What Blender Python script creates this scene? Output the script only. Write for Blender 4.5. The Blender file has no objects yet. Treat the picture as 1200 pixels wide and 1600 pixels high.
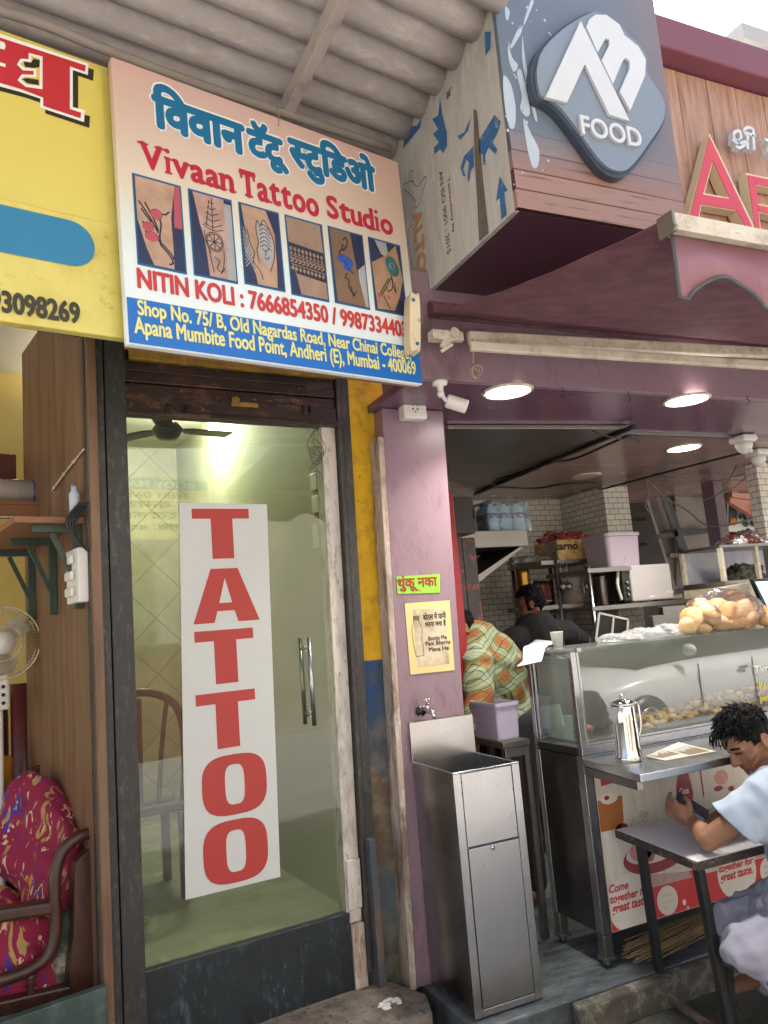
import bpy, bmesh, math, random
from math import radians, sin, cos, pi
from mathutils import Vector, Matrix, noise
rnd = random.Random(7)
S = bpy.context.scene
COL = S.collection
# ---------------------------------------------------------------- camera
H = 1.5
PITCH, ROLL, YAW = radians(8.36612558), radians(-4.78871855), radians(24.52599276)
_f = Vector((sin(YAW)*cos(PITCH), cos(YAW)*cos(PITCH), sin(PITCH)))
_r = Vector((cos(YAW), -sin(YAW), 0))
_u = _r.cross(_f)
CR = _r*cos(ROLL) + _u*sin(ROLL)
CU = -_r*sin(ROLL) + _u*cos(ROLL)
CAMP = Vector((0, 0, H))
cam = bpy.data.cameras.new('camera')
co = bpy.data.objects.new('camera', cam)
COL.objects.link(co)
m3 = Matrix((CR, CU, -_f)).transposed()
co.matrix_world = Matrix.Translation(CAMP) @ m3.to_4x4()
cam.sensor_fit = 'AUTO'; cam.sensor_width = 36; cam.lens = 27.0
cam.clip_start = .02; cam.clip_end = 500
S.camera = co
# ---------------------------------------------------------------- sky, sun, exposure
SUN_EL, SUN_AZ = radians(56), radians(22)      # azimuth clockwise from +Y
w = bpy.data.worlds.new('World'); S.world = w; w.use_nodes = True
nt = w.node_tree
sky = nt.nodes.new('ShaderNodeTexSky'); sky.sky_type = 'NISHITA'; sky.sun_disc = False
sky.sun_elevation = SUN_EL; sky.sun_rotation = SUN_AZ
sky.air_density = 1.0; sky.dust_density = 9.0; sky.ozone_density = 1.0
nt.links.new(sky.outputs[0], nt.nodes['Background'].inputs[0])
nt.nodes['Background'].inputs[1].default_value = 0.15
sl = bpy.data.lights.new('sun', 'SUN'); sl.energy = 4.5; sl.angle = radians(2); sl.color = (1, .965, .92)
so = bpy.data.objects.new('sun', sl); COL.objects.link(so)
sd = Vector((sin(SUN_AZ)*cos(SUN_EL), cos(SUN_AZ)*cos(SUN_EL), sin(SUN_EL)))
so.rotation_euler = sd.to_track_quat('Z', 'Y').to_euler()
S.view_settings.view_transform = 'Standard'; S.view_settings.look = 'None'
S.view_settings.exposure = 1.75; S.view_settings.gamma = 1
S.cycles.max_bounces = 8; S.cycles.transparent_max_bounces = 24
S.cycles.use_denoising = True
S.cycles.sample_clamp_indirect = 6
# ---------------------------------------------------------------- helpers
def ray(px, py):
    return CR*((px-600)/1200) - CU*((py-800)/1200) + _f
def atY(px, py, y):
    d = ray(px, py); return CAMP + d*(y/d.y)
def atZ(px, py, z):
    d = ray(px, py); return CAMP + d*((z-H)/d.z)
def atX(px, py, x):
    d = ray(px, py); return CAMP + d*(x/d.x)
class Frame:
    """a local frame: x along a facade, y into it, z up"""
    def __init__(s, o, yaw=0, roll=0):
        s.o = Vector(o); s.M = Matrix.Translation(s.o) @ Matrix.Rotation(radians(yaw), 4, 'Z') @ Matrix.Rotation(radians(-roll), 4, 'Y'); s.I = s.M.inverted()
    def L(s, px, py, y=0):
        c = s.I @ CAMP; d = s.I.to_3x3() @ ray(px, py); return c + d*((y-c.y)/d.y)
    def LX(s, px, py, x=0):
        c = s.I @ CAMP; d = s.I.to_3x3() @ ray(px, py); return c + d*((x-c.x)/d.x)
    def LZ(s, px, py, z=0):
        c = s.I @ CAMP; d = s.I.to_3x3() @ ray(px, py); return c + d*((z-c.z)/d.z)
W0 = Frame((0, 0, 0), 0)
def lin(h):
    if not isinstance(h, str): return tuple(h)+(1,)
    h = h.lstrip('#'); v = [int(h[i:i+2], 16)/255 for i in (0, 2, 4)]
    return tuple(c/12.92 if c < .04045 else ((c+.055)/1.055)**2.4 for c in v)+(1,)
def M(name, col, rough=.6, metal=0, var=.10, sc=7, bump=0, bsc=60, dirt=None, stretch=(1, 1, 1), coat=0, rv=.08, spec=.5, sss=0):
    """painted / raw surface with uneven tone; dirt = list of (colour, coverage 0..1, scale, softness)"""
    m = bpy.data.materials.new(name); m.use_nodes = True; n = m.node_tree.nodes; l = m.node_tree.links
    b = n['Principled BSDF']
    tc = n.new('ShaderNodeTexCoord'); mp = n.new('ShaderNodeMapping'); mp.inputs['Scale'].default_value = stretch
    l.new(tc.outputs['Object'], mp.inputs[0])
    nz = n.new('ShaderNodeTexNoise'); nz.inputs['Scale'].default_value = sc; nz.inputs['Detail'].default_value = 7; nz.inputs['Roughness'].default_value = .62
    l.new(mp.outputs[0], nz.inputs[0])
    c = lin(col)
    mx = n.new('ShaderNodeMix'); mx.data_type = 'RGBA'
    mx.inputs[6].default_value = tuple(max(0, x*(1-var*1.6)) for x in c[:3])+(1,)
    mx.inputs[7].default_value = tuple(min(1, x*(1+var*1.2)) for x in c[:3])+(1,)
    l.new(nz.outputs[0], mx.inputs[0]); out = mx.outputs[2]
    for i, (dc, cov, dsc, soft) in enumerate(dirt or []):
        dn = n.new('ShaderNodeTexNoise'); dn.inputs['Scale'].default_value = dsc; dn.inputs['Detail'].default_value = 8; dn.inputs['Roughness'].default_value = .7
        mp2 = n.new('ShaderNodeMapping'); mp2.inputs['Location'].default_value = (3.1*i+1.7, 5.3*i, 2.2*i); mp2.inputs['Scale'].default_value = stretch
        l.new(tc.outputs['Object'], mp2.inputs[0]); l.new(mp2.outputs[0], dn.inputs[0])
        r = n.new('ShaderNodeMapRange'); t = .72-.44*cov
        r.inputs[1].default_value = t-soft*.1; r.inputs[2].default_value = t+soft*.1
        l.new(dn.outputs[0], r.inputs[0])
        m2 = n.new('ShaderNodeMix'); m2.data_type = 'RGBA'; m2.inputs[7].default_value = lin(dc)
        l.new(out, m2.inputs[6]); l.new(r.outputs[0], m2.inputs[0]); out = m2.outputs[2]
    l.new(out, b.inputs['Base Color'])
    b.inputs['Metallic'].default_value = metal; b.inputs['Specular IOR Level'].default_value = spec
    b.inputs['Coat Weight'].default_value = coat; b.inputs['Coat Roughness'].default_value = .1
    if sss: b.inputs['Subsurface Weight'].default_value = sss; b.inputs['Subsurface Radius'].default_value = (.01, .004, .002); b.inputs['Subsurface Scale'].default_value = 1
    rr = n.new('ShaderNodeMapRange'); rr.inputs[3].default_value = max(.02, rough-rv); rr.inputs[4].default_value = min(1, rough+rv)
    l.new(nz.outputs[0], rr.inputs[0]); l.new(rr.outputs[0], b.inputs['Roughness'])
    if bump:
        bn = n.new('ShaderNodeTexNoise'); bn.inputs['Scale'].default_value = bsc; bn.inputs['Detail'].default_value = 5
        l.new(mp.outputs[0], bn.inputs[0])
        bp = n.new('ShaderNodeBump'); bp.inputs['Strength'].default_value = bump; bp.inputs['Distance'].default_value = .01
        l.new(bn.outputs[0], bp.inputs['Height']); l.new(bp.outputs[0], b.inputs['Normal'])
    return m
def steel(name, col='#b9b4ac', rough=.3):
    """stainless sheet: soft smudges, faint dents"""
    m = bpy.data.materials.new(name); m.use_nodes = True; n = m.node_tree.nodes; l = m.node_tree.links; b = n['Principled BSDF']
    b.inputs['Base Color'].default_value = lin(col); b.inputs['Metallic'].default_value = 1
    tc = n.new('ShaderNodeTexCoord'); nz = n.new('ShaderNodeTexNoise'); nz.inputs['Scale'].default_value = 4; nz.inputs['Detail'].default_value = 2
    l.new(tc.outputs['Object'], nz.inputs[0])
    r = n.new('ShaderNodeMapRange'); r.inputs[1].default_value = .1; r.inputs[2].default_value = .9; r.inputs[3].default_value = rough-.07; r.inputs[4].default_value = rough+.07
    l.new(nz.outputs[0], r.inputs[0]); l.new(r.outputs[0], b.inputs['Roughness'])
    return m
def glass(name, ior=1.6, tint='#eef4ee', film=0, rough=0.0):
    m = bpy.data.materials.new(name); m.use_nodes = True; n = m.node_tree.nodes; l = m.node_tree.links
    n.remove(n['Principled BSDF']); o = n['Material Output']
    t = n.new('ShaderNodeBsdfTransparent'); t.inputs[0].default_value = lin(tint)
    g = n.new('ShaderNodeBsdfGlossy'); g.inputs['Roughness'].default_value = rough
    fr = n.new('ShaderNodeFresnel'); fr.inputs[0].default_value = ior
    ge = n.new('ShaderNodeNewGeometry'); inv = n.new('ShaderNodeMath'); inv.operation = 'SUBTRACT'; inv.inputs[0].default_value = 1; l.new(ge.outputs['Backfacing'], inv.inputs[1])
    fm = n.new('ShaderNodeMath'); fm.operation = 'MULTIPLY'; l.new(fr.outputs[0], fm.inputs[0]); l.new(inv.outputs[0], fm.inputs[1])     # the inner face of a thin pane does not mirror
    mx = n.new('ShaderNodeMixShader'); l.new(fm.outputs[0], mx.inputs[0]); l.new(t.outputs[0], mx.inputs[1]); l.new(g.outputs[0], mx.inputs[2])
    last = mx.outputs[0]
    if film:     # dust and finger smears on the pane
        d = n.new('ShaderNodeBsdfDiffuse'); d.inputs[0].default_value = (.75, .75, .72, 1)
        tc = n.new('ShaderNodeTexCoord'); nz = n.new('ShaderNodeTexNoise'); nz.inputs['Scale'].default_value = 2.5; nz.inputs['Detail'].default_value = 6
        l.new(tc.outputs['Object'], nz.inputs[0])
        r = n.new('ShaderNodeMapRange'); r.inputs[1].default_value = .1; r.inputs[2].default_value = .9; r.inputs[4].default_value = film
        l.new(nz.outputs[0], r.inputs[0])
        m2 = n.new('ShaderNodeMixShader'); l.new(r.outputs[0], m2.inputs[0]); l.new(last, m2.inputs[1]); l.new(d.outputs[0], m2.inputs[2]); last = m2.outputs[0]
    l.new(last, o.inputs[0]); return m
def plastic_film(name, tint=(.9, .9, .9, 1), mixd=.12, bump=.6, bsc=30):
    m = bpy.data.materials.new(name); m.use_nodes = True; n = m.node_tree.nodes; l = m.node_tree.links
    n.remove(n['Principled BSDF']); o = n['Material Output']
    t = n.new('ShaderNodeBsdfTransparent'); t.inputs[0].default_value = tint
    g = n.new('ShaderNodeBsdfGlossy'); g.inputs['Roughness'].default_value = .12
    d = n.new('ShaderNodeBsdfDiffuse'); d.inputs[0].default_value = (.8, .8, .8, 1)
    tc = n.new('ShaderNodeTexCoord'); nz = n.new('ShaderNodeTexNoise'); nz.inputs['Scale'].default_value = bsc; nz.inputs['Detail'].default_value = 4
    l.new(tc.outputs['Object'], nz.inputs[0])
    bp = n.new('ShaderNodeBump'); bp.inputs['Strength'].default_value = bump; bp.inputs['Distance'].default_value = .02; l.new(nz.outputs[0], bp.inputs['Height'])
    l.new(bp.outputs[0], g.inputs['Normal'])
    lw = n.new('ShaderNodeLayerWeight'); lw.inputs[0].default_value = .35; l.new(bp.outputs[0], lw.inputs['Normal'])
    a = n.new('ShaderNodeMixShader'); l.new(lw.outputs['Fresnel'], a.inputs[0]); l.new(t.outputs[0], a.inputs[1]); l.new(g.outputs[0], a.inputs[2])
    b = n.new('ShaderNodeMixShader'); b.inputs[0].default_value = mixd; l.new(a.outputs[0], b.inputs[1]); l.new(d.outputs[0], b.inputs[2])
    l.new(b.outputs[0], o.inputs[0]); return m
def emit(name, col, st):
    m = bpy.data.materials.new(name); m.use_nodes = True; b = m.node_tree.nodes['Principled BSDF']
    b.inputs['Base Color'].default_value = lin(col); b.inputs['Emission Color'].default_value = lin(col); b.inputs['Emission Strength'].default_value = st
    return m
# ---------------------------------------------------------------- scene graph
BASE = {}
def tag(o, label, cat, group=None):
    o['label'] = label; o['category'] = cat
    if group: o['group'] = group
    return o
def thing(name, label, cat, loc=(0, 0, 0), fr=W0, group=None):
    o = bpy.data.objects.new(name, None); COL.objects.link(o); o.empty_display_size = .05
    o.matrix_world = fr.M @ Matrix.Translation(Vector(loc)); BASE[o.name] = Vector(loc)
    return tag(o, label, cat, group)
class MB:
    def __init__(s): s.b = bmesh.new(); s.mi = 0
    def _tag(s, fs):
        for f in fs: f.material_index = s.mi
        return fs
    def face(s, pts):
        vs = [s.b.verts.new(Vector(p)) for p in pts]; f = s.b.faces.new(vs); f.material_index = s.mi; return f
    def box(s, x0, x1, y0, y1, z0, z1, rot=None, piv=None):
        if x0 > x1: x0, x1 = x1, x0
        if y0 > y1: y0, y1 = y1, y0
        if z0 > z1: z0, z1 = z1, z0
        P = [Vector((x, y, z)) for z in (z0, z1) for y in (y0, y1) for x in (x0, x1)]
        if rot:
            c = Vector(piv) if piv else (P[0]+P[7])/2
            P = [c + rot @ (p-c) for p in P]
        v = [s.b.verts.new(p) for p in P]
        for q in ((0, 2, 3, 1), (4, 5, 7, 6), (0, 1, 5, 4), (2, 6, 7, 3), (0, 4, 6, 2), (1, 3, 7, 5)):
            s.b.faces.new([v[i] for i in q]).material_index = s.mi
        return s
    def bar(s, p0, p1, w, h, up=(0, 0, 1)):
        p0, p1 = Vector(p0), Vector(p1); d = (p1-p0).normalized(); a = d.cross(Vector(up)).normalized(); b = a.cross(d)
        v = []
        for p in (p0, p1):
            for i, j in ((-1, -1), (1, -1), (1, 1), (-1, 1)): v.append(s.b.verts.new(p+a*i*w/2+b*j*h/2))
        for q in ((3, 2, 1, 0), (4, 5, 6, 7), (0, 1, 5, 4), (1, 2, 6, 5), (2, 3, 7, 6), (3, 0, 4, 7)):
            s.b.faces.new([v[i] for i in q]).material_index = s.mi
        return s
    def tube(s, pts, r, seg=8, capped=True):
        pts = [Vector(p) for p in pts]; n = len(pts); rs = r if isinstance(r, (list, tuple)) else [r]*n
        t0 = (pts[1]-pts[0]).normalized(); a = t0.orthogonal().normalized(); rings = []
        for i, p in enumerate(pts):
            t = (pts[min(i+1, n-1)]-pts[max(i-1, 0)]).normalized()
            a = (a - t*a.dot(t)); a = a.normalized() if a.length > 1e-6 else t.orthogonal().normalized()
            b = t.cross(a)
            rings.append([s.b.verts.new(p+(a*cos(2*pi*k/seg)+b*sin(2*pi*k/seg))*rs[i]) for k in range(seg)])
        for i in range(n-1):
            for k in range(seg):
                f = s.b.faces.new([rings[i][k], rings[i][(k+1) % seg], rings[i+1][(k+1) % seg], rings[i+1][k]]); f.material_index = s.mi; f.smooth = True
        if capped:
            s.b.faces.new(rings[0][::-1]).material_index = s.mi; s.b.faces.new(rings[-1]).material_index = s.mi
        return s
    def lathe(s, prof, c, seg=24, axis=(0, 0, 1), cap=True):
        c = Vector(c); q = Vector((0, 0, 1)).rotation_difference(Vector(axis).normalized()); rings = []
        for r, z in prof:
            rings.append([s.b.verts.new(c+q @ Vector((r*cos(2*pi*k/seg), r*sin(2*pi*k/seg), z))) for k in range(seg)])
        for i in range(len(rings)-1):
            for k in range(seg):
                f = s.b.faces.new([rings[i][k], rings[i][(k+1) % seg], rings[i+1][(k+1) % seg], rings[i+1][k]]); f.material_index = s.mi; f.smooth = True
        if cap:
            if prof[0][0] > 1e-5: s.b.faces.new(rings[0][::-1]).material_index = s.mi
            if prof[-1][0] > 1e-5: s.b.faces.new(rings[-1]).material_index = s.mi
        return s
    def ell(s, c, r, rot=None, sub=3):
        r = Vector((r, r, r)) if not hasattr(r, '__len__') else Vector(r)
        m = Matrix.Translation(Vector(c)) @ (rot.to_4x4() if rot else Matrix()) @ Matrix.Diagonal(r).to_4x4()
        g = bmesh.ops.create_icosphere(s.b, subdivisions=sub, radius=1, matrix=m)
        for v in g['verts']:
            for f in v.link_faces: f.smooth = True; f.material_index = s.mi
        return s
    def cap(s, p0, p1, r0, r1, seg=14):
        p0, p1 = Vector(p0), Vector(p1); d = p1-p0; L = d.length; d.normalize(); pts = []; rs = []
        for k in range(5): a = pi/2*(1-k/4); pts.append(p0-d*r0*sin(a)); rs.append(max(r0*cos(a), .0008))
        for k in range(1, 5): a = pi/2*k/4; pts.append(p1+d*r1*sin(a)); rs.append(max(r1*cos(a), .0008))
        pts.insert(5, p1); rs.insert(5, r1)
        return s.tube(pts, rs, seg)
    def poly(s, pts, y, th=.0, hole=None):
        """flat outline in the x-z plane at depth y (front), th thick towards +y"""
        pts = [(p[0], p[-1]) for p in pts]
        a = sum(pts[i][0]*pts[(i+1) % len(pts)][1]-pts[(i+1) % len(pts)][0]*pts[i][1] for i in range(len(pts)))
        if a < 0: pts = pts[::-1]
        v = [s.b.verts.new((p[0], y, p[1])) for p in pts]
        f = s.b.faces.new(v); f.material_index = s.mi
        fs = [f]
        if th:
            w_ = [s.b.verts.new((p[0], y+th, p[1])) for p in pts]; n = len(pts)
            for i in range(n): s.b.faces.new([v[(i+1) % n], v[i], w_[i], w_[(i+1) % n]]).material_index = s.mi
            fs.append(s.b.faces.new(w_[::-1])); fs[-1].material_index = s.mi
        if len(pts) > 4:
            for f in fs: f.normal_update()
            bmesh.ops.triangulate(s.b, faces=fs)
        return s
    def ring(s, outer, inner, y, th=0):
        """closed band between two outlines with the same number of points (x,z)"""
        n = len(outer)
        def mk(P, yy): return [s.b.verts.new((p[0], yy, p[1])) for p in P]
        o, i = mk(outer, y), mk(inner, y)
        for k in range(n):
            j = (k+1) % n; s.b.faces.new([o[k], o[j], i[j], i[k]]).material_index = s.mi
        if th:
            o2, i2 = mk(outer, y+th), mk(inner, y+th)
            for k in range(n):
                j = (k+1) % n
                s.b.faces.new([o[j], o[k], o2[k], o2[j]]).material_index = s.mi; s.b.faces.new([i[k], i[j], i2[j], i2[k]]).material_index = s.mi
        return s
    def raw(s, verts, faces):
        v = [s.b.verts.new(p) for p in verts]
        for f in faces:
            try: s.b.faces.new([v[i] for i in f]).material_index = s.mi
            except ValueError: pass
        return s
    def build(s, name, mat, parent=None, fr=W0, loc=None, smooth=False, bev=0, kind=None, recalc=True):
        if recalc: bmesh.ops.recalc_face_normals(s.b, faces=s.b.faces)
        if parent is not None:
            q = parent
            while q.parent: q = q.parent
            base = BASE[q.name]
        else:
            if loc is None:
                xs = [v.co for v in s.b.verts]; n = len(xs)
                loc = Vector(((min(v.x for v in xs)+max(v.x for v in xs))/2, (min(v.y for v in xs)+max(v.y for v in xs))/2, min(v.z for v in xs)))
            base = Vector(loc)
        for v in s.b.verts: v.co -= base
        me = bpy.data.meshes.new(name)
        if smooth:
            for f in s.b.faces: f.smooth = True
        s.b.to_mesh(me); s.b.free()
        for m in (mat if isinstance(mat, (list, tuple)) else [mat]): me.materials.append(m)
        o = bpy.data.objects.new(name, me); COL.objects.link(o)
        if parent is None: o.matrix_world = fr.M @ Matrix.Translation(base); BASE[o.name] = base
        else: o.parent = parent
        if bev:
            b = o.modifiers.new('bevel', 'BEVEL'); b.width = bev; b.segments = 2; b.limit_method = 'ANGLE'; b.angle_limit = radians(40)
        if kind: o['kind'] = kind
        return o
def remesh(mb, voxel=.01, smooth=6, disp=0, dsc=20):
    """melt overlapping volumes into one continuous surface"""
    me = bpy.data.meshes.new('tmp'); mb.b.to_mesh(me); mb.b.free()
    o = bpy.data.objects.new('tmp', me); COL.objects.link(o)
    r = o.modifiers.new('r', 'REMESH'); r.mode = 'VOXEL'; r.voxel_size = voxel
    if smooth: q = o.modifiers.new('s', 'SMOOTH'); q.iterations = smooth; q.factor = .5
    dg = bpy.context.evaluated_depsgraph_get(); dg.update()
    m2 = bpy.data.meshes.new_from_object(o.evaluated_get(dg))
    bpy.data.objects.remove(o)
    out = MB(); out.b.from_mesh(m2); bpy.data.meshes.remove(m2)
    if disp:
        out.b.normal_update()
        for v in out.b.verts: v.co += v.normal*disp*noise.fractal(v.co*dsc, .6, 2.1, 3)
    return out
_TX = {}
def glyphs(s, off=0, shear=0):
    k = (s, off, shear)
    if k not in _TX:
        c = bpy.data.curves.new('t', 'FONT'); c.body = s; c.size = 1; c.offset = off; c.shear = shear; c.resolution_u = 4
        o = bpy.data.objects.new('t', c); COL.objects.link(o)
        dg = bpy.context.evaluated_depsgraph_get(); dg.update()
        me = bpy.data.meshes.new_from_object(o.evaluated_get(dg))
        _TX[k] = ([tuple(v.co[:2]) for v in me.vertices], [tuple(p.vertices) for p in me.polygons])
        bpy.data.objects.remove(o); bpy.data.meshes.remove(me)
    return _TX[k]
def bbox(vs): return min(v[0] for v in vs), max(v[0] for v in vs), min(v[1] for v in vs), max(v[1] for v in vs)
def ringdirs(r, n=8): return [(0, 0)]+[(r*cos(2*pi*k/n), r*sin(2*pi*k/n)) for k in range(n)]
def text(mb, s, x0, x1, z0, z1, y, off=0, shear=0, bold=0, n=8, tf=None, src=None):
    """lettering stretched to the box x0..x1, z0..z1 on the plane y; bold spreads the strokes"""
    vs, fs = src or glyphs(s, off, shear)
    if not vs: return
    a, b, c, d = bbox(vs)
    for i, (dx, dz) in enumerate(ringdirs(bold, n) if bold else [(0, 0)]):
        P = []
        for vx, vy in vs:
            p = Vector((x0+(vx-a)/(b-a)*(x1-x0)+dx, y-.0001*i, z0+(vy-c)/(d-c)*(z1-z0)+dz))
            P.append(tf @ p if tf else p)
        mb.raw(P, fs)
def half(ch, cut):
    """a consonant without its right stem, for conjuncts"""
    vs, fs = glyphs(ch); a, b, c, d = bbox(vs); bm = bmesh.new(); v = [bm.verts.new((x, y, 0)) for x, y in vs]
    for f in fs: bm.faces.new([v[i] for i in f])
    bmesh.ops.bisect_plane(bm, geom=bm.verts[:]+bm.edges[:]+bm.faces[:], plane_co=(a+(b-a)*cut, 0, 0), plane_no=(1, 0, 0), clear_outer=True)
    bm.verts.index_update(); r = ([tuple(q.co[:2]) for q in bm.verts], [tuple(q.index for q in f.verts) for f in bm.faces]); bm.free(); return r
def seq(*parts):
    """glyph groups side by side in one source"""
    V, F, x = [], [], 0
    for p in parts:
        gap = 0
        if isinstance(p, tuple) and isinstance(p[0], (int, float)): x += p[0]; continue
        vs, fs = glyphs(p) if isinstance(p, str) else p
        a, b, c, d = bbox(vs); k = len(V)
        V += [(q[0]-a+x, q[1]) for q in vs]; F += [tuple(i+k for i in f) for f in fs]; x += b-a
    return V, F
def dup(o, parent=None):
    c = o.copy(); COL.objects.link(c)
    if parent: c.parent = parent
    for ch in list(o.children): dup(ch, c)
    return c
def quadbox(mb, px0, py0, px1, py1, Y, dep):
    a = atY(px0, py1, Y); b = atY(px1, py0, Y); mb.box(a.x, b.x, Y, Y+dep, a.z, b.z); return a, b
def spline(pts, n=8):
    P = [Vector(p) for p in pts]; out = []
    for i in range(len(P)-1):
        p0, p1, p2, p3 = P[max(i-1, 0)], P[i], P[i+1], P[min(i+2, len(P)-1)]
        for k in range(n):
            t = k/n; out.append(.5*((2*p1)+(p2-p0)*t+(2*p0-5*p1+4*p2-p3)*t*t+(3*p1-p0-3*p2+p3)*t**3))
    return out+[P[-1]]
# ---------------------------------------------------------------- frames
TF = Frame((1.30, 3.22, 0), 5.5)                       # tattoo shop front
SFo = atY(659, 598, 2.7)
SF = Frame(SFo, 14, 1.3)                                    # hanging signboards
LF = Frame((.18, 3.05, 0), 13)                         # shop on the left
BX = 1.545                                             # side of the fascia box
# ---------------------------------------------------------------- materials
K = {}
K['road'] = M('dusty_concrete_road', '#9d9c9a', .9, 0, .12, 3, .5, 80, [('#777674', .3, 2, 2), ('#b1b0ae', .3, 9, 1)])
K['slate'] = M('shop_floor_stone', '#46525a', .45, 0, .25, 2.5, .15, 30, [('#878d90', .42, 3, 1.6), ('#2a2f31', .4, 6, 2), ('#6b6558', .25, 14, .8)], stretch=(1, 3, 1))
K['kerb'] = M('worn_concrete', '#6b655c', .85, 0, .25, 5, .5, 60, [('#463f38', .45, 4, 2), ('#9c968a', .3, 14, 1), ('#3b4431', .3, 3, 2)])
K['step'] = M('dirty_step_stone', '#867b70', .8, 0, .2, 6, .4, 50, [('#55493f', .45, 8, 1.5), ('#3c3530', .3, 30, .6)])
K['paintspill'] = M('dried_white_paint', '#d9d6cb', .7, 0, .1, 20, .4, 40)
K['moss'] = M('mossy_dirt', '#3f4238', .95, 0, .3, 8, .8, 40, [('#5c574c', .4, 10, 1.5), ('#2c3324', .4, 5, 1.5)])
K['black'] = M('black_channel_paint', '#363533', .5, 0, .22, 9, .18, 90, [('#5b5853', .30, 45, .6), ('#1f1d1b', .4, 3, 3), ('#8a8274', .12, 120, .5)], stretch=(1, 1, .35), rv=.14)
K['plinth'] = M('blue_black_plinth', '#222c32', .42, 0, .35, 6, .2, 60, [('#56666e', .22, 16, .8), ('#6f7a7c', .12, 40, .5), ('#121719', .4, 5, 2)], stretch=(1, 1, .5))
K['sill'] = M('teal_painted_sill', '#33433f', .5, 0, .2, 5, .2, 50, [('#4f5f5a', .3, 12, 1.2)])
K['whitejamb'] = M('whitewashed_jamb', '#c9c1b8', .75, 0, .12, 8, .35, 50, [('#8d8478', .35, 12, 1), ('#5d554c', .22, 40, .7)], stretch=(1, 1, .3))
K['strip'] = M('peeling_beige_strip', '#b5a394', .75, 0, .15, 8, .3, 60, [('#7a6a5e', .4, 14, .8), ('#d3c8bb', .3, 20, .7)], stretch=(1, 1, .3))
K['shutter'] = M('rusty_brown_shutter', '#3a251f', .42, 0, .3, 5, .2, 60, [('#181110', .5, 4, 2.5), ('#6a4636', .28, 14, .8), ('#c9b9a0', .10, 80, .4)], stretch=(.5, 1, 1), rv=.15)
K['oldyellow'] = M('worn_yellow_paint', '#a8801f', .6, 0, .2, 8, .2, 60, [('#4e3d1c', .4, 7, 1.5), ('#6e5a24', .3, 20, .8)])
def pillar_mat():
    m = M('painted_plaster_pillar', '#dfb022', .8, 0, .14, 9, .7, 90, [('#9a7d2c', .22, 9, 1.2), ('#6a5a3c', .10, 30, .7)])
    n = m.node_tree.nodes; l = m.node_tree.links; b = n['Principled BSDF']
    y = b.inputs['Base Color'].links[0].from_socket
    tc = n.new('ShaderNodeTexCoord'); nz = n.new('ShaderNodeTexNoise'); nz.inputs['Scale'].default_value = 9; nz.inputs['Detail'].default_value = 8
    l.new(tc.outputs['Object'], nz.inputs[0]); sx = n.new('ShaderNodeSeparateXYZ'); l.new(tc.outputs['Object'], sx.inputs[0])
    def layer(prev, zc, col, wob, soft=.004, sc=9):
        a = n.new('ShaderNodeMath'); a.operation = 'MULTIPLY_ADD'; l.new(nz.outputs[0], a.inputs[0]); a.inputs[1].default_value = wob; l.new(sx.outputs[2], a.inputs[2])
        r = n.new('ShaderNodeMapRange'); r.inputs[1].default_value = zc+wob*.5-soft; r.inputs[2].default_value = zc+wob*.5+soft; r.inputs[3].default_value = 1; r.inputs[4].default_value = 0
        l.new(a.outputs[0], r.inputs[0])
        mx = n.new('ShaderNodeMix'); mx.data_type = 'RGBA'; l.new(prev, mx.inputs[6]); l.new(r.outputs[0], mx.inputs[0])
        if isinstance(col, str): mx.inputs[7].default_value = lin(col)
        else: l.new(col, mx.inputs[7])
        return mx.outputs[2]
    n2 = n.new('ShaderNodeTexNoise'); n2.inputs['Scale'].default_value = 12; n2.inputs['Detail'].default_value = 9; l.new(tc.outputs['Object'], n2.inputs[0])
    def two(c1, c2, t=.5, s=.08):
        r = n.new('ShaderNodeMapRange'); r.inputs[1].default_value = t-s; r.inputs[2].default_value = t+s; l.new(n2.outputs[0], r.inputs[0])
        mx = n.new('ShaderNodeMix'); mx.data_type = 'RGBA'; mx.inputs[6].default_value = lin(c1); mx.inputs[7].default_value = lin(c2); l.new(r.outputs[0], mx.inputs[0]); return mx.outputs[2]
    o = layer(y, 1.35, two('#2f4f7d', '#4a5a66'), .02)
    o = layer(o, 1.10, two('#4d5560', '#6a6a68'), .25, .05)
    o = layer(o, .86, two('#6b5b4b', '#8a7a66', .55), .25, .01)
    o = layer(o, .45, two('#51606c', '#6d6a60'), .3, .05)
    o = layer(o, .18, two('#46503a', '#6b6555'), .3, .06)
    l.new(o, b.inputs['Base Color']); return m
K['pillar'] = pillar_mat()
K['purple'] = M('mauve_panel', '#887379', .34, 0, .06, 2, .03, 8, [('#84687a', .4, 3, 3), ('#a9929c', .14, 40, .5), ('#6d5662', .14, 18, 1.2), ('#6a5350', .2, 5, .9)], stretch=(1, 1, .4))
K['purpledark'] = M('plum_ceiling_panel', '#6d4a60', .22, 0, .1, 2, .03, 6, [('#5b3d50', .4, 2, 3)])
K['maroon'] = M('dark_maroon_sheet', '#4f3340', .4, 0, .15, 4, 0)
K['awning'] = M('maroon_awning_cloth', '#68414b', .7, 0, .12, 3, .2, 200, [('#5d3540', .35, 3, 2), ('#8c5a62', .2, 10, 2)])
K['ivory'] = M('aged_ivory_metal', '#d2c7b2', .4, 0, .1, 6, .05, 40, [('#a08f75', .3, 10, 1.2), ('#7d6b55', .12, 40, .6)])
K['white'] = M('white_plastic', '#d8d5cc', .4, 0, .06, 8)
K['whitepaint'] = M('white_painted_metal', '#d6d1c4', .4, 0, .08, 6, 0, 50, [('#8f7c60', .18, 12, .8)])
K['grey'] = M('grey_trim', '#55585c', .8, 0, .25, 20, .4, 80)
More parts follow.
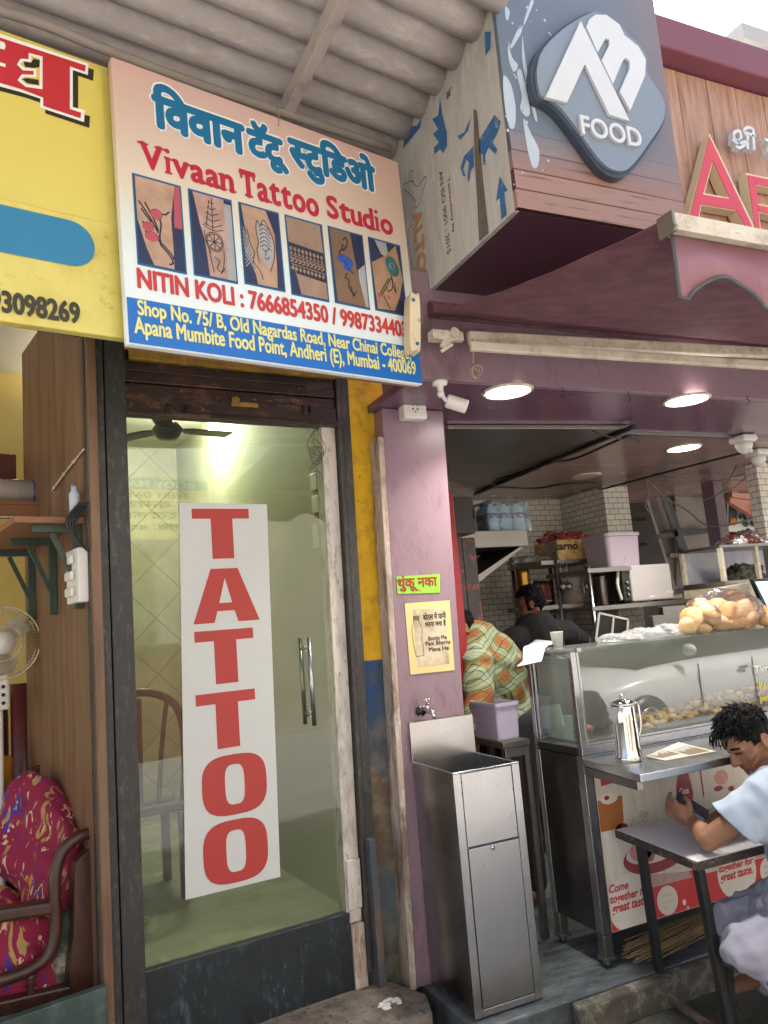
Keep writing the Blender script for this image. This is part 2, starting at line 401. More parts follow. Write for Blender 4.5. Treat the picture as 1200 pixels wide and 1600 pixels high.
K['asb'] = M('asbestos_sheet', '#b0aaa6', .9, 0, .06, 4, .3, 60, [('#a99c95', .3, 3, 3), ('#cbc2bc', .25, 14, 1.2)], stretch=(.5, 1, 1))
K['rafter'] = M('painted_rafter', '#b1a69d', .7, 0, .1, 5, .1, 40, [('#7d7067', .25, 14, .8)], stretch=(1, .4, 1))
K['pipe'] = M('old_grey_pipe', '#8e857d', .7, 0, .15, 8, .1, 50)
K['steel'] = steel('brushed_steel', '#adaeb0', .27)
K['steeld'] = steel('dull_steel', '#8d8985', .38)
K['chrome'] = M('polished_chrome', '#d8d6d2', .10, 1, .04, 4)
K['tiles'] = None
def tile_mat():
    m = bpy.data.materials.new('white_subway_tile'); m.use_nodes = True; n = m.node_tree.nodes; l = m.node_tree.links; b = n['Principled BSDF']
    tc = n.new('ShaderNodeTexCoord'); sp = n.new('ShaderNodeSeparateXYZ'); l.new(tc.outputs['Object'], sp.inputs[0])
    a = n.new('ShaderNodeMath'); a.operation = 'ADD'; l.new(sp.outputs[0], a.inputs[0]); l.new(sp.outputs[1], a.inputs[1])
    c = n.new('ShaderNodeCombineXYZ'); l.new(a.outputs[0], c.inputs[0]); l.new(sp.outputs[2], c.inputs[1])
    br = n.new('ShaderNodeTexBrick'); br.inputs['Color1'].default_value = lin('#ddd8cc'); br.inputs['Color2'].default_value = lin('#cfc9bb'); br.inputs['Mortar'].default_value = lin('#5f5850')
    br.inputs['Scale'].default_value = 1; br.inputs['Mortar Size'].default_value = .0025; br.inputs['Brick Width'].default_value = .098; br.inputs['Row Height'].default_value = .047
    l.new(c.outputs[0], br.inputs[0]); l.new(br.outputs[0], b.inputs['Base Color']); b.inputs['Roughness'].default_value = .3
    bp = n.new('ShaderNodeBump'); bp.inputs['Strength'].default_value = .4; bp.invert = True; l.new(br.outputs[1], bp.inputs['Height']); l.new(bp.outputs[0], b.inputs['Normal'])
    return m
K['tiles'] = tile_mat()
K['red'] = M('red_vinyl', '#bf2a33', .45, 0, .06, 6)
K['blackplastic'] = M('black_plastic', '#1d1b1a', .35, 0, .2, 8)
K['darkwall'] = M('dark_store_wall', '#4b4540', .8, 0, .2, 3, .1, 20, [('#2c2825', .4, 2, 3)])
K['wood'] = M('brown_laminate', '#82644a', .5, 0, .22, 2.2, .05, 30, [('#4a3020', .35, 3, 2), ('#2a1a12', .14, 7, .6)], stretch=(6, 6, .5))
K['shelfwood'] = M('shelf_board', '#8a5f3e', .55, 0, .2, 4, .05, 30, stretch=(1, 6, 6))
K['chairwood'] = M('polished_dark_wood', '#4a2c20', .35, 0, .2, 4, .05, 30, [('#2e1b14', .35, 6, 1.5)], stretch=(3, 3, 1))
K['yellowwall'] = M('yellow_plaster', '#cdb56a', .8, 0, .08, 3, .1, 30)
K['ceilwhite'] = M('grey_white_ceiling', '#b9b4a6', .8, 0, .1, 3)
K['greenwall'] = M('sage_green_wall', '#adae94', .75, 0, .05, 2, .06, 30, [('#9c9d84', .3, 2, 3)])
K['tatfloor'] = M('sage_floor_tile', '#b3b69f', .25, 0, .08, 3, 0, 5, [('#8b9078', .3, 5, 2)])
K['bracket'] = M('dark_green_metal', '#33463c', .5, 0, .15, 8)
# ---------------------------------------------------------------- ground, step, floors
mb = MB(); mb.face([(-120, -120, -.15), (120, -120, -.15), (120, 120, -.15), (-120, 120, -.15)])
mb.build('ground', K['road'], kind='structure', loc=(0, 0, -.15))
mb = MB(); mb.box(1.44, 7.5, 2.72, 6.2, -.146, 0); mb.build('shop_floor', K['slate'], kind='structure', bev=.008)
mb = MB(); mb.box(1.86, 7.5, 2.66, 2.718, -.146, -.006); mb.build('kerb', K['kerb'], kind='structure', bev=.012)
# dirt strip along the shop step
g = MB()
n = 40
rows = []
for i in range(n+1):
    x = -.4+i*.13; row = []
    for j in range(5):
        y = 2.25+j*.11+.05*noise.noise(Vector((x*2, j, 0)))
        row.append(g.b.verts.new((x, y, -.146+.03*j/4+.012*noise.noise(Vector((x*6, y*6, 3))))))
    rows.append(row)
for i in range(n):
    for j in range(4): g.b.faces.new([rows[i][j], rows[i+1][j], rows[i+1][j+1], rows[i][j+1]])
g.build('dirt_strip', K['moss'], kind='structure', smooth=True)
# door step of the tattoo shop
mb = MB()
P = [(.28, -.02), (1.14, .02), (1.30, -.02), (1.36, -.22), (1.30, -.36), (.9, -.40), (.28, -.46)]
P = [Vector((x-1.3, y, 0)) for x, y in P]
top = [mb.b.verts.new((p.x, p.y, .045)) for p in P]; bot = [mb.b.verts.new((p.x*1.0, p.y, -.15)) for p in P]
mb.b.faces.new(top[::-1]); mb.b.faces.new(bot)
for i in range(len(P)): j = (i+1) % len(P); mb.b.faces.new([top[i], top[j], bot[j], bot[i]])
ds = mb.build('door_step', K['step'], fr=TF, bev=.02); tag(ds, 'worn grey stone step below the glass tattoo door', 'step')
mb = MB(); rr = random.Random(3)
c0 = TF.I @ atZ(612, 1566, .045)
for k in range(26):
    a = rr.uniform(0, 6.3); d = rr.uniform(0, 1)**.7
    mb.ell((c0.x-.02+.055*d*cos(a), c0.y+.035*d*sin(a), .045), (rr.uniform(.006, .016), rr.uniform(.005, .012), rr.uniform(.003, .008)), sub=2)
tag(mb.build('paint_spill', K['paintspill'], fr=TF), 'dried white paint splashes on the corner of the stone step', 'paint spill')
# ---------------------------------------------------------------- tattoo shop front
def tl(px, py, y=0): return TF.L(px, py, y)
GX0, GX1, GZ0, GZ1 = tl(222, 1500).x, tl(540, 1424).x, .344, 2.41
shop = thing('tattoo_shop', 'narrow tattoo shop front with black channels, glass door and blue-black plinth', 'shop front', (GX0, 0, 0), TF)
mb = MB(); xa, xb = tl(141, 1000, -.05).x, tl(207, 1000, -.05).x
mid = (xa+xb)/2
mb.box(xa, mid-.002, -.055, .06, .0, 2.9); mb.box(mid+.003, GX0+.002, -.05, .06, .0, 2.9)
mb.build('shutter_channel', K['black'], shop, bev=.004)
mb = MB(); xr0, xr1 = tl(526, 640, -.03).x-.046, tl(546, 640, -.03).x-.046
def lean(mb, x0=-9):
    for v in mb.b.verts:
        if v.co.x > x0: v.co.x += .022*(v.co.z-.34)
    return mb
mb.box(xr0, xr0+.022, -.035, .05, .10, 2.9); mb.box(xr0+.024, xr1, -.03, .05, .12, 2.9)
lean(mb).build('shutter_channel', K['black'], shop, bev=.003)
mb = MB(); mb.box(GX0+.002, GX1+.012, -.012, .03, -.1, GZ0-.004); mb.build('plinth', K['plinth'], shop, bev=.004)
mb = MB(); mb.box(GX1+.002, xr0-.002, -.004, .07, GZ0-.05, 2.5); mb.box(GX1+.006, xr0-.004, -.02, -.005, GZ0+.005, GZ0+.2)
lean(mb).build('jamb', K['whitejamb'], shop, bev=.004)
mb = MB(); mb.box(GX1+.014, xr0-.002, -.022, .06, -.06, GZ0-.052); mb.build('jamb_base', K['strip'], shop, bev=.006)
mb = MB(); mb.box(GX0+.004, GX1, -.004, .004, GZ0, GZ1+.1)
gm = glass('shop_glass', 1.75, '#ebede2', .03)
gl = lean(mb, GX1-.1).build('glass_door', gm, shop)
# twin bar handle
mb = MB(); a0 = tl(482, 996, -.05); a1 = tl(490, 1134, -.05)
for yy in (-.05, .05): mb.tube([(a0.x, yy, a1.z), (a0.x, yy, a0.z)], .0095, 14)
for zz in (a0.z-.045, a1.z+.045): mb.tube([(a0.x, -.05, zz), (a0.x, .05, zz)], .007, 10); mb.lathe([(.012, -.004), (.012, .004)], (a0.x, -.012, zz), 12, (0, 1, 0)); mb.lathe([(.012, -.004), (.012, .004)], (a0.x, .012, zz), 12, (0, 1, 0))
mb.build('handle', K['steel'], gl)
# rolled-up shutter under a yellow band
xr0 += .046; xr1 += .046
sh = thing('rolling_shutter', 'rolled-up brown metal shutter above the tattoo door, paint worn to rust', 'shutter', (GX0, 0, 2.41), TF)
zt = tl(360, 560, -.03).z
mb = MB(); mb.box(GX0+.004, xr0-.003, -.03, .03, 2.415, 2.50)
for zc, yy_ in ((2.503, -.018), (2.552, -.026), (2.600, -.02)): mb.box(GX0+.004, xr0-.003, yy_, .03, zc, zc+.045)
mb.box(GX0+.004, xr0-.003, -.012, .035, 2.648, 2.9)
mb.build('slat_curtain', K['shutter'], sh, bev=.003)
mb = MB(); mb.box(GX0+.02, xr0-.003, -.06, -.031, 2.635, 2.69); mb.build('yellow_band', K['oldyellow'], sh, bev=.004)
mb = MB(); mb.box(GX0+.004, xr0-.003, -.04, -.0305, 2.412, 2.432); mb.build('bottom_rail', K['shutter'], sh, bev=.003)
mb = MB()
for px in (262, 292, 476, 486):
    p = tl(px, 640, -.032); mb.box(p.x-.012, p.x+.012, -.042, -.0305, p.z-.025, p.z+.02)
mb.build('lock_lug', K['blackplastic'], sh, bev=.006)
p = tl(382, 632, -.03); mb = MB(); mb.box(p.x-.06, p.x+.06, -.036, -.0306, p.z-.012, p.z+.008); mb.ell((p.x-.04, -.036, p.z+.018), (.02, .004, .014), sub=2); mb.build('pull_plate', K['oldyellow'], sh, bev=.004)
# loose wire hanging from the shutter
mb = MB(); rr = random.Random(11)
for k in range(4):
    pts = []
    for i in range(12):
        q = tl(488+rr.uniform(-3, 3)+k*5+8*sin(i*.9+k), 655+i*(7+k*.5), -.06-.01*k); pts.append((q.x, q.y, q.z))
    mb.tube(spline(pts, 4), .0014, 5)
q = tl(495, 715, -.07)
for k in range(4):
    mb.tube([(q.x+(.024+.004*k)*cos(a), q.y+.01*sin(a*2+k), q.z+(.03-.003*k)*sin(a)+.01*k) for a in [2*pi*i/22 for i in range(23)]], .0014, 5)
tag(mb.build('loose_wire', M('thin_wire', '#3f3a33', .6), fr=TF), 'tangle of thin wire dangling from the shutter above the glass door', 'wire')
# painted plaster pillar + beige strip
x0, x1 = tl(543, 640).x+.006-.046, tl(598, 640).x-.04
pl = MB(); n = 70
xs = [x0, (x0*2+x1)/3, (x0+2*x1)/3, x1]
zz = [-.14+k*(3.04/n) for k in range(n+1)]
fr_, bk = [], []
for z in zz:
    fr_.append([pl.b.verts.new((x+(.006*noise.noise(Vector((x*9, z*9, 1)))), .012+.012*noise.noise(Vector((x*14, z*7, 4)))-(.02*max(0, .35-z) if i < 3 else 0), z)) for i, x in enumerate(xs)])
    bk.append([pl.b.verts.new((x, .30, z)) for x in (x0, x1)])
for i in range(n):
    for k in range(3): pl.b.faces.new([fr_[i][k], fr_[i][k+1], fr_[i+1][k+1], fr_[i+1][k]])
    pl.b.faces.new([fr_[i][0], fr_[i+1][0], bk[i+1][0], bk[i][0]]); pl.b.faces.new([fr_[i][3], bk[i][1], bk[i+1][1], fr_[i+1][3]])
    pl.b.faces.new([bk[i][0], bk[i+1][0], bk[i+1][1], bk[i][1]])
o = lean(pl).build('plaster_pillar', K['pillar'], fr=TF, loc=(x0, 0, 0)); tag(o, 'rough plaster pillar painted yellow above and blue below, crumbling at its foot', 'pillar')
mb = MB(); q0, q1 = atY(592, 700, 3.14), atY(601, 700, 3.14)
b0, b1 = atY(640, 1530, 3.14), atY(650, 1530, 3.14)
mb.raw([(q0.x, 3.14, 2.36), (q1.x, 3.14, 2.36), (b1.x, 3.14, -.0), (b0.x, 3.14, -.0), (q0.x, 3.24, 2.36), (q1.x, 3.24, 2.36), (b1.x, 3.24, 0), (b0.x, 3.24, 0)],
       [(0, 1, 2, 3), (4, 7, 6, 5), (0, 4, 5, 1), (3, 2, 6, 7), (0, 3, 7, 4), (1, 5, 6, 2)])
tag(mb.build('edge_batten', K['strip'], bev=.003), 'peeling beige batten between yellow pillar and mauve pillar', 'batten')
mb = MB(); p = TF.I @ atZ(594, 1538, .02); mb.box(p.x-.045, p.x-.012, -.075, .0, -.05, .62); 
tag(mb.build('rusty_plate', M('rusty_plate', '#4a4c50', .6, 0, .2, 6, .3, 60, [('#96722c', .16, 7, 1), ('#5a4032', .25, 10, 1.2), ('#3a4a5c', .35, 5, 2)], stretch=(1, 1, .4)), fr=TF, bev=.004), 'rusty metal strip standing at the foot of the yellow pillar', 'metal strip')
# ---------------------------------------------------------------- poster on the glass
PY = -.012
c_tl, c_tr, c_br, c_bl = tl(280, 785, PY), tl(417, 788, PY), tl(438, 1370, PY), tl(290, 1406, PY)
po = thing('tattoo_poster', 'tall white poster with red capital letters spelling TATTOO taped to the glass door', 'poster', (c_bl.x, PY, c_bl.z), TF)
mb = MB(); mb.poly([c_bl, c_br, c_tr, c_tl], PY, .003)
mb.build('sheet', M('poster_paper', '#c2c4c0', .55, 0, .03, 40, .03, 200), po)
mb = MB()
def letT(xa, xb, ya, yb):
    a = tl(xa, ya, PY); b = tl(xb, ya, PY); c = tl((xa+xb)/2, yb, PY); zt_ = (tl((xa+xb)/2, ya, PY)).z; z0 = c.z; w_ = b.x-a.x; x0 = a.x; t = (zt_-z0)*.2
    s0, s1 = x0+w_*.32, x0+w_*.70
    mb.poly([(x0, zt_), (x0, zt_-t), (s0, zt_-t), (s0, z0), (s1, z0), (s1, zt_-t), (x0+w_, zt_-t), (x0+w_, zt_)], PY-.001)
def letA(xa, xb, ya, yb):
    a = tl(xa, yb, PY); b = tl(xb, yb, PY); zt_ = tl((xa+xb)/2, ya, PY).z; z0 = tl((xa+xb)/2, yb, PY).z; w_ = b.x-a.x; h_ = zt_-z0; x0 = a.x
    o_ = [(0, 0), (.29, 1), (.70, 1), (1, 0), (.67, 0), (.62, .21), (.36, .21), (.31, 0)]
    hol = [(.395, .36), (.495, .82), (.59, .36)]
    f = lambda p: (x0+p[0]*w_, z0+p[1]*h_)
    mb.poly([f(p) for p in ((0, 0), (.29, 1), (.495, 1), (.495, .82), (.395, .36), (.36, .21), (.31, 0))], PY-.001)
    mb.poly([f(p) for p in ((1, 0), (.70, 1), (.495, 1), (.495, .82), (.59, .36), (.62, .21), (.67, 0))], PY-.001)
    mb.poly([f(p) for p in ((.36, .21), (.395, .36), (.59, .36), (.62, .21))], PY-.001)
def letO(xa, xb, ya, yb):
    a = tl(xa, (ya+yb)/2, PY); b = tl(xb, (ya+yb)/2, PY); zt_ = tl((xa+xb)/2, ya, PY).z; z0 = tl((xa+xb)/2, yb, PY).z
    cx, cz, rx, rz = (a.x+b.x)/2, (zt_+z0)/2, (b.x-a.x)/2, (zt_-z0)/2
    def se(rx, rz, e, n=40):
        return [(cx+rx*math.copysign(abs(cos(t))**(2/e), cos(t)), cz+rz*math.copysign(abs(sin(t))**(2/e), sin(t))) for t in [2*pi*k/n for k in range(n)]]
    mb.ring(se(rx, rz, 3.1), se(rx*.30, rz*.66, 3.4), PY-.001)
letT(299, 388, 795, 873); letA(302, 406, 888, 972); letT(303, 395, 984, 1068); letT(305, 398, 1081, 1169); letO(315, 417, 1178, 1273); letO(317, 419, 1280, 1379)
mb.build('lettering', M('red_print', '#a8322d', .5, 0, .04, 10), po)
# ---------------------------------------------------------------- tattoo shop interior
XW = GX1+.075; XWL = GX0-.03; YB = 2.6; ZF = .30; ZC = 2.95
room = thing('shop_interior', 'sage green room behind the glass door of the tattoo shop', 'room', (XW, .1, ZF), TF)
mb = MB(); mb.box(XW, XW+.08, .08, YB, ZF, ZC); mb.build('side_wall', K['greenwall'], room)
mb = MB(); mb.box(XWL-.08, XWL, .08, YB, ZF, ZC); mb.build('side_wall', K['greenwall'], room)
def lattice():
    m = M('marbled_lattice_wall', '#b2ad93', .6, 0, .12, 2.5, 0, 5, [('#8f8a70', .35, 3, 2)])
    n = m.node_tree.nodes; l = m.node_tree.links; b = n['Principled BSDF']; src = b.inputs['Base Color'].links[0].from_socket
    tc = n.new('ShaderNodeTexCoord'); mp = n.new('ShaderNodeMapping'); mp.inputs['Rotation'].default_value = (0, radians(45), 0); l.new(tc.outputs['Object'], mp.inputs[0])
    sp = n.new('ShaderNodeSeparateXYZ'); l.new(mp.outputs[0], sp.inputs[0]); c = n.new('ShaderNodeCombineXYZ'); l.new(sp.outputs[0], c.inputs[0]); l.new(sp.outputs[2], c.inputs[1])
    br = n.new('ShaderNodeTexBrick'); br.offset = 0; br.inputs['Scale'].default_value = 1; br.inputs['Brick Width'].default_value = .28; br.inputs['Row Height'].default_value = .28; br.inputs['Mortar Size'].default_value = .005
    l.new(c.outputs[0], br.inputs[0]); mx = n.new('ShaderNodeMix'); mx.data_type = 'RGBA'; l.new(src, mx.inputs[6]); mx.inputs[7].default_value = lin('#8d896f'); l.new(br.outputs[1], mx.inputs[0]); l.new(mx.outputs[2], b.inputs['Base Color']); return m
mb = MB(); mb.box(XWL, XW, YB, YB+.08, ZF, ZC); mb.build('back_wall', lattice(), room)
mb = MB(); mb.box(XWL, XW, .08, YB, ZF-.05, ZF); mb.build('floor', K['tatfloor'], room)
mb = MB(); mb.box(XWL, XW, .08, YB, ZC, ZC+.05); mb.build('ceiling', K['ceilwhite'], room)
# lit fitting high on the side wall
q = TF.LX(338, 676, XW-.03)
lt = thing('wall_light', 'bright lamp glowing high on the green wall behind the glass', 'lamp', (q.x, q.y, q.z), TF)
mb = MB(); mb.lathe([(.0, -.03), (.045, -.03), (.05, .0)], (XW-.005, q.y, q.z+.04), 20, (-1, 0, 0)); mb.build('fitting', K['white'], lt)
mb = MB(); mb.ell((XW-.05, q.y, q.z+.04), .035); mb.build('bulb', emit('lit_bulb', '#f4ffe8', 14), lt)
pt = bpy.data.lights.new('lamp_light', 'POINT'); pt.energy = 14; pt.color = (.93, 1, .86); pt.shadow_soft_size = .06
po_ = bpy.data.objects.new('lamp_light', pt); COL.objects.link(po_); po_.parent = lt; po_.location = (-.16, 0, .03)
# ceiling fan
q = TF.L(262, 672, .75)
fn = thing('ceiling_fan', 'black ceiling fan seen through the top of the glass door', 'fan', (q.x, .75, q.z), TF)
mb = MB(); mb.lathe([(0, -.05), (.05, -.045), (.075, -.015), (.08, .0), (.06, .03), (.03, .045), (.0, .05)], (q.x, .75, q.z), 24); mb.tube([(q.x, .75, q.z+.04), (q.x, .75, ZC)], .014, 10); mb.lathe([(.0, .0), (.045, .0), (.05, .06), (0, .06)], (q.x, .75, q.z+.07), 16); mb.build('motor', K['blackplastic'], fn)
for k in range(3):
    a = radians(8+120*k); d = Vector((cos(a), sin(a), 0)); s_ = Vector((-sin(a), cos(a), 0)); mb = MB(); c = Vector((q.x, .75, q.z+.005))
    p = [c+d*.07-s_*.02, c+d*.12-s_*.045, c+d*.34-s_*.05, c+d*.34+s_*.05, c+d*.12+s_*.045, c+d*.07+s_*.02]
    up = Vector((0, 0, .004)); A = [mb.b.verts.new(x+up+Vector((0, 0, .1)) * ((x-c).dot(s_))*.15) for x in p]; B = [mb.b.verts.new(x-up) for x in p]
    mb.b.faces.new(A); mb.b.faces.new(B[::-1])
    for i in range(6): j = (i+1) % 6; mb.b.faces.new([A[j], A[i], B[i], B[j]])
    mb.build('blade', K['blackplastic'], fn)
# switch boards on the side wall
for (px, y0, y1, mt, nm, lb) in ((495, 735, 808, '#8d6a3e', 'switchboard', 'wooden switchboard with sockets on the green wall, above the plain white box'), (495, 820, 856, '#c9cfbe', 'junction_box', 'plain pale box on the green wall below the wooden switchboard')):
    a = TF.LX(px-4, y0, XW-.02); b = TF.LX(px+5, y1, XW-.02)
    t = thing(nm, lb, 'switchboard', (XW, a.y, b.z), TF)
    mb = MB(); mb.box(XW-.025, XW-.001, min(a.y, b.y), max(a.y, b.y)+.02, b.z, a.z); mb.build('back_plate', M(nm+'_plate', mt, .5), t, bev=.003)
    if nm == 'switchboard':
        mb = MB(); yc = (a.y+b.y)/2+.01; h = (a.z-b.z)
        for k in range(2): mb.box(XW-.034, XW-.026, yc-.035, yc+.03, b.z+h*(.1+.47*k), b.z+h*(.46+.47*k))
        mb.build('socket', K['white'], t, bev=.003)
# wooden chair inside
cx, cy = .50-1.3, 1.0
ch = thing('wooden_chair', 'dark bentwood chair with hooped back and olive seat behind the poster', 'chair', (cx, cy, ZF), TF)
mb = MB(); hoop = [(cx-.2, cy-.16, ZF+.42), (cx-.215, cy-.18, ZF+.7), (cx-.17, cy-.2, ZF+.9), (cx, cy-.21, ZF+.98), (cx+.17, cy-.2, ZF+.9), (cx+.215, cy-.18, ZF+.7), (cx+.2, cy-.16, ZF+.42)]
mb.tube(spline(hoop, 6), .02, 10)
for dx in (-.1, 0, .1): mb.tube(spline([(cx+dx*.8, cy-.165, ZF+.42), (cx+dx, cy-.19, ZF+.7), (cx+dx*1.3, cy-.2, ZF+.95-abs(dx)*.3)], 5), .012, 8)
mb.build('backrest', K['chairwood'], ch)
mb = MB(); mb.box(cx-.22, cx+.22, cy-.2, cy+.22, ZF+.40, ZF+.445); mb.build('seat_frame', K['chairwood'], ch, bev=.01)
mb = MB(); mb.ell((cx, cy, ZF+.455), (.2, .19, .045)); mb.build('cushion', M('olive_cushion', '#6f6842', .8, 0, .2, 12, .2, 60), ch)
for sx in (-1, 1):
    for sy in (-1, 1):
        mb = MB(); mb.bar((cx+sx*.19, cy+sy*.18, ZF), (cx+sx*.19, cy+sy*.18, ZF+.40), .04, .04, (0, 1, 0)); mb.build('leg', K['chairwood'], ch, bev=.004)
# ---------------------------------------------------------------- hanging signboards
def sl_(px, py, y=0): return SF.L(px, py, y)
W_, H_ = -sl_(194.6, 540).x, sl_(625, 251).z
SX0, SX1, SZ0, SZ1 = sl_(187, 320).x, sl_(642, 430).x, (sl_(194.6, 540).z+sl_(659, 598).z)/2, (sl_(180, 93).z+sl_(625, 251).z)/2
sb = thing('shop_signboard', 'white tattoo studio signboard with blue and red lettering over the glass door', 'signboard', (SX0, 0, SZ0), SF)
def banner():
    m = M('printed_banner', '#ffffff', .38, 0, .015, 3, .05, 3, stretch=(60, 1, 1)); n = m.node_tree.nodes; l = m.node_tree.links; b = n['Principled BSDF']
    tc = n.new('ShaderNodeTexCoord'); sp = n.new('ShaderNodeSeparateXYZ'); l.new(tc.outputs['Object'], sp.inputs[0])
    r = n.new('ShaderNodeMapRange'); r.inputs[1].default_value = 0; r.inputs[2].default_value = SZ1-SZ0; l.new(sp.outputs[2], r.inputs[0])
    cr = n.new('ShaderNodeValToRGB'); e = cr.color_ramp.elements
    e[0].position = .0; e[0].color = lin('#e6f1f3'); e[1].position = 1; e[1].color = lin('#cbaaa3')
    for p, c in ((.25, '#e2eef0'), (.40, '#d8e6df'), (.55, '#ddd6c2'), (.8, '#d0bcae')): q = e.new(p); q.color = lin(c)
    l.new(r.outputs[0], cr.inputs[0])
    # warmer / pinker towards both ends of the banner
    sx = n.new('ShaderNodeMapRange'); sx.inputs[1].default_value = 0; sx.inputs[2].default_value = SX1-SX0; l.new(sp.outputs[0], sx.inputs[0])
    c2 = n.new('ShaderNodeValToRGB'); e = c2.color_ramp.elements; e[0].position = 0; e[0].color = (.35, .35, .35, 1); e[1].position = 1; e[1].color = (.7, .7, .7, 1); q = e.new(.4); q.color = (0, 0, 0, 1)
    l.new(sx.outputs[0], c2.inputs[0])
    mu = n.new('ShaderNodeMath'); mu.operation = 'MULTIPLY'; l.new(c2.outputs[0], mu.inputs[0]); l.new(r.outputs[0], mu.inputs[1])
    mx = n.new('ShaderNodeMix'); mx.data_type = 'RGBA'; l.new(cr.outputs[0], mx.inputs[6]); mx.inputs[7].default_value = lin('#c9a593'); l.new(mu.outputs[0], mx.inputs[0])
    l.new(mx.outputs[2], b.inputs['Base Color']); return m
mb = MB(); mb.box(SX0, SX1, 0, .035, SZ0, SZ1); bo = mb.build('board', banner(), sb, bev=.006)
for za in (SZ0+.004, SZ1-.03): mb = MB(); mb.box(SX0+.01, SX1-.01, .036, .06, za, za+.026); mb.build('frame_rail', K['shelfwood'], sb)
zb = sl_(195, 463).z
BL0 = .5*(sl_(195, 463).z+sl_(655, 545).z)
mb = MB(); mb.poly([(SX0+.004, SZ0+.004), (SX1-.004, SZ0+.004), (SX1-.004, BL0), (SX0+.004, BL0)], -.0012); mb.build('blue_band', M('blue_print', '#1f6fc0', .4, 0, .04, 4), sb)
RED = M('crimson_print', '#b8263f', .4, 0, .04, 8); YEL = M('pale_yellow_print', '#e3e08f', .45, 0, .03, 8); RD2 = M('red_number_print', '#c53d3c', .4, 0, .04, 8)
TEAL = M('teal_blue_letters', '#1b6d99', .35, 0, .06, 5); WHI = M('white_outline_print', '#e9ebe8', .4, 0, .02, 8)
def line(s, pl, pr_, top, y, bold=0, off=0, src=None, m=None):
    """fit lettering: left-bottom pixel, right-bottom pixel, top pixel above the left end"""
    a, b, t = sl_(*pl, y), sl_(*pr_, y), sl_(*top, y)
    z0 = (a.z+b.z)/2
    text(m, s, a.x, b.x, z0, z0+(t.z-a.z), y, off, 0, bold, 8, None, src)
mb = MB(); line('NITIN KOLI : 7666854350 / 9987334403', (217, 459), (636, 520), (217, 429), -.0014, .0032, 0, None, mb); mb.build('owner_line', RD2, sb)
mb = MB(); line('Shop No. 75/ B, Old Nagardas Road, Near Chinai College,', (217, 508), (642, 560), (217, 478), -.0024, .0018, 0, None, mb)
line('Apana Mumbite Food Point, Andheri (E), Mumbai - 400069', (212, 540), (650, 583), (212, 506), -.0024, .0018, 0, None, mb); mb.build('address_line', YEL, sb)
# slab-serif name, letter by letter
mb = MB(); YN = -.0016
def slab(word, pl, pr_, top, capz=None):
    a, b, t = sl_(*pl, YN), sl_(*pr_, YN), sl_(*top, YN); z0 = (a.z+b.z)/2; capH = t.z-a.z
    adv = []; x = 0
    for ch in word:
        vs, _ = glyphs(ch, .02); bb = bbox(vs); wd = bb[1]-bb[0]
        if ch == 'i': wd = .17
        if ch == 't': wd *= 1.1
        adv.append((x, wd, bb)); x += wd+.10
    tot = x-.10; sc = (b.x-a.x)/tot
    cap_ = bbox(glyphs('T', .02)[0]); kz = capH/(cap_[3]-cap_[2])
    th = capH*.085
    for ch, (xo, wd, bb) in zip(word, adv):
        x0 = a.x+xo*sc; x1 = x0+wd*sc; zz0 = z0+(bb[2] if bb[2] < -.05 else 0)*kz; zz1 = z0+bb[3]*kz
        if ch == 'i':
            xm = (x0+x1)/2; s_ = capH*.085; xh = .68*capH
            mb.poly([(xm-s_, z0), (xm+s_, z0), (xm+s_, z0+xh), (xm-s_, z0+xh)], YN); mb.poly([(xm+s_*1.15*cos(k*pi/8), z0+capH*.92+s_*1.15*sin(k*pi/8)) for k in range(16)], YN)
            mb.poly([(x0-.004, z0), (x1+.004, z0), (x1+.004, z0+th), (x0-.004, z0+th)], YN-.0001); mb.poly([(x0-.004, z0+xh-th), (xm, z0+xh-th), (xm, z0+xh), (x0-.004, z0+xh)], YN-.0001); continue
        text(mb, ch, x0, x1, zz0, zz1, YN, .0, 0, .0042)
        e = .012; w3 = (x1-x0)
        def sf(xa, xb, zz): mb.poly([(xa, zz), (xb, zz), (xb, zz+th), (xa, zz+th)], YN-.0006)
        if ch in 'Vv': sf(x0-e, x0+w3*.36, zz1-th); sf(x1-w3*.34, x1+e, zz1-th)
        if ch == 'T':
            xm = (x0+x1)/2; sf(xm-w3*.28, xm+w3*.28, z0)
            for xx in (x0, x1-th): mb.poly([(xx, zz1-capH*.32), (xx+th, zz1-capH*.32), (xx+th, zz1), (xx, zz1)], YN-.0006)
        if ch == 'n': sf(x0-e, x0+w3*.42, z0); sf(x1-w3*.40, x1+e, z0); sf(x0-e, x0+w3*.2, zz1-th)
        if ch == 'u': sf(x0-e, x0+w3*.2, zz1-th); sf(x1-w3*.3, x1, zz1-th); sf(x1-w3*.2, x1+e, z0)
        if ch == 'd': sf(x1-w3*.36, x1, zz1-th); sf(x1-w3*.2, x1+e, z0)
        if ch == 'a': sf(x1-w3*.2, x1+e*1.2, z0)
slab('Vivaan', (222, 260), (365, 301), (219, 220)); slab('Tattoo', (378, 308), (498, 336), (378, 268)); slab('Studio', (513, 338), (614, 368), (513, 305))
mb.build('name_line', RED, sb)
# Devanagari name: blue letters on a white outline over a soft grey one
def deva(m, y, bold, n):
    line('', (243, 200), (382, 237), (243, 135), y, bold, 0, seq('िववान'), m)
    line('', (391, 249), (450, 278), (391, 184), y, bold, 0, seq('टॅटू'), m)
    line('', (458, 288), (587, 300), (458, 218), y, bold, 0, seq(half('स', .74), (-.02,), 'टु', 'िड', 'ओ'), m)
mb = MB(); deva(mb, -.0013, .0155, 14); mb.build('hindi_outline', WHI, sb)
mb = MB(); deva(mb, -.0030, .0085, 10); mb.build('hindi_line', TEAL, sb)
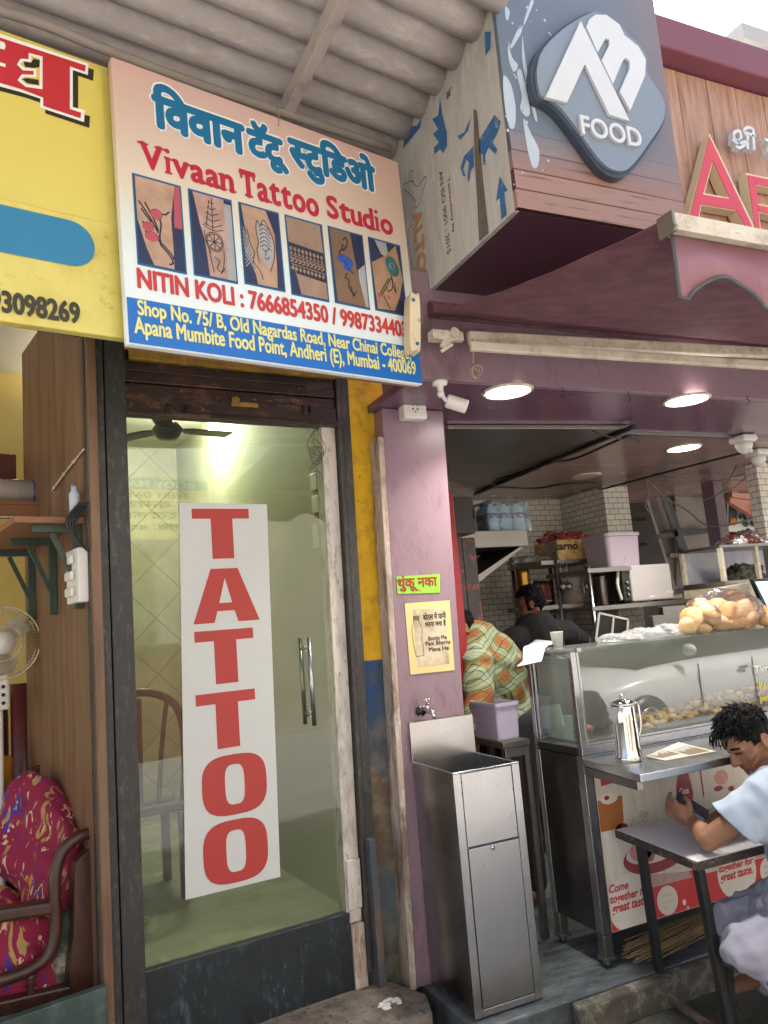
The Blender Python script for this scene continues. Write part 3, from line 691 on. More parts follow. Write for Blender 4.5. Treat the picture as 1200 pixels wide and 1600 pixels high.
# six photo prints
SK = {k: M('skin_print_'+k, c, .4, 0, .22, 9, 0, 5, [('#7d6152', .22, 7, 3)]) for k, c in dict(a='#cdaa90', b='#cba696', c='#c2a084', d='#ab917a', e='#80664f', f='#b89272').items()}
INK = M('ink_print', '#2c2a30', .4, 0, .2, 20); NAVY = M('navy_print', '#2b3350', .4, 0, .4, 8); GRYP = M('grey_print', '#a9a8a6', .4, 0, .3, 8); PINKP = M('pink_print', '#b5545f', .4, 0, .2, 8); BRDR = M('blue_border_print', '#1b5c8e', .4, 0, .05, 8); TEALP = M('feather_print', '#2f6f66', .4, 0, .3, 10); BLUP = M('butterfly_print', '#2d56b0', .4, 0, .2, 10)
PH = [((207, 270), (284, 291), (291, 429), (214, 413)), ((294, 294), (363, 313), (371, 445), (302, 429)), ((373, 316), (437, 332), (445, 457), (381, 443)), ((445, 336), (504, 350), (514, 472), (455, 461)), ((512, 353), (567, 367), (578, 484), (523, 474)), ((575, 370), (626, 383), (636, 494), (586, 486))]
def strokes(m, pts_list, w, y):
    for pts in pts_list:
        P = [Vector((p[0], 0, p[1])) for p in pts]; P = spline(P, 5) if len(P) > 2 else P
        for i in range(len(P)-1):
            d = (P[i+1]-P[i])
            if d.length < 1e-6: continue
            d.normalize(); nn = Vector((-d.z, 0, d.x))*w/2; a_, b_ = P[i]-d*w*.3, P[i+1]+d*w*.3
            m.raw([(p.x, y-.00002*(i % 3), p.z) for p in (a_-nn, b_-nn, b_+nn, a_+nn)], [(0, 1, 2, 3)])
rr = random.Random(5)
for k, (a, b, c, d) in enumerate(PH):
    A, B, C_, D = [sl_(*p, -.0014) for p in (a, b, c, d)]
    x0, x1 = (A.x+D.x)/2, (B.x+C_.x)/2; z1, z0 = (A.z+B.z)/2, (C_.z+D.z)/2; w_, h_ = x1-x0, z1-z0
    f = lambda u, v: (x0+u*w_, z0+v*h_)
    R4 = lambda u0, v0, u1, v1: [f(u0, v0), f(u1, v0), f(u1, v1), f(u0, v1)]
    mb = MB(); mb.poly(R4(0, 0, 1, 1), -.0014); ph = mb.build('photo_print', BRDR, sb)
    mb = MB(); mats = [NAVY, list(SK.values())[k], GRYP, INK, PINKP, TEALP, BLUP]; e = .035; eb = .025
    mb.poly(R4(e, eb, 1-e, 1-eb), -.0017)
    y1, y2, y3 = -.0020, -.0023, -.0026
    if k == 0:
        mb.mi = 4; mb.poly([f(.8, .5), f(.965, .5), f(.965, .975), f(.84, .975)], y1)
        mb.mi = 1; mb.poly([f(.05, .975), f(.05, .5), f(.2, .2), f(.33, .03), f(.74, .03), f(.75, .3), f(.74, .6), f(.86, .975)], y2)
        mb.mi = 3; strokes(mb, [[f(.1, .7), f(.3, .55), f(.45, .4)], [f(.22, .7), f(.36, .56), f(.46, .42)], [f(.14, .62), f(.32, .5)], [f(.5, .62), f(.62, .62), f(.7, .66)], [f(.4, .62), f(.52, .52), f(.48, .36), f(.5, .28)], [f(.5, .26), f(.65, .18), f(.72, .1), f(.65, .07)], [f(.48, .3), f(.68, .2), f(.74, .14)], [f(.2, .38), f(.3, .3), f(.44, .32), f(.5, .26)], [f(.15, .48), f(.28, .44), f(.34, .36)]], .006, y3)
        mb.mi = 4; mb.ell(Vector((f(.44, .6)[0], y3, f(.44, .6)[1])), (.022, .0004, .02), sub=2); mb.ell(Vector((f(.26, .44)[0], y3, f(.26, .44)[1])), (.02, .0004, .018), sub=2); mb.ell(Vector((f(.32, .34)[0], y3, f(.32, .34)[1])), (.025, .0004, .018), sub=2)
    if k == 1:
        mb.mi = 2; mb.poly(R4(.72, .03, .965, .93), y1)
        mb.mi = 1; mb.poly([f(.1, .975), f(.8, .975), f(.8, .5), f(.76, .03), f(.36, .03), f(.3, .45), f(.22, .6)], y2); mb.mi = 3
        st = [[f(.52+.2*cos(t), .44+.11*sin(t)) for t in [j*pi/6 for j in range(13)]], [f(.52+.17*cos(t), .44+.09*sin(t)) for t in [j*pi/6 for j in range(13)]]]
        for j in range(8): st.append([f(.52, .44), f(.52+.16*cos(j*pi/4), .44+.09*sin(j*pi/4))])
        for j in range(5): st.append([f(.32+.03*j, .64+.065*j), f(.5, .61+.07*j), f(.72-.04*j, .66+.06*j)]); st.append([f(.36+.02*j, .62+.065*j), f(.38+.02*j, .68+.06*j)])
        st += [[f(.28, .62), f(.5, .57), f(.74, .6)], [f(.5, .58), f(.52, .95)], [f(.38, .34), f(.42, .2), f(.46, .08)], [f(.72, .36), f(.7, .2), f(.62, .08)], [f(.5, .26), f(.6, .22), f(.54, .14), f(.64, .1), f(.72, .16)], [f(.3, .55), f(.34, .4), f(.42, .3)]]
        strokes(mb, st, .0035, y3)
    if k == 2:
        mb.mi = 2
        strokes(mb, [[f(.06, .7-.05*j), f(.3, .4-.05*j)] for j in range(6)]+[[f(.3, .6-.06*j), f(.07, .38-.04*j)] for j in range(5)], .003, y1)
        mb.mi = 1; mb.poly([f(.06, .975), f(.66, .975), f(.84, .7), f(.83, .3), f(.8, .03), f(.32, .03), f(.24, .35), f(.1, .75)], y2)
        mb.mi = 2; mb.poly([f(.42, .45), f(.4, .75), f(.52, .84), f(.66, .78), f(.78, .6), f(.76, .42), f(.62, .25), f(.5, .3)], y2-.0001); mb.mi = 3
        st = [[f(.4, .3), f(.36, .45), f(.42, .55), f(.38, .7), f(.42, .82), f(.5, .78), f(.58, .85), f(.68, .78), f(.8, .6), f(.78, .4), f(.66, .22)], [f(.16, .68), f(.22, .5), f(.3, .42), f(.26, .3), f(.4, .2), f(.46, .1)]]
        for j in range(6): st.append([f(.46, .5+.05*j), f(.58, .54+.05*j), f(.72, .48+.05*j)])
        st += [[f(.5, .48), f(.58, .46), f(.66, .5)], [f(.54, .38), f(.6, .36), f(.66, .4)], [f(.58, .46), f(.57, .4)]]
        strokes(mb, st, .0035, y3)
    if k == 3:
        mb.mi = 1; mb.poly([f(.035, .975), f(.93, .975), f(.96, .6), f(.96, .03), f(.26, .03), f(.18, .25), f(.05, .5)], y1)
        mb.mi = 3; mb.poly([f(.04, .66), f(.96, .62), f(.97, .24), f(.18, .28), f(.06, .5)], y2); mb.mi = 1
        for j in range(9):
            u = .09+.1*j
            for v, s_ in ((.59, .032), (.345, .032)):
                v -= .04*u; mb.poly([f(u-.04, v), f(u, v-s_), f(u+.04, v), f(u, v+s_)], y3)
            mb.poly([f(u-.035, .52-.04*u), f(u+.035, .52-.04*u), f(u, .56-.04*u)], y3); mb.poly([f(u-.02, .49-.04*u), f(u+.06, .455-.04*u), f(u+.03, .445-.04*u), f(u-.05, .475-.04*u)], y3); mb.poly([f(u-.05, .425-.04*u), f(u+.03, .45-.04*u), f(u+.06, .44-.04*u), f(u-.02, .415-.04*u)], y3)
        for v in (.505, .395): mb.poly([f(.08, v), f(.96, v-.04), f(.96, v-.05), f(.08, v-.01)], y3)
    if k == 4:
        mb.mi = 2; mb.poly([f(.8, .03), f(.965, .03), f(.965, .6), f(.75, .5)], y1)
        mb.mi = 1; mb.poly([f(.05, .975), f(.62, .975), f(.72, .5), f(.88, .03), f(.08, .03)], y2)
        mb.mi = 3; strokes(mb, [[f(.4, .86), f(.5, .9), f(.5, .8), f(.38, .72), f(.36, .78), f(.44, .78)], [f(.38, .74), f(.26, .68), f(.28, .56)], [f(.42, .42), f(.36, .36), f(.46, .34), f(.44, .24), f(.56, .16), f(.5, .2)], [f(.5, .26), f(.54, .14), f(.62, .2)]], .006, y3)
        mb.mi = 6
        for q in ((.36, .6, .03, .02), (.5, .57, .022, .022), (.44, .5, .02, .014)): mb.ell(Vector((f(q[0], q[1])[0], y3, f(q[0], q[1])[1])), (q[2], .0004, q[3]), sub=2)
        mb.mi = 3; strokes(mb, [[f(.3, .65), f(.38, .58), f(.46, .5), f(.6, .44)]], .005, y3-.0003)
    if k == 5:
        mb.mi = 2; mb.poly([f(.2, .975), f(.55, .975), f(.6, .75), f(.36, .8)], y1)
        mb.mi = 1; mb.poly([f(.04, .65), f(.5, .8), f(.85, .975), f(.965, .5), f(.8, .25), f(.6, .05), f(.08, .03)], y2)
        mb.mi = 5; mb.ell(Vector((f(.66, .66)[0], y3, f(.66, .66)[1])), (.034, .0004, .045), Matrix.Rotation(-.4, 3, 'Y'), 2); mb.mi = 1; mb.ell(Vector((f(.66, .67)[0], y3-.0003, f(.66, .67)[1])), (.014, .0004, .016), sub=2); mb.mi = 6; mb.ell(Vector((f(.66, .67)[0], y3-.0006, f(.66, .67)[1])), (.009, .0004, .011), sub=2)
        mb.mi = 3; strokes(mb, [[f(.2, .24), f(.5, .48)], [f(.24, .22), f(.54, .46)], [f(.5, .44), f(.62, .5), f(.6, .36), f(.46, .3), f(.42, .36)], [f(.6, .54), f(.62, .42), f(.7, .3), f(.68, .44)], [f(.3, .22), f(.46, .06)]], .005, y3)
        mb.mi = 4; mb.ell(Vector((f(.46, .22)[0], y3, f(.46, .22)[1])), (.008, .0004, .01), sub=2); mb.ell(Vector((f(.17, .22)[0], y3, f(.17, .22)[1])), (.01, .0004, .01), sub=2)
    mb.build('picture', mats, ph, recalc=False)
# yellow board of the neighbour
YD = .064
yx1 = sl_(170, 82, YD).x; yz1 = sl_(120, 60, YD).z; yz0 = sl_(190, 528, YD).z
ys = thing('yellow_signboard', 'yellow signboard of the shop on the left with a big red letter and phone number', 'signboard', (yx1, YD, yz0), SF)
YM = M('yellow_flex', '#dccf70', .38, 0, .06, 2, .05, 3, [('#c2ad4c', .22, 4, 2), ('#8f7a30', .10, 60, .4), ('#a89440', .12, 16, .8)])
mb = MB(); x0 = yx1-1.6
xr = sl_(190, 528, YD).x+.25
mb.box(x0, xr, YD+.002, YD+.04, yz0, SZ1+.006); mb.build('board', YM, ys, bev=.005)
mb = MB(); a = sl_(172, 350, YD); mb.poly([(x0+.002, sl_(100, 330, YD).z), (a.x, sl_(172, 350, YD).z), (a.x, SZ1-.02), (x0+.002, SZ1-.02)], YD); mb.build('patch', M('yellow_flex_patch', '#d8c966', .35, 0, .04, 2, .03, 3), ys)
def tr(pts, y): return [sl_(p[0]/2.857, p[1]/2.857, y) for p in pts]
# the red letter, traced as outline / face / shadow
stem_o = [(-60, 130), (395, 285), (392, 335), (325, 312), (325, 478), (378, 492), (375, 545), (178, 480), (180, 440), (90, 410), (-60, 370)]
red = [(-60, 148), (383, 292), (380, 320), (312, 296), (312, 486), (362, 503), (360, 528), (193, 473), (193, 436), (100, 400), (-60, 352)]
def shift(P, dx, dy): return [(p[0]+dx, p[1]+dy) for p in P]
mb = MB(); mb.poly(tr(shift(stem_o, 24, 26), YD-.0014), YD-.0014); mb.build('letter_shadow', M('black_print_shadow', '#2c2717', .45), ys)
mb = MB(); mb.poly(tr(stem_o, YD-.0024), YD-.0024); mb.build('letter_outline', WHI, ys)
mb = MB(); mb.poly(tr(red, YD-.0034), YD-.0034); mb.build('letter', M('letter_red_print', '#bb2f38', .4, 0, .05, 6), ys)
cnt_o = [(128, 236), (190, 252), (190, 398), (115, 388), (78, 358), (98, 332), (150, 334), (150, 316), (102, 314), (76, 288), (92, 262), (128, 264)]
cnt = [(140, 250), (178, 262), (178, 385), (120, 376), (92, 355), (110, 342), (162, 346), (162, 306), (112, 304), (90, 286), (104, 272), (140, 276)]
mb = MB(); mb.poly(tr(cnt_o, YD-.0044), YD-.0044); mb.build('counter_outline', WHI, ys)
mb = MB(); mb.poly(tr(cnt, YD-.0054), YD-.0054); mb.build('counter_shape', YM, ys)
mb = MB(); mb.poly(tr([(104, 274), (138, 280), (150, 262), (178, 268), (176, 300), (150, 304), (112, 298)], YD-.006), YD-.006); mb.poly(tr([(98, 352), (120, 348), (172, 356), (174, 380), (122, 372)], YD-.006), YD-.006); mb.mi = 0; mb.build('counter_shadow', bpy.data.materials['black_print_shadow'], ys)
mb = MB(); mb.poly(tr([(-60, 130+30), (20, 190), (25, 205), (20, 222), (-60, 200)], YD-.0044), YD-.0044); mb.poly(tr([(-60, 262), (25, 285), (25, 300), (-60, 275)], YD-.0044), YD-.0044); mb.build('letter_gap', WHI, ys)
# blue pill
mb = MB(); a, b = sl_(148, 385, YD-.0014), sl_(120, 340, YD-.0014)
zc_t, zc_b = sl_(70, 335, YD-.0014).z, sl_(70, 407, YD-.0014).z; zc = (zc_t+zc_b)/2; r_ = (zc_t-zc_b)/2
mb.poly([(x0+.05, zc-r_)]+[(a.x-r_+r_*cos(t), zc+r_*sin(t)) for t in [-pi/2+pi*k/16 for k in range(17)]]+[(x0+.05, zc+r_)], YD-.0014); mb.build('blue_pill', M('pill_blue_print', '#2f7fa6', .4, 0, .08, 6), ys)
mb = MB(); a, b, t = sl_(-75, 478, YD), sl_(125, 507, YD), sl_(-75, 448, YD); z0 = (sl_(0, 487, YD).z+b.z)/2
text(mb, '98693098269', a.x, b.x, z0, z0+.068, YD-.0016, .015, 0, .002); mb.build('phone_number', M('dark_number_print', '#3a3524', .45), ys)
# ---------------------------------------------------------------- corrugated roof over the signs
RF = Frame((1.5, 0, 3.68), 10.5)
rf = thing('corrugated_roof', 'grey corrugated cement sheet roof over the signboards', 'roof', (0, 2.9, 0), RF)
mb = MB(); N = 150; cols = []
def zprof(v, j): return .045-.06*abs(cos(pi*v/.152))**.8
yy0 = 1.15; yy1 = 3.5
xe = [.02, -4.2]
nx = 26
rows = []
for j in range(nx+1):
    row = []
    for i in range(N+1):
        v = yy0+(yy1-yy0)*i/N
        xend = .1853*v+.062 + .012*noise.noise(Vector((v*8, 1, 1)))
        x = xend + (-4.4-xend)*j/nx
        row.append(mb.b.verts.new((x, v, zprof(v, 0))))
    rows.append(row)
for j in range(nx):
    for i in range(N): mb.b.faces.new([rows[j][i], rows[j][i+1], rows[j+1][i+1], rows[j+1][i]])
o = mb.build('sheet', K['asb'], rf, smooth=True); sm = o.modifiers.new('thickness', 'SOLIDIFY'); sm.thickness = .008
a = RF.I @ atZ(447, 172, 3.60); b = RF.I @ atZ(532, 0, 3.60); d = (b-a).normalized()
mb = MB(); mb.bar(a-d*.5, b+d*1.0, .045, .075); mb.build('rafter', K['rafter'], rf, bev=.005)
a2, b2 = a+Vector((-1.5, -.05, 0)), b+Vector((-1.5, -.05, 0)); mb = MB(); mb.bar(a2-d*.5, b2+d*1, .045, .075); mb.build('rafter', K['rafter'], rf, bev=.005)
mb = MB(); p = [SF.L(x, y, .10) for x, y in ((-60, 0), (60, 35), (150, 72), (300, 128), (430, 172), (610, 232))]
P = [SF.M @ q for q in p]
mb.tube(spline(P, 4), .018, 10); mb.tube(spline([q+Vector((0, .02, .02+.004*sin(i*3))) for i, q in enumerate(P)], 6), .006, 6)
tag(mb.build('conduit_pipe', K['pipe']), 'grey conduit pipe and cable along the top edge of the signboards', 'pipe')
mb = MB(); q = SF.L(432, 165, -.002); mb.tube([SF.M @ (q+Vector((.0, -.004, 0))), SF.M @ (q+Vector((.003, -.006, -.05))), SF.M @ (q+Vector((-.002, -.006, -.09)))], .0016, 5)
for k in range(3): mb.tube([SF.M @ (q+Vector((-.03, .01, .01*k))), SF.M @ (q+Vector((.03, .0, .012*k-.008)))], .0014, 5)
tag(mb.build('tie_wire', K['pipe']), 'thin tie wire at the top of the tattoo sign below the rafter', 'wire')
# wall above and behind the signs
mb = MB(); mb.box(GX0-.15, .10, .04, .075, 2.52, 3.9); mb.box(.08, .6, .31, .38, 2.2, 3.9); o = mb.build('upper_wall', K['darkwall'], fr=TF); tag(o, 'plain dark wall behind the signboards above the shop doors', 'wall')
# ---------------------------------------------------------------- food shop shell
CZ = 2.5
mb = MB(); a, b = atY(601, 900, 3.15), atY(713, 900, 3.15); xl = 1.418; xr = 1.775
mb.raw([(1.402, 3.15, 0), (1.722, 3.15, 0), (xr+.02, 3.15, CZ), (1.47, 3.15, CZ), (1.402, 3.5, 0), (1.722, 3.5, 0), (xr+.02, 3.5, CZ), (1.47, 3.5, CZ)],
       [(0, 1, 2, 3), (5, 4, 7, 6), (0, 3, 7, 4), (1, 5, 6, 2), (3, 2, 6, 7), (0, 4, 5, 1)])
tag(mb.build('mauve_pillar', K['purple'], loc=(1.57, 3.15, 0), bev=.004), 'mauve clad pillar behind the steel sink, carrying the socket and two notices', 'pillar')
can = thing('shop_canopy', 'plum panelled ceiling and lintel of the food shop with round lamps', 'ceiling', (1.45, 2.72, CZ))
mb = MB(); mb.box(1.44, 8, 2.72, 2.76, CZ, 2.98); mb.build('lintel', K['purple'], can, bev=.003)
mb = MB(); mb.box(1.44, 8, 2.762, 3.40, CZ+.002, CZ+.04); mb.build('front_panel', K['purpledark'], can, bev=.003)
mb = MB(); mb.box(1.44, 8, 3.404, 3.43, CZ-.012, CZ+.03); mb.build('panel_trim', K['steeld'], can)
CM = M('brown_ceiling_panel', '#8a6e66', .25, 0, .08, 2, .02, 5)
mb = MB()
for k in range(3): mb.box(1.44, 8, 3.434+.82*k, 3.43+.82*(k+1), CZ+.001, CZ+.04)
mb.build('rear_panel', CM, can, bev=.002)
# grey duct housing left under the ceiling
mb = MB(); P = [atZ(*q, 2.478) for q in ((700, 670), (985, 670), (745, 768), (704, 752))]
mb.raw([(p.x, p.y, 2.478) for p in P]+[(p.x, p.y, 2.499) for p in P], [(0, 1, 2, 3), (7, 6, 5, 4), (0, 4, 5, 1), (1, 5, 6, 2), (2, 6, 7, 3), (3, 7, 4, 0)])
tag(mb.build('duct_panel', K['steeld'], bev=.002), 'grey metal duct panel under the ceiling beside the mauve pillar', 'duct')
# round downlights
LM = emit('lit_diffuser', '#fff8ec', 9); OFFM = M('unlit_diffuser', '#b9a498', .5)
lamps = [((793, 612), 1, 'lit round ceiling lamp nearest the mauve pillar'), ((1073, 625), 1, 'lit round ceiling lamp at the front right near the awning arm'), ((1068, 700), 1, 'lit round ceiling lamp further back, beside the dome camera'), ((916, 744), 0, 'unlit round ceiling lamp above the tiled corner'), ((1165, 745), 0, 'unlit round ceiling lamp by the pink corner at far right')]
for (p, lit, lb) in lamps:
    q = atZ(p[0], p[1], CZ-.004)
    t = thing('ceiling_lamp', lb, 'ceiling lamp', (q.x, q.y, CZ), group='round lamps in the food shop ceiling')
    rr_ = .115
    mb = MB(); mb.lathe([(rr_-.012, -.010), (rr_, -.008), (rr_+.004, .0), (rr_-.014, .0)], (q.x, q.y, CZ), 36, cap=False); mb.build('rim', K['ivory'], t)
    mb = MB(); mb.lathe([(0, -.007), (rr_-.014, -.007)], (q.x, q.y, CZ), 36, cap=False); mb.build('diffuser', LM if lit else OFFM, t)
    if lit:
        al = bpy.data.lights.new('lamp_light', 'AREA'); al.shape = 'DISK'; al.size = .2; al.energy = 5; al.spread = radians(120); al.color = (1, .95, .86)
        ao = bpy.data.objects.new('lamp_light', al); COL.objects.link(ao); ao.parent = t; ao.location = (0, 0, -.02)
# walls
mb = MB(); mb.box(1.9, 4.30, 5.6, 5.7, 0, CZ-.001); tag(mb.build('tiled_wall', K['tiles']), 'white brick-tiled back wall behind the shelves', 'wall')
mb = MB(); mb.box(4.30, 4.36, 5.06, 5.7, 0, CZ-.002); mb.box(4.30, 4.56, 5.0, 5.058, 0, CZ-.002); tag(mb.build('tiled_corner_wall', K['tiles']), 'tiled side wall ending in a narrow tile column by the dark opening', 'wall')
mb = MB(); mb.box(1.80, 1.9, 3.5, 5.7, 0, CZ-.003); tag(mb.build('dark_side_wall', K['darkwall']), 'dark side wall behind the fridge', 'wall')
bk = thing('rear_store', 'dark back room seen through the opening right of the tiles', 'room', (4.6, 6.0, 0))
mb = MB(); mb.box(4.30, 12, 6.9, 7.0, 0, 2.7); mb.box(4.30, 12, 5.9, 6.9, 2.56, 2.6); mb.build('back_wall', K['darkwall'], bk)
GS = M('grey_metal_sheet', '#8b8078', .55, 0, .1, 3, .1, 12, [('#6a5f58', .3, 3, 2)])
mb = MB(); a, b, c, d = atY(1010, 770, 5.6), atY(1118, 755, 5.6), atY(1130, 930, 5.6), atY(1060, 930, 5.6)
mb.raw([a, b, c, d, a+Vector((0, .03, 0)), b+Vector((0, .03, 0)), c+Vector((0, .03, 0)), d+Vector((0, .03, 0))], [(0, 1, 2, 3), (7, 6, 5, 4), (0, 4, 5, 1), (1, 5, 6, 2), (2, 6, 7, 3), (3, 7, 4, 0)]); mb.build('metal_sheet', GS, bk)
mb = MB(); mb.bar(atY(1035, 765, 5.5), atY(1092, 930, 5.5), .07, .05); mb.bar(atY(1030, 838, 5.52), atY(1112, 828, 5.52), .05, .05); mb.build('brace', K['blackplastic'], bk)
mb = MB(); mb.bar(atY(1050, 868, 5.55), atY(1115, 861, 5.55), .05, .04); mb.bar(atY(1054, 770, 5.57), atY(1062, 930, 5.57), .04, .03); mb.build('batten', GS, bk)
for (x0, y0, x1) in ((972, 812, 1008), (974, 852, 1010), (972, 766, 1006)):
    mb = MB(); mb.bar(atY(x0, y0, 5.9), atY(x1, y0-1, 5.9), .03, .03); mb.build('shelf_edge', K['steeld'], bk)
# plum post and the pink corner at far right
b = atY(1128, 850, 4.8); c = atY(1142, 850, 4.8); yr = b.x/atY(1109, 850, 1).x
mp_ = thing('mauve_post', 'post with a light mauve front and dark plum side, right of the dark opening', 'post', (b.x, 4.8, 0))
mb = MB(); mb.box(b.x, c.x, 4.80, yr, 0, CZ-.005); mb.build('front', K['purple'], mp_)
mb = MB(); mb.box(b.x-.004, b.x-.001, 4.802, yr, 0, CZ-.006); mb.build('plum_side', M('dark_plum', '#4a2638', .5, 0, .1, 4), mp_)  # thin sheet that makes the left face darker than the front
PK = M('salmon_panel', '#c98f78', .6, 0, .08, 3)
a, b = atY(1141, 757, 5.4), atY(1300, 757, 5.4)
mb = MB(); P = [atY(*q, 5.4) for q in ((1141, 768), (1260, 720), (1260, 830), (1200, 820), (1141, 785))]
mb.poly(P, 5.4, .06); mb.bar(atY(1141, 773, 5.37), atY(1230, 786, 5.37), .05, .05); mb.bar(atY(1180, 800, 5.36), atY(1250, 790, 5.36), .05, .05); mb.poly([atY(*q, 5.38) for q in ((1181, 800), (1250, 795), (1250, 830), (1190, 822))], 5.375, .02)
tag(mb.build('salmon_awning', PK), 'salmon pink awning panel beyond the light mauve post', 'awning')
ps = thing('menu_poster', 'pale poster with dark green leaves and orange blot at the far right', 'poster', atY(1139, 830, 5.6))
mb = MB(); mb.poly([atY(*q, 5.6) for q in ((1139, 783), (1250, 778), (1250, 835), (1139, 830))], 5.6, .02); mb.build('sheet', M('pale_poster', '#dfe3d6', .5), ps)
mb = MB(); mb.poly([atY(*q, 5.59) for q in ((1139, 784), (1151, 784), (1153, 818), (1139, 818))], 5.594, .004); mb.build('dark_band', M('poster_grey', '#5a6258', .5, 0, .3, 10), ps)
mb = MB(); rr = random.Random(4)
for k in range(16):
    q = atY(rr.uniform(1154, 1185), rr.uniform(786, 822), 5.59); mb.ell(q, (.03*rr.uniform(.5, 1), .003, .03*rr.uniform(.6, 1.2)), Matrix.Rotation(rr.uniform(0, 3), 3, 'Y'), 2)
mb.build('leaf_print', M('leaf_green_print', '#2d5a48', .5, 0, .3, 10), ps)
mb = MB(); q = atY(1174, 792, 5.585); mb.ell(q, (.06, .004, .05), sub=2); q = atY(1146, 815, 5.585); mb.ell(q, (.05, .004, .04), sub=2); mb.build('orange_print', M('orange_print', '#c98a3a', .5), ps)
# ---------------------------------------------------------------- fascia box with the big logo
FY = 2.05
bx = thing('fascia_box', 'big fascia box with wood print, blue sky print and a grey diamond logo reading FOOD', 'sign box', (BX, FY, 2.9))
bz = 2.9; bxr = atY(1075, 362, FY).x; bt = 4.35
def boxprint():
    m = M('printed_fascia', '#67737f', .3, 0, .06, 2, 0, 5); n = m.node_tree.nodes; l = m.node_tree.links; b = n['Principled BSDF']; blue = b.inputs['Base Color'].links[0].from_socket
    tc = n.new('ShaderNodeTexCoord'); sp = n.new('ShaderNodeSeparateXYZ'); l.new(tc.outputs['Object'], sp.inputs[0])
    c = n.new('ShaderNodeCombineXYZ'); l.new(sp.outputs[0], c.inputs[0]); l.new(sp.outputs[2], c.inputs[1])
    br = n.new('ShaderNodeTexBrick'); br.inputs['Color1'].default_value = lin('#a27f70'); br.inputs['Color2'].default_value = lin('#94705f'); br.inputs['Mortar'].default_value = lin('#4a3028'); br.inputs['Scale'].default_value = 1; br.inputs['Mortar Size'].default_value = .003; br.inputs['Brick Width'].default_value = 3; br.inputs['Row Height'].default_value = .075
    l.new(c.outputs[0], br.inputs[0])
    mp = n.new('ShaderNodeMapping'); mp.inputs['Scale'].default_value = (2, 2, 30); l.new(tc.outputs['Object'], mp.inputs[0]); nz = n.new('ShaderNodeTexNoise'); nz.inputs['Scale'].default_value = 2.2; nz.inputs['Detail'].default_value = 8; l.new(mp.outputs[0], nz.inputs[0])
    r0 = n.new('ShaderNodeMapRange'); r0.inputs[1].default_value = .56; r0.inputs[2].default_value = .7; r0.inputs[4].default_value = .7; l.new(nz.outputs[0], r0.inputs[0])
    wd = n.new('ShaderNodeMix'); wd.data_type = 'RGBA'; l.new(br.outputs[0], wd.inputs[6]); wd.inputs[7].default_value = lin('#5b3b30'); l.new(r0.outputs[0], wd.inputs[0])
    r = n.new('ShaderNodeMapRange'); r.inputs[1].default_value = .16; r.inputs[2].default_value = .34; l.new(sp.outputs[2], r.inputs[0])
    mx = n.new('ShaderNodeMix'); mx.data_type = 'RGBA'; l.new(wd.outputs[2], mx.inputs[6]); l.new(blue, mx.inputs[7]); l.new(r.outputs[0], mx.inputs[0])
    # rust-brown print towards the right edge
    r3 = n.new('ShaderNodeMapRange'); r3.inputs[1].default_value = .50; r3.inputs[2].default_value = .78; r3.inputs[4].default_value = .45; l.new(sp.outputs[0], r3.inputs[0])
    mz = n.new('ShaderNodeMix'); mz.data_type = 'RGBA'; l.new(mx.outputs[2], mz.inputs[6]); mz.inputs[7].default_value = lin('#8d6f66'); l.new(r3.outputs[0], mz.inputs[0])
    l.new(mz.outputs[2], b.inputs['Base Color']); return m
mb = MB(); mb.box(BX+.001, bxr, FY, FY+.02, bz+.002, bt); mb.build('front_panel', boxprint(), bx)
SIDE = M('film_covered_panel', '#bebcb4', .4, 0, .05, 3, .06, 10, [('#a39d92', .2, 4, 2), ('#d0cec8', .25, 10, .8), ('#5e564d', .07, 30, .6)], stretch=(1, 3, .6))
mb = MB(); mb.box(BX, BX+.02, FY+.021, 3.5, bz, bt); mb.build('side_panel', SIDE, bx)
mb = MB(); mb.box(BX+.022, bxr, FY+.022, 2.72, bz+.001, bz+.02); mb.build('underside', M('plum_underside', '#5a3e4a', .35, 0, .1, 3), bx)
mb = MB(); mb.box(bxr-.02, bxr-.002, FY+.022, 2.72, bz+.022, bt); mb.build('right_panel', SIDE, bx)
def smooth_poly(P, n=3, idx=None):
    Q = [Vector((p[0], 0, p[1])) for p in P]; out = []; N = len(Q)
    for i in range(N):
        p0, p1, p2, p3 = Q[i-1], Q[i], Q[(i+1) % N], Q[(i+2) % N]
        for k in range(n):
            t = k/n; v = .5*((2*p1)+(p2-p0)*t+(2*p0-5*p1+4*p2-p3)*t*t+(3*p1-p0-3*p2+p3)*t**3); out.append((v.x, v.z))
    return out
# print on the side panel
PF = Frame((BX, 2.8, bz), -90)
prt = [[], []]
def s3(px, py): return PF.L(px, py, -.0012)
ORG = M('orange_stamp', '#c28a5e', .5, 0, .15, 20); BLS = M('blue_stamp', '#34699a', .5, 0, .2, 20, 0, 5, [('#b5b1a6', .2, 25, .6)]); DKS = M('grey_stamp', '#5b5a5c', .5, 0, .2, 20)
def z2(x, y): return (620+x*200/762, 60+y*420/1600)
def vert_text(s, x, y0, y1, wpx, m, bold=0):
    """lettering running downwards on the side panel, between two zoom-picture heights"""
    a, b = s3(*z2(x, y0)), s3(*z2(x, y1)); c = s3(*z2(x+wpx, y0)); L_ = a.z-b.z; h = abs(c.x-a.x)
    tf = Matrix(((0, 0, 1, a.x), (0, 1, 0, 0), (-1, 0, 0, a.z), (0, 0, 0, 1)))
    text(m, s, 0, L_, 0, h, -.0012, .015, 0, bold, 6, tf)
mb = MB(); vert_text('ALTOS', 92, 1055, 1520, 55, mb, .004)
mb.build('orange_stamp', ORG, bx).matrix_local = Matrix.Translation((0, 0, 0))
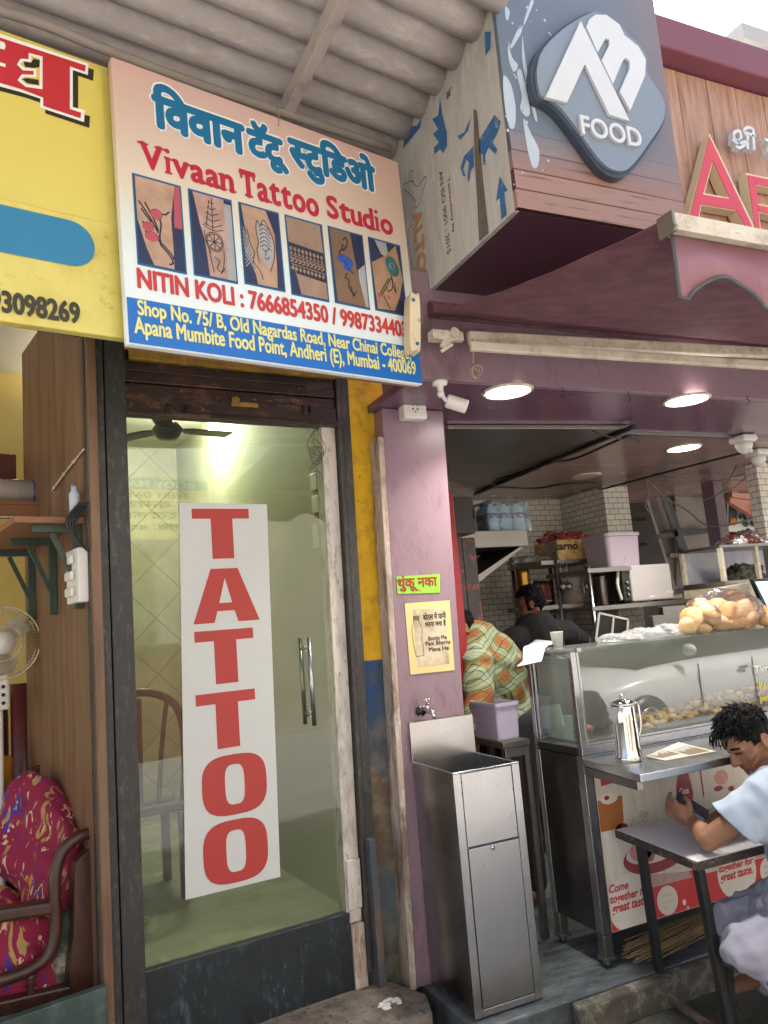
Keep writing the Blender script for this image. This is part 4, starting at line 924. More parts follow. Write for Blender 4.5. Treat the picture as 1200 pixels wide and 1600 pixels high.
def sidefix(o): o.matrix_local = Matrix.Translation(-BASE['fascia_box']) @ PF.M @ Matrix.Translation(BASE['fascia_box'])
sidefix([o for o in bx.children if o.name.startswith('orange_stamp')][0])
for ta in (('AN ISO 9001 : 2015', 250, 800, 1340, 24), ('Technology by', 295, 840, 1200, 22), ('Sheet', 292, 330, 375, 40)): mb = MB(); vert_text(*ta, mb); sidefix(mb.build('grey_print', DKS, bx))
mb = MB(); strokes(mb, [[tuple(s3(*z2(*q)))[::2] for q in P] for P in ([(40, 870), (70, 850), (75, 800), (95, 790), (90, 840), (120, 880), (160, 830), (175, 835), (150, 930), (125, 1000), (105, 1005), (110, 970), (80, 930), (45, 900)], [(70, 850), (100, 850)], [(95, 1110), (70, 1140), (70, 1220), (95, 1360), (130, 1450)])], .004, -.0012)
sidefix(mb.build('grey_stamp', DKS, bx))
def spoly(P, nm='blue_stamp', mt=None): mb = MB(); mb.poly([s3(*z2(*q)) for q in P], -.0012); sidefix(mb.build(nm, mt or BLS, bx))
spoly([(580, 455), (620, 495), (600, 560), (570, 620), (598, 660), (590, 690), (545, 650), (525, 700), (530, 750), (515, 755), (510, 690), (490, 680), (490, 600), (530, 540)])
spoly([(455, 640), (440, 660), (400, 700), (380, 770), (395, 820), (410, 820), (395, 780), (415, 720), (430, 740), (420, 830), (430, 860), (440, 790), (460, 760)])
spoly([(258, 350), (270, 450), (298, 560), (300, 640), (275, 685), (258, 660), (225, 690), (222, 650), (250, 620), (215, 570), (245, 540), (210, 480), (245, 460)])
spoly([(150, 470), (140, 530), (90, 590), (35, 660), (45, 600), (65, 520), (120, 520)])
spoly([(612, 820), (660, 905), (640, 915), (655, 1050), (622, 1080), (612, 950), (590, 970)])
spoly([(522, -40), (560, -40), (558, 60), (528, 105)]); spoly([(440, 470), (425, 550), (375, 605), (362, 580), (400, 560)])
spoly([(455, 420), (478, 430), (500, 700), (530, 1000), (548, 1160), (490, 1210), (480, 1000), (462, 700)], 'dirt_streak', M('dark_dirt_streak', '#6b6356', .9, 0, .3, 30, .6, 60))
# splash print
def b3(x, y): return atY(600+x/2, y/2, FY)
YB_ = FY-.0012; SPM = M('splash_white_print', '#b5c1cc', .35, 0, .15, 10)
for P in ([(372, 240), (395, 262), (410, 330), (408, 395), (392, 398), (378, 340)], [(415, 230), (430, 225), (455, 340), (445, 365), (425, 340), (430, 300)], [(435, 370), (460, 420), (484, 470), (480, 520), (462, 520), (445, 450)], [(385, 130), (400, 180), (418, 205), (405, 225), (390, 190)], [(425, 80), (430, 100), (400, 150), (396, 140)], [(460, 0), (466, 10), (440, 75), (436, 70), (448, 30)], [(432, 110), (440, 180), (458, 280), (478, 370), (470, 370), (448, 280), (432, 190)], [(378, 20), (392, 35), (388, 62), (380, 60)]):
    mb = MB(); mb.poly(smooth_poly([(b3(*q).x, b3(*q).z) for q in P], 4), YB_); mb.build('splash_print', SPM, bx)
mb = MB(); rr = random.Random(8)
for k in range(30):
    q = b3(rr.uniform(372, 520), rr.uniform(-20, 600)); r_ = rr.uniform(.002, .007); mb.poly([(q.x+r_*cos(t*pi/5), q.z+r_*1.2*sin(t*pi/5)) for t in range(10)], YB_)
o = mb.build('droplet_print', SPM, bx); o['kind'] = 'stuff'
# raised logo plate
LGY = FY-.045
def l3(x, y, yy=LGY): return atY(600+x/2, y/2, yy)
plate = [(492, 300), (480, 255), (480, 205), (500, 150), (560, 90), (640, 42), (675, 40), (735, 75), (762, 108), (805, 148), (822, 190), (822, 228), (860, 285), (878, 325), (872, 380), (830, 445), (790, 500), (755, 532), (715, 530), (675, 500), (620, 425), (560, 345), (520, 312)]
mb = MB(); P = [l3(*q) for q in plate]; mb.poly(smooth_poly([(p.x, p.z) for p in P], 3), LGY, .04); lg = mb.build('logo_plate', M('logo_blue_plate', '#828d98', .25, 0, .08, 2, 0, 5), bx)
mb = MB(); Pz = [(p.x, p.z) for p in P]; c = Vector((sum(p[0] for p in Pz)/len(Pz), 0, sum(p[1] for p in Pz)/len(Pz)))
mb.poly(smooth_poly([(c.x+(p[0]-c.x)*1.045-.004, c.z+(p[1]-c.z)*1.045-.006) for p in Pz], 3), LGY+.012, .03); mb.build('logo_shadow_rim', M('logo_shadow_tone', '#3c4654', .35), lg)  # dark copy set left and down, paints the shadow along the plate's edges
SV = M('silver_letters', '#cfd2d3', .35, .0, .05, 4)
L1 = [(615, 65), (768, 378), (705, 358), (628, 200), (572, 320), (505, 303)]
L2 = [(633, 84), (642, 60), (660, 46), (695, 46), (735, 75), (752, 110), (795, 145), (818, 185), (816, 235), (770, 345), (737, 285), (768, 215), (768, 190), (755, 180), (745, 192), (716, 262), (680, 188), (705, 140), (704, 122), (692, 120), (684, 135), (668, 163)]
mb = MB()
for L_ in (L1, L2): mb.poly([l3(*q, LGY-.014) for q in L_], LGY-.014, .012)
mb.build('emblem', SV, lg)
a, b = atY(600+618/2, 418/2, LGY-.01), atY(600+808/2, 466/2, LGY-.01); t = atY(600+618/2, 358/2, LGY-.01); z0 = (a.z+b.z)/2
mb = MB(); vs, fs = glyphs('FOOD', .02)
mb2 = MB(); text(mb2, 'FOOD', a.x, b.x, z0, z0+t.z-a.z, LGY-.001, .02)
r_ = bmesh.ops.extrude_face_region(mb2.b, geom=mb2.b.faces[:]); bmesh.ops.translate(mb2.b, verts=[v for v in r_['geom'] if isinstance(v, bmesh.types.BMVert)], vec=(0, -.012, 0))
mb.b.free(); mb2.build('word', SV, lg)
# ---------------------------------------------------------------- plank fascia with red letters
GY = 2.45
PLK = M('plank_print', '#b48d78', .5, 0, .12, 2.5, .06, 20, [('#7a5039', .3, 3, 1.6), ('#c39a7c', .25, 6, 1.2)], stretch=(8, 1, .8))
pf = thing('plank_fascia', 'brown plank fascia with plum roof edge, right of the logo box', 'fascia', (2.3, GY, 3.0))
zt = atY(1100, 75, GY).z
mb = MB(); x = 2.28; k = 0
while x < 5.2:
    mb.box(x, x+.196, GY+(.001 if k % 2 else 0), GY+.03, 2.99, zt-.18); x += .2; k += 1
mb.build('planking', PLK, pf, bev=.004)
mb = MB(); mb.box(2.28, 5.3, GY-.10, GY+.05, zt-.17, zt); mb.build('roof_edge', M('plum_roof_edge', '#7b4653', .5, 0, .1, 3), pf, bev=.01)
mb = MB(); mb.box(2.28, 5.3, GY+.05, GY+.3, 2.985, zt-.01); mb.build('backing', K['maroon'], pf)
def q4(x, y, yy): return atY(1040+x*160/1067, 180+y*240/1600, yy)
CRM = M('cream_letter_edge', '#d9c9a4', .4, 0, .05, 6); LRD = M('red_letter_face', '#cf4453', .35, 0, .05, 6)
t = thing('fascia_letter', 'tall red capital A with cream edge on the plank fascia', 'letter', q4(455, 1060, GY-.06))
# A built from its two legs and crossbar
def Apoly(mb, yy, th, g):
    ap = (458-0, 190+g*1.9); 
    L_o, R_o = (205+g*1.0, 1180), (935-g*1.3, 1180)
    hl, hr, ht = (405-g*.9, 812+g*.9), (655+g*1.1, 858+g*.9), (492, 495-g*1.6)
    cl, cr = (372-g*.3, 940-g*.9), (735+g*.3, 1000-g*.9); bl, br_ = (335-g*.9, 1180), (830+g*.9, 1180)
    for P in ([ap, ht, hl, cl, bl, L_o], [ap, R_o, br_, cr, hr, ht], [hl, hr, cr, cl]):
        mb.poly([q4(*p, yy) for p in P], yy, th)
mb = MB(); Apoly(mb, GY-.06, .05, 0); mb.build('edge', CRM, t)
mb = MB(); Apoly(mb, GY-.064, .003, 16); mb.build('face', LRD, t)
t = thing('fascia_letter', 'red capital letter with cream edge cut by the right picture edge', 'letter', q4(905, 1160, GY-.06))
mb = MB(); yy = GY-.06
for P in ([(838, 600), (930, 622), (995, 1200), (925, 1180)], [(930, 622), (1400, 720), (1420, 830), (945, 730)], [(1300, 720), (1420, 760), (1440, 1010), (1340, 1000)], [(962, 920), (1400, 1010), (1400, 1110), (975, 1015)]): mb.poly([q4(*p, yy) for p in P], yy, .05)
mb.build('edge', CRM, t)
mb = MB(); yy = GY-.064
for P in ([(856, 622), (940, 640), (985, 1200), (935, 1180)], [(940, 640), (1400, 736), (1416, 818), (940, 715)], [(1310, 736), (1404, 760), (1424, 1000), (1350, 990)], [(965, 935), (1396, 1022), (1400, 1098), (975, 1000)]): mb.poly([q4(*p, yy) for p in P], yy, .003)
mb.build('face', LRD, t)
t = thing('hindi_letters', 'small silver Hindi letters above the red letters on the planks', 'letters', q4(760, 400, GY-.04))
yy = GY-.05
def st3(PL, w):
    mb = MB(); strokes(mb, [[tuple(q4(*p, yy))[::2] for p in P] for P in PL], w, yy)
    r_ = bmesh.ops.extrude_face_region(mb.b, geom=mb.b.faces[:]); bmesh.ops.translate(mb.b, verts=[v for v in r_['geom'] if isinstance(v, bmesh.types.BMVert)], vec=(0, -.03, 0))
    mb.build('letter', SV, t)
st3([[(655, 300), (700, 320), (735, 270), (720, 205), (670, 215), (665, 265), (690, 300), (740, 325)], [(720, 290), (760, 320), (800, 310)], [(690, 365), (730, 375), (780, 340)], [(805, 240), (805, 380)], [(770, 215), (880, 250)], [(862, 245), (872, 390)], [(862, 245), (860, 185), (800, 165), (770, 200), (790, 235)]], .016)
st3([[(990, 290), (1120, 330)], [(1100, 325), (1110, 470)], [(1030, 360), (1020, 400), (1040, 440), (1100, 430)]], .016)
# far building behind, top right
fb = thing('grey_building', 'pale grey concrete building behind the plum roof edge', 'building', (9, 9, 0))
CON = M('pale_concrete', '#b5b2ab', .8, 0, .08, 1, .1, 10)
p = atY(1160, 75, 14); mb = MB(); mb.box(p.x, p.x+8, 14, 22, 0, atY(1178, 85, 14).z); mb.build('wall', CON, fb)
mb = MB(); mb.box(p.x-.4, p.x+9, 13.6, 22, atY(1178, 85, 14).z+.01, atY(1178, 62, 14).z); mb.build('parapet', CON, fb)
mb = MB(); q = atY(1185, 90, 14); mb.box(q.x, q.x+1.2, 13.9, 13.98, q.z-2.2, q.z-.4); mb.build('window', K['darkwall'], fb)
# ---------------------------------------------------------------- folding awning
aw = thing('folding_awning', 'maroon folding awning with scalloped valance over the food counter', 'awning', (1.5, 2.66, 2.85))
RO = atY(668, 480, 2.68); ROZ = RO.z
BY = 1.40; B0 = atY(1036, 352, BY); BZ = B0.z; x0 = RO.x; x1 = 5.4
mb = MB(); N = 24; top = []
for i in range(N+1):
    t = i/N; xx = x0+(B0.x-x0)*t; row = []
    for j in range(21):
        s = j/20; y = 2.68+(BY-2.68)*t; z = ROZ-.03+(BZ-ROZ+.045)*t - .025*sin(pi*t)+.006*noise.noise(Vector((s*12, t*5, 0)))
        row.append(mb.b.verts.new((xx+(x1-xx)*s, y, z)))
    top.append(row)
for i in range(N):
    for j in range(20): mb.b.faces.new([top[i][j], top[i][j+1], top[i+1][j+1], top[i+1][j]])
o = mb.build('canopy_cloth', K['awning'], aw, smooth=True); q = o.modifiers.new('t', 'SOLIDIFY'); q.thickness = .003
mb = MB(); mb.tube([(x0+.02, 2.70, ROZ), (x1, 2.70, ROZ)], .036, 16); mb.build('roller', K['awning'], aw)
bt_, bb_ = atY(1040, 340, BY).z, atY(1050, 372, BY).z
mb = MB(); mb.box(B0.x+.012, x1, BY-.03, BY+.02, bb_+.012, bt_); mb.box(B0.x+.012, x1, BY-.036, BY-.031, bb_+.004, bb_+.02); fbm = mb.build('front_bar', K['ivory'], aw, bev=.005)
mb = MB(); mb.box(B0.x, B0.x+.010, BY-.035, BY+.022, bb_, bt_+.004); mb.tube([(B0.x-.002, BY-.03, bb_+.01), (B0.x+.008, BY-.03, bb_+.01)], .012, 12); mb.build('end_cap', K['steeld'], fbm, bev=.003)
a, b = atY(1138, 357, BY-.0305), atY(1166, 373, BY-.0305); mb = MB(); cx, cz = (a.x+b.x)/2, (a.z+b.z)/2
mb.poly([(cx+(b.x-a.x)/2*math.copysign(abs(cos(t))**.6, cos(t)), cz+(a.z-b.z)/2*math.copysign(abs(sin(t))**.6, sin(t))) for t in [2*pi*k/24 for k in range(24)]], BY-.0315); mb.build('maker_sticker', K['whitepaint'], fbm)
mb = MB(); text(mb, 'systems', cx-.012, cx+.012, cz-.003, cz+.003, BY-.032); mb.build('sticker_word', M('grey_sticker_print', '#7d8a88', .5), fbm)
# valance
def val_bottom(x):
    u = ((x-B0.x+.03) % .42)/.42
    return .175 - .065*max(0, sin(pi*min(1, max(0, (u-.18)/.64))))**.7
xs = [B0.x+.015+.0075*i for i in range(int((x1-B0.x)/.0075))]
mb = MB(); up, dn, lo = [], [], []
for x in xs:
    z1 = bb_+.004; d = val_bottom(x); yy = BY-.012+.012*sin(x*14)+.006*sin(x*37)
    up.append(mb.b.verts.new((x, BY-.008, z1))); dn.append(mb.b.verts.new((x, yy, z1-d)))
for i in range(len(xs)-1): mb.b.faces.new([up[i], up[i+1], dn[i+1], dn[i]])
PKV = M('pink_maroon_valance', '#966a72', .6, 0, .1, 3, .1, 100, [('#84505c', .3, 3, 2)])
o = mb.build('valance', PKV, aw, smooth=True); q = o.modifiers.new('t', 'SOLIDIFY'); q.thickness = .003
mb = MB(); P = [(x, BY-.014+.012*sin(x*14)+.006*sin(x*37), bb_+.004-val_bottom(x)) for x in xs]
P = [(xs[0], BY-.01, bb_)]+[(xs[0]-.002, BY-.012, bb_-.05)]+P; mb.tube(P, .0055, 6); mb.build('valance_trim', K['grey'], o)
# arms
AY = 2.62
a, b = atY(722, 527, AY), atY(1215, 531, AY-.02)
mb = MB(); d0 = a; mb.bar(a+Vector((.03, 0, 0)), Vector((x1, AY, b.z)), .035, .055); mb.build('arm', K['ivory'], aw, bev=.008)
a2, b2 = atY(735, 541, AY-.05), atY(1215, 572, AY-.35); d = (b2-a2); mb = MB(); mb.bar(a2, a2+d*1.4, .03, .038); mb.build('arm', K['ivory'], aw, bev=.006)
p = atY(690, 525, AY); mb = MB(); mb.box(p.x-.05, p.x+.02, AY-.02, AY+.03, p.z-.02, p.z+.02); mb.bar(p+Vector((0, 0, -.05)), p+Vector((.06, -.01, .03)), .02, .03); mb.tube([p+Vector((.01, -.03, 0)), p+Vector((.01, .04, 0))], .018, 12); mb.tube([p+Vector((.05, -.03, .01)), p+Vector((.05, .04, .01))], .022, 12); mb.bar(p+Vector((-.02, -.02, -.075)), p+Vector((.035, -.02, -.04)), .012, .014); mb.bar(p+Vector((.03, 0, 0)), a, .03, .04); mb.build('elbow_joint', K['ivory'], aw, bev=.003)
p = atY(648, 505, 2.60); q0, q1 = atY(648, 460, 2.60), atY(648, 546, 2.60); mb = MB()
mb.poly(smooth_poly([(q0.x-.02, q0.z-.01), (q0.x+.005, q0.z), (q0.x+.022, q0.z-.012), (q1.x+.028, q1.z+.01), (q1.x+.008, q1.z), (q1.x-.018, q1.z+.012)], 4), 2.60, .06); ec = mb.build('end_bracket', M('cream_plastic_cap', '#dccdaa', .35, 0, .06, 6, 0, 5, [('#8d7a58', .1, 30, .8)]), aw, bev=.006)
mb = MB()
for zz in (q0.z-.025, q1.z+.025): mb.lathe([(0, 0), (.008, .0), (.008, .002), (0, .003)], (p.x+.003, 2.599, zz), 14, (0, -1, 0))
mb.build('screw_cover', M('blue_cap', '#3f6f96', .4), ec)
# hanging loop of cord
c = atY(740, 575, 2.55); t_ = atY(738, 530, 2.60); mb = MB()
mb.tube(spline([t_, (t_+c)/2+Vector((.002, 0, 0)), c+Vector((0, 0, .02))], 5), .003, 6)
for k in range(4): mb.tube([c+Vector((.018*cos(a)*(1+.15*k)+.005*k, .012*sin(a+k), -.022+.026*sin(a)*(1-.08*k)+.004*k)) for a in [2*pi*i/24 for i in range(25)]], .0026, 6)
tag(mb.build('cord_loop', M('beige_cord', '#a99478', .8)), 'coil of beige cord hanging from the awning arm near the camera', 'cord')
# bullet camera and socket
c = atY(686, 602, 2.95); cz_ = atZ(687, 598, CZ)
cm = thing('bullet_camera', 'white bullet security camera hanging over the mauve pillar', 'camera', c)
mb = MB(); base = atZ(687, 597, CZ-.002); mb.lathe([(0, 0), (.034, 0), (.032, -.014), (.014, -.02), (.012, -.045), (0, -.05)], (base.x, base.y, CZ), 20); mb.ell((base.x, base.y, CZ-.055), .016, sub=2); mb.tube([(base.x, base.y, CZ-.05), (base.x+.015, base.y-.01, CZ-.085), (base.x+.04, base.y-.02, CZ-.09)], .009, 8); mb.build('mount', K['white'], cm)
h0 = Vector((base.x+.035, base.y-.0, CZ-.085)); dr = Vector((.8, -.25, -.32)).normalized(); mb = MB(); mb.lathe([(0, 0), (.026, 0), (.03, .008), (.03, .085), (.028, .09), (.026, .082), (0, .08)], h0-dr*.01, 22, dr); bd = mb.build('housing', K['white'], cm)
mb = MB(); mb.lathe([(0, .081), (.02, .082)], h0-dr*.01, 18, dr); mb.build('lens', K['blackplastic'], bd)
a, b = atY(632, 653, 3.09), atY(665, 622, 3.09)
sk = thing('wall_socket', 'white square socket box at the top of the mauve pillar', 'socket', ((a.x+b.x)/2, 3.14, a.z))
mb = MB(); mb.box(a.x, b.x, 3.09, 3.149, a.z, b.z); bxx = mb.build('housing', K['white'], sk, bev=.006)
mb = MB(); cx, cz = (a.x+b.x)/2, (a.z+b.z)/2
for dx, dz, r_ in ((0, .018, .006), (-.012, -.006, .005), (.012, -.006, .005), (-.01, .012, .004), (.012, .012, .004), (0, -.018, .004)): mb.lathe([(0, 0), (r_, 0)], (cx+dx, 3.0895, cz+dz), 12, (0, -1, 0), cap=False)
mb.build('hole', K['blackplastic'], bxx)
# dome cameras
for (px, py, lb) in ((1160, 690, 'white dome camera on the ceiling nearer the street'), (1182, 712, 'white dome camera behind the other one by the tiled edge')):
    q = atZ(px, py-9, CZ); t = thing('dome_camera', lb, 'camera', (q.x, q.y, CZ), group='dome cameras on the ceiling')
    mb = MB(); mb.box(q.x-.062, q.x+.062, q.y-.062, q.y+.062, CZ-.045, CZ-.001); mb.build('base', K['white'], t, bev=.012)
    mb = MB(); mb.lathe([(.055, -.046), (.05, -.075), (.036, -.10), (.02, -.115), (0, -.117)], (q.x, q.y, CZ), 22); mb.ell((q.x+.01, q.y-.03, CZ-.1), (.02, .015, .016), sub=2); mb.build('dome', K['white'], t)
a, b = atY(1188, 690, 3.9), atY(1215, 690, 3.9); mb = MB(); mb.box(a.x+.16, a.x+.8, 4.1, 4.2, 1.9, CZ-.006); tag(mb.build('tiled_pier', K['tiles']), 'white tiled pier at the far right edge under the ceiling', 'pier')
# cables and pipe under the ceiling
WR = M('black_cable', '#191716', .5)
def cable(pts, r, nm, lb, cat='cable', m=None): 
    mb = MB(); mb.tube(spline([atZ(*p) for p in pts], 5), r, 6); tag(mb.build(nm, m or WR), lb, cat)
cable([(992, 666, 2.47), (900, 704, 2.47), (800, 747, 2.47), (742, 772, 2.46)], .014, 'black_pipe', 'straight black pipe along the edge of the grey duct panel', 'pipe')
cable([(1000, 688, 2.48), (985, 681, 2.47), (960, 690, 2.46), (900, 716, 2.46), (860, 723, 2.46), (800, 742, 2.46), (775, 750, 2.46), (774, 760, 2.45), (800, 762, 2.46), (840, 763, 2.47), (880, 756, 2.47), (930, 755, 2.47), (937, 764, 2.46), (965, 758, 2.47), (1040, 738, 2.47), (1158, 708, 2.47)], .008, 'ceiling_cable', 'long wavy black cable clipped under the brown ceiling', 'cable')
cable([(925, 672, 2.47), (950, 682, 2.44), (1000, 691, 2.45)], .005, 'loose_cable_end', 'short loose cable crossing the black pipe near the lintel', 'cable')
mb = MB(); mb.tube(spline([atY(1160, 712, 4.2), atY(1140, 750, 4.25), atY(1125, 770, 4.3), atY(1105, 780, 4.4)], 5), .006, 6); mb.tube(spline([atY(1184, 724, 4.2), atY(1150, 760, 4.25), atY(1120, 773, 4.3), atY(1100, 782, 4.4)], 5), .006, 6); mb.tube(spline([atY(1011, 750, 4.6), atY(1040, 778, 4.6), atY(1070, 795, 4.6), atY(1110, 822, 4.6), atY(1170, 812, 4.6), atY(1200, 790, 4.6)], 5), .007, 6); mb.tube(spline([atY(1010, 750, 4.6), atY(1012, 775, 4.6), atY(1008, 790, 4.6), atY(1016, 802, 4.6)], 4), .007, 6)
tag(mb.build('hanging_cables', M('grey_cable', '#6d6764', .5)), 'grey cables drooping from the dome cameras across the opening', 'cable')
for px, py in ((755, 607), (878, 603), (982, 612), (1167, 618)):
    q = atZ(px, py, CZ); mb = MB(); mb.tube([(q.x, q.y, CZ), (q.x, q.y, CZ-.02)]+[(q.x+.012*sin(a), q.y, CZ-.032+.012*cos(a)) for a in [i*.5 for i in range(9)]], .0025, 6)
    tag(mb.build('ceiling_hook', K['blackplastic']), {755: 'small hook in the plum ceiling left of the first lamp', 878: 'small hook in the plum ceiling right of the first lamp', 982: 'small hook in the plum ceiling left of the second lamp', 1167: 'small black hook in the plum ceiling at far right'}[px], 'hook', 'hooks in the plum ceiling')
# ---------------------------------------------------------------- notices on the pillar
PYF = 3.149
def n3(px, py, y=PYF): return atY(px, py, y)
st = thing('spitting_notice', 'green sticker with red Hindi words on the mauve pillar', 'sticker', n3(620, 928))
P = [n3(*q) for q in ((619, 901), (687, 897), (687, 926), (621, 928))]; mb = MB(); mb.poly(P, PYF-.002, .0015); mb.build('sheet', M('lime_sticker', '#8cc23a', .4, 0, .05, 8), st)
mb = MB(); a, b = n3(622, 921), n3(683, 915); text(mb, 'थुंकू नका', a.x, b.x, a.z-.010, a.z+.058, PYF-.0026, 0, 0, .0022, 6); q = n3(653, 921); 
strokes(mb, [[(q.x-.012, q.z-.012), (q.x, q.z), (q.x+.012, q.z-.012)], [(q.x-.008, q.z-.004), (q.x+.008, q.z-.004)]], .002, PYF-.0026)
mb.build('lettering', M('brown_red_print', '#8e3020', .5), st)
bn = thing('bottle_notice', 'yellow laminated notice with a bottle drawing below the green sticker', 'notice', n3(642, 1054))
P = [n3(*q) for q in ((632, 943), (702, 938), (710, 1047), (641, 1054))]; mb = MB(); mb.poly(P, PYF-.002, .0015); mb.build('sheet', M('yellow_card', '#d8c286', .35, 0, .06, 8), bn)
P = [n3(*q) for q in ((645, 953), (694, 950), (702, 1037), (652, 1042))]; mb = MB(); mb.poly(P, PYF-.0027, .0005); mb.build('print', M('sepia_print', '#b9a88c', .4, 0, .15, 8, 0, 5, [('#7d6b52', .3, 6, 1.5), ('#dccfb4', .35, 5, 1.5)]), bn)
mb = MB(); I2 = -.0033
def nt_(s, x0, y0, x1, h, bold=.0006): a, b = n3(x0, y0), n3(x1, y0); text(mb, s, a.x, b.x, a.z, a.z+h*.00262, PYF+I2, 0, 0, bold, 6)
nt_('बोतल में पानी', 661, 969, 697, 12, .0009); nt_('भरना मना है', 664, 981, 697, 12, .0009)
nt_('Bottle Me', 669, 1001, 698, 7); nt_('Pani Bharna', 665, 1009, 704, 7); nt_('Mana Hai', 670, 1018, 702, 7)
bo_ = [(646, 972), (646, 966), (652, 966), (652, 972), (657, 982), (656, 1000), (660, 1010), (660, 1022), (648, 1024), (645, 1012), (646, 1000), (643, 985), (646, 972)]
bo_ = [(646, 971), (645, 963), (654, 963), (654, 971), (659, 982), (659, 992), (658, 1000), (661, 1010), (662, 1024), (650, 1026), (647, 1012), (645, 1000), (643, 985), (646, 971)]
strokes(mb, [[tuple(n3(*q))[::2] for q in bo_[k:k+2]] for k in range(len(bo_)-1)]+[[tuple(n3(646, 963+k*1.5))[::2], tuple(n3(654, 963+k*1.5))[::2]] for k in range(5)], .0022, PYF+I2)
mb.build('drawing', M('dark_print', '#3a332a', .5), bn)
# ---------------------------------------------------------------- tap and sink
tp = thing('wall_tap', 'chrome tap on the mauve pillar above the steel sink', 'tap', n3(672, 1110, 3.1))
q = n3(664, 1111, 3.12); y0 = 3.149; mb = MB(); mb.lathe([(0, 0), (.022, 0), (.020, .008), (.010, .012)], (q.x, y0, q.z), 18, (0, -1, 0)); mb.tube([(q.x, y0, q.z), (q.x+.004, y0-.06, q.z), (q.x+.010, y0-.082, q.z-.002), (q.x+.012, y0-.095, q.z-.028)], [.009, .011, .009, .007], 12); mb.tube([(q.x+.003, y0-.05, q.z), (q.x+.003, y0-.05, q.z+.035)], .009, 12); mb.build('body', K['chrome'], tp)
mb = MB(); mb.tube([(q.x+.003, y0-.05, q.z+.035), (q.x+.003, y0-.05, q.z+.05)], .005, 8)
for k in range(3): a = k*pi/3; mb.tube([(q.x+.003-.02*cos(a), y0-.05-.02*sin(a), q.z+.052), (q.x+.003+.02*cos(a), y0-.05+.02*sin(a), q.z+.052)], .004, 8)
mb.build('handle', K['chrome'], tp)
mb = MB(); mb.lathe([(0, 0), (.022, 0), (.022, .014), (0, .014)], (q.x-.012, y0-.004, q.z), 16, (0, -1, 0)); mb.build('flange', K['blackplastic'], tp)
sx0, sx1, sy0, sy1, szt = 1.472, 1.782, 2.785, 3.145, .90
si = thing('steel_sink', 'free-standing stainless steel hand sink cabinet by the mauve pillar', 'sink', ((sx0+sx1)/2, 2.95, 0))
mb = MB(); t = .004; zb = .004
mb.box(sx0, sx0+t, sy0+.002, sy1, zb, szt); mb.box(sx1-t, sx1, sy0+.002, sy1, zb, szt); mb.box(sx0+t, sx1-t, sy1-t, sy1-.0005, zb, szt)
mb.build('side_panels', K['steel'], si)
mb = MB()
mb.box(sx0, sx0+.035, sy0, sy0+.006, zb, szt-.002); mb.box(sx1-.035, sx1, sy0, sy0+.006, zb, szt-.002); mb.box(sx0+.036, sx1-.036, sy0, sy0+.006, zb, .03)
mb.tube([(sx0, sy0+.002, szt), (sx1, sy0+.002, szt)], .004, 8); mb.tube([(sx0+.002, sy0, szt), (sx0+.002, sy1, szt)], .004, 8); mb.tube([(sx1-.002, sy0, szt), (sx1-.002, sy1, szt)], .004, 8)
mb.build('front_frame', K['steel'], si, bev=.002)
zd = atY(770, 1318, sy0).z
mb = MB(); mb.box(sx0+.038, sx1-.038, sy0+.001, sy0+.008, zd+.004, szt-.006); mb.build('upper_panel', K['steel'], si, bev=.002)
mb = MB(); mb.box(sx0+.038, sx1-.038, sy0-.002, sy0+.008, .034, zd-.002); dr_ = mb.build('door', K['steel'], si, bev=.002)
q = atY(770, 1322, sy0-.004); mb = MB(); mb.lathe([(0, 0), (.009, 0), (.009, .003), (0, .005)], (q.x, sy0-.002, zd-.014), 16, (0, -1, 0)); mb.build('lock', K['chrome'], dr_)
mb = MB(); mb.box(sx0+t, sx1-t, sy0+.008, sy1-t, szt-.30, szt-.295); mb.build('basin', K['steel'], si)
mb = MB(); zb2 = atY(635, 1130, sy1-.01).z; mb.box(sx0-.006, sx1+.004, sy1-.012, sy1-.006, szt-.004, zb2); mb.build('splashback', K['steel'], si, bev=.002)
# ---------------------------------------------------------------- food counter
CX0, CX1, CY0, CY1 = 2.146, 4.75, 2.842, 3.20
CT = 1.326; CB = .862
ct = thing('food_counter', 'steel food counter with glass case, dark side and red and white drinks poster front', 'counter', (CX0, CY0, 0))
def leg(x, y, d):
    mb = MB(); mb.box(x, x+.045, y, y+.045*d, .035, .13); mb.box(x-.008, x+.053, y-.006, y+.045*d+.006, .028, .042); mb.lathe([(.016, 0), (.02, .028)], (x+.022, y+.022*d, 0), 12); return mb
for (x, y, d) in ((CX0, CY0, 1), (CX0, CY1-.05, 1), (CX1-.05, CY0, 1), (CX1-.05, CY1-.05, 1)): leg(x, y, d).build('leg', K['steeld'], ct, bev=.003)
mb = MB(); mb.box(CX0, CX0+.045, CY0, CY0+.045, .132, CB); mb.box(CX1-.045, CX1, CY0, CY0+.045, .132, CB); mb.box(CX0, CX0+.03, CY1-.035, CY1, .132, CB); mb.box(CX0+.046, CX1-.046, CY0+.002, CY0+.03, CB-.05, CB)
mb.build('frame', K['steel'], ct, bev=.002)
mb = MB(); mb.box(CX0+.004, CX0+.02, CY0+.046, CY1-.036, .134, CB-.002); mb.build('side_panel', M('black_side_panel', '#232221', .35, 0, .25, 4, .05, 20, [('#3d3b38', .25, 8, 1.2), ('#8f8c85', .06, 50, .4)]), ct)
mb = MB(); mb.box(CX0+.03, CX1, CY0+.032, CY1, .134, CB-.052); mb.build('body', K['blackplastic'], ct)
mb = MB(); mb.box(CX0+.002, CX1, CY0+.0, CY1, CB+.002, CB+.040); mb.build('base_rail', K['steel'], ct, bev=.003)
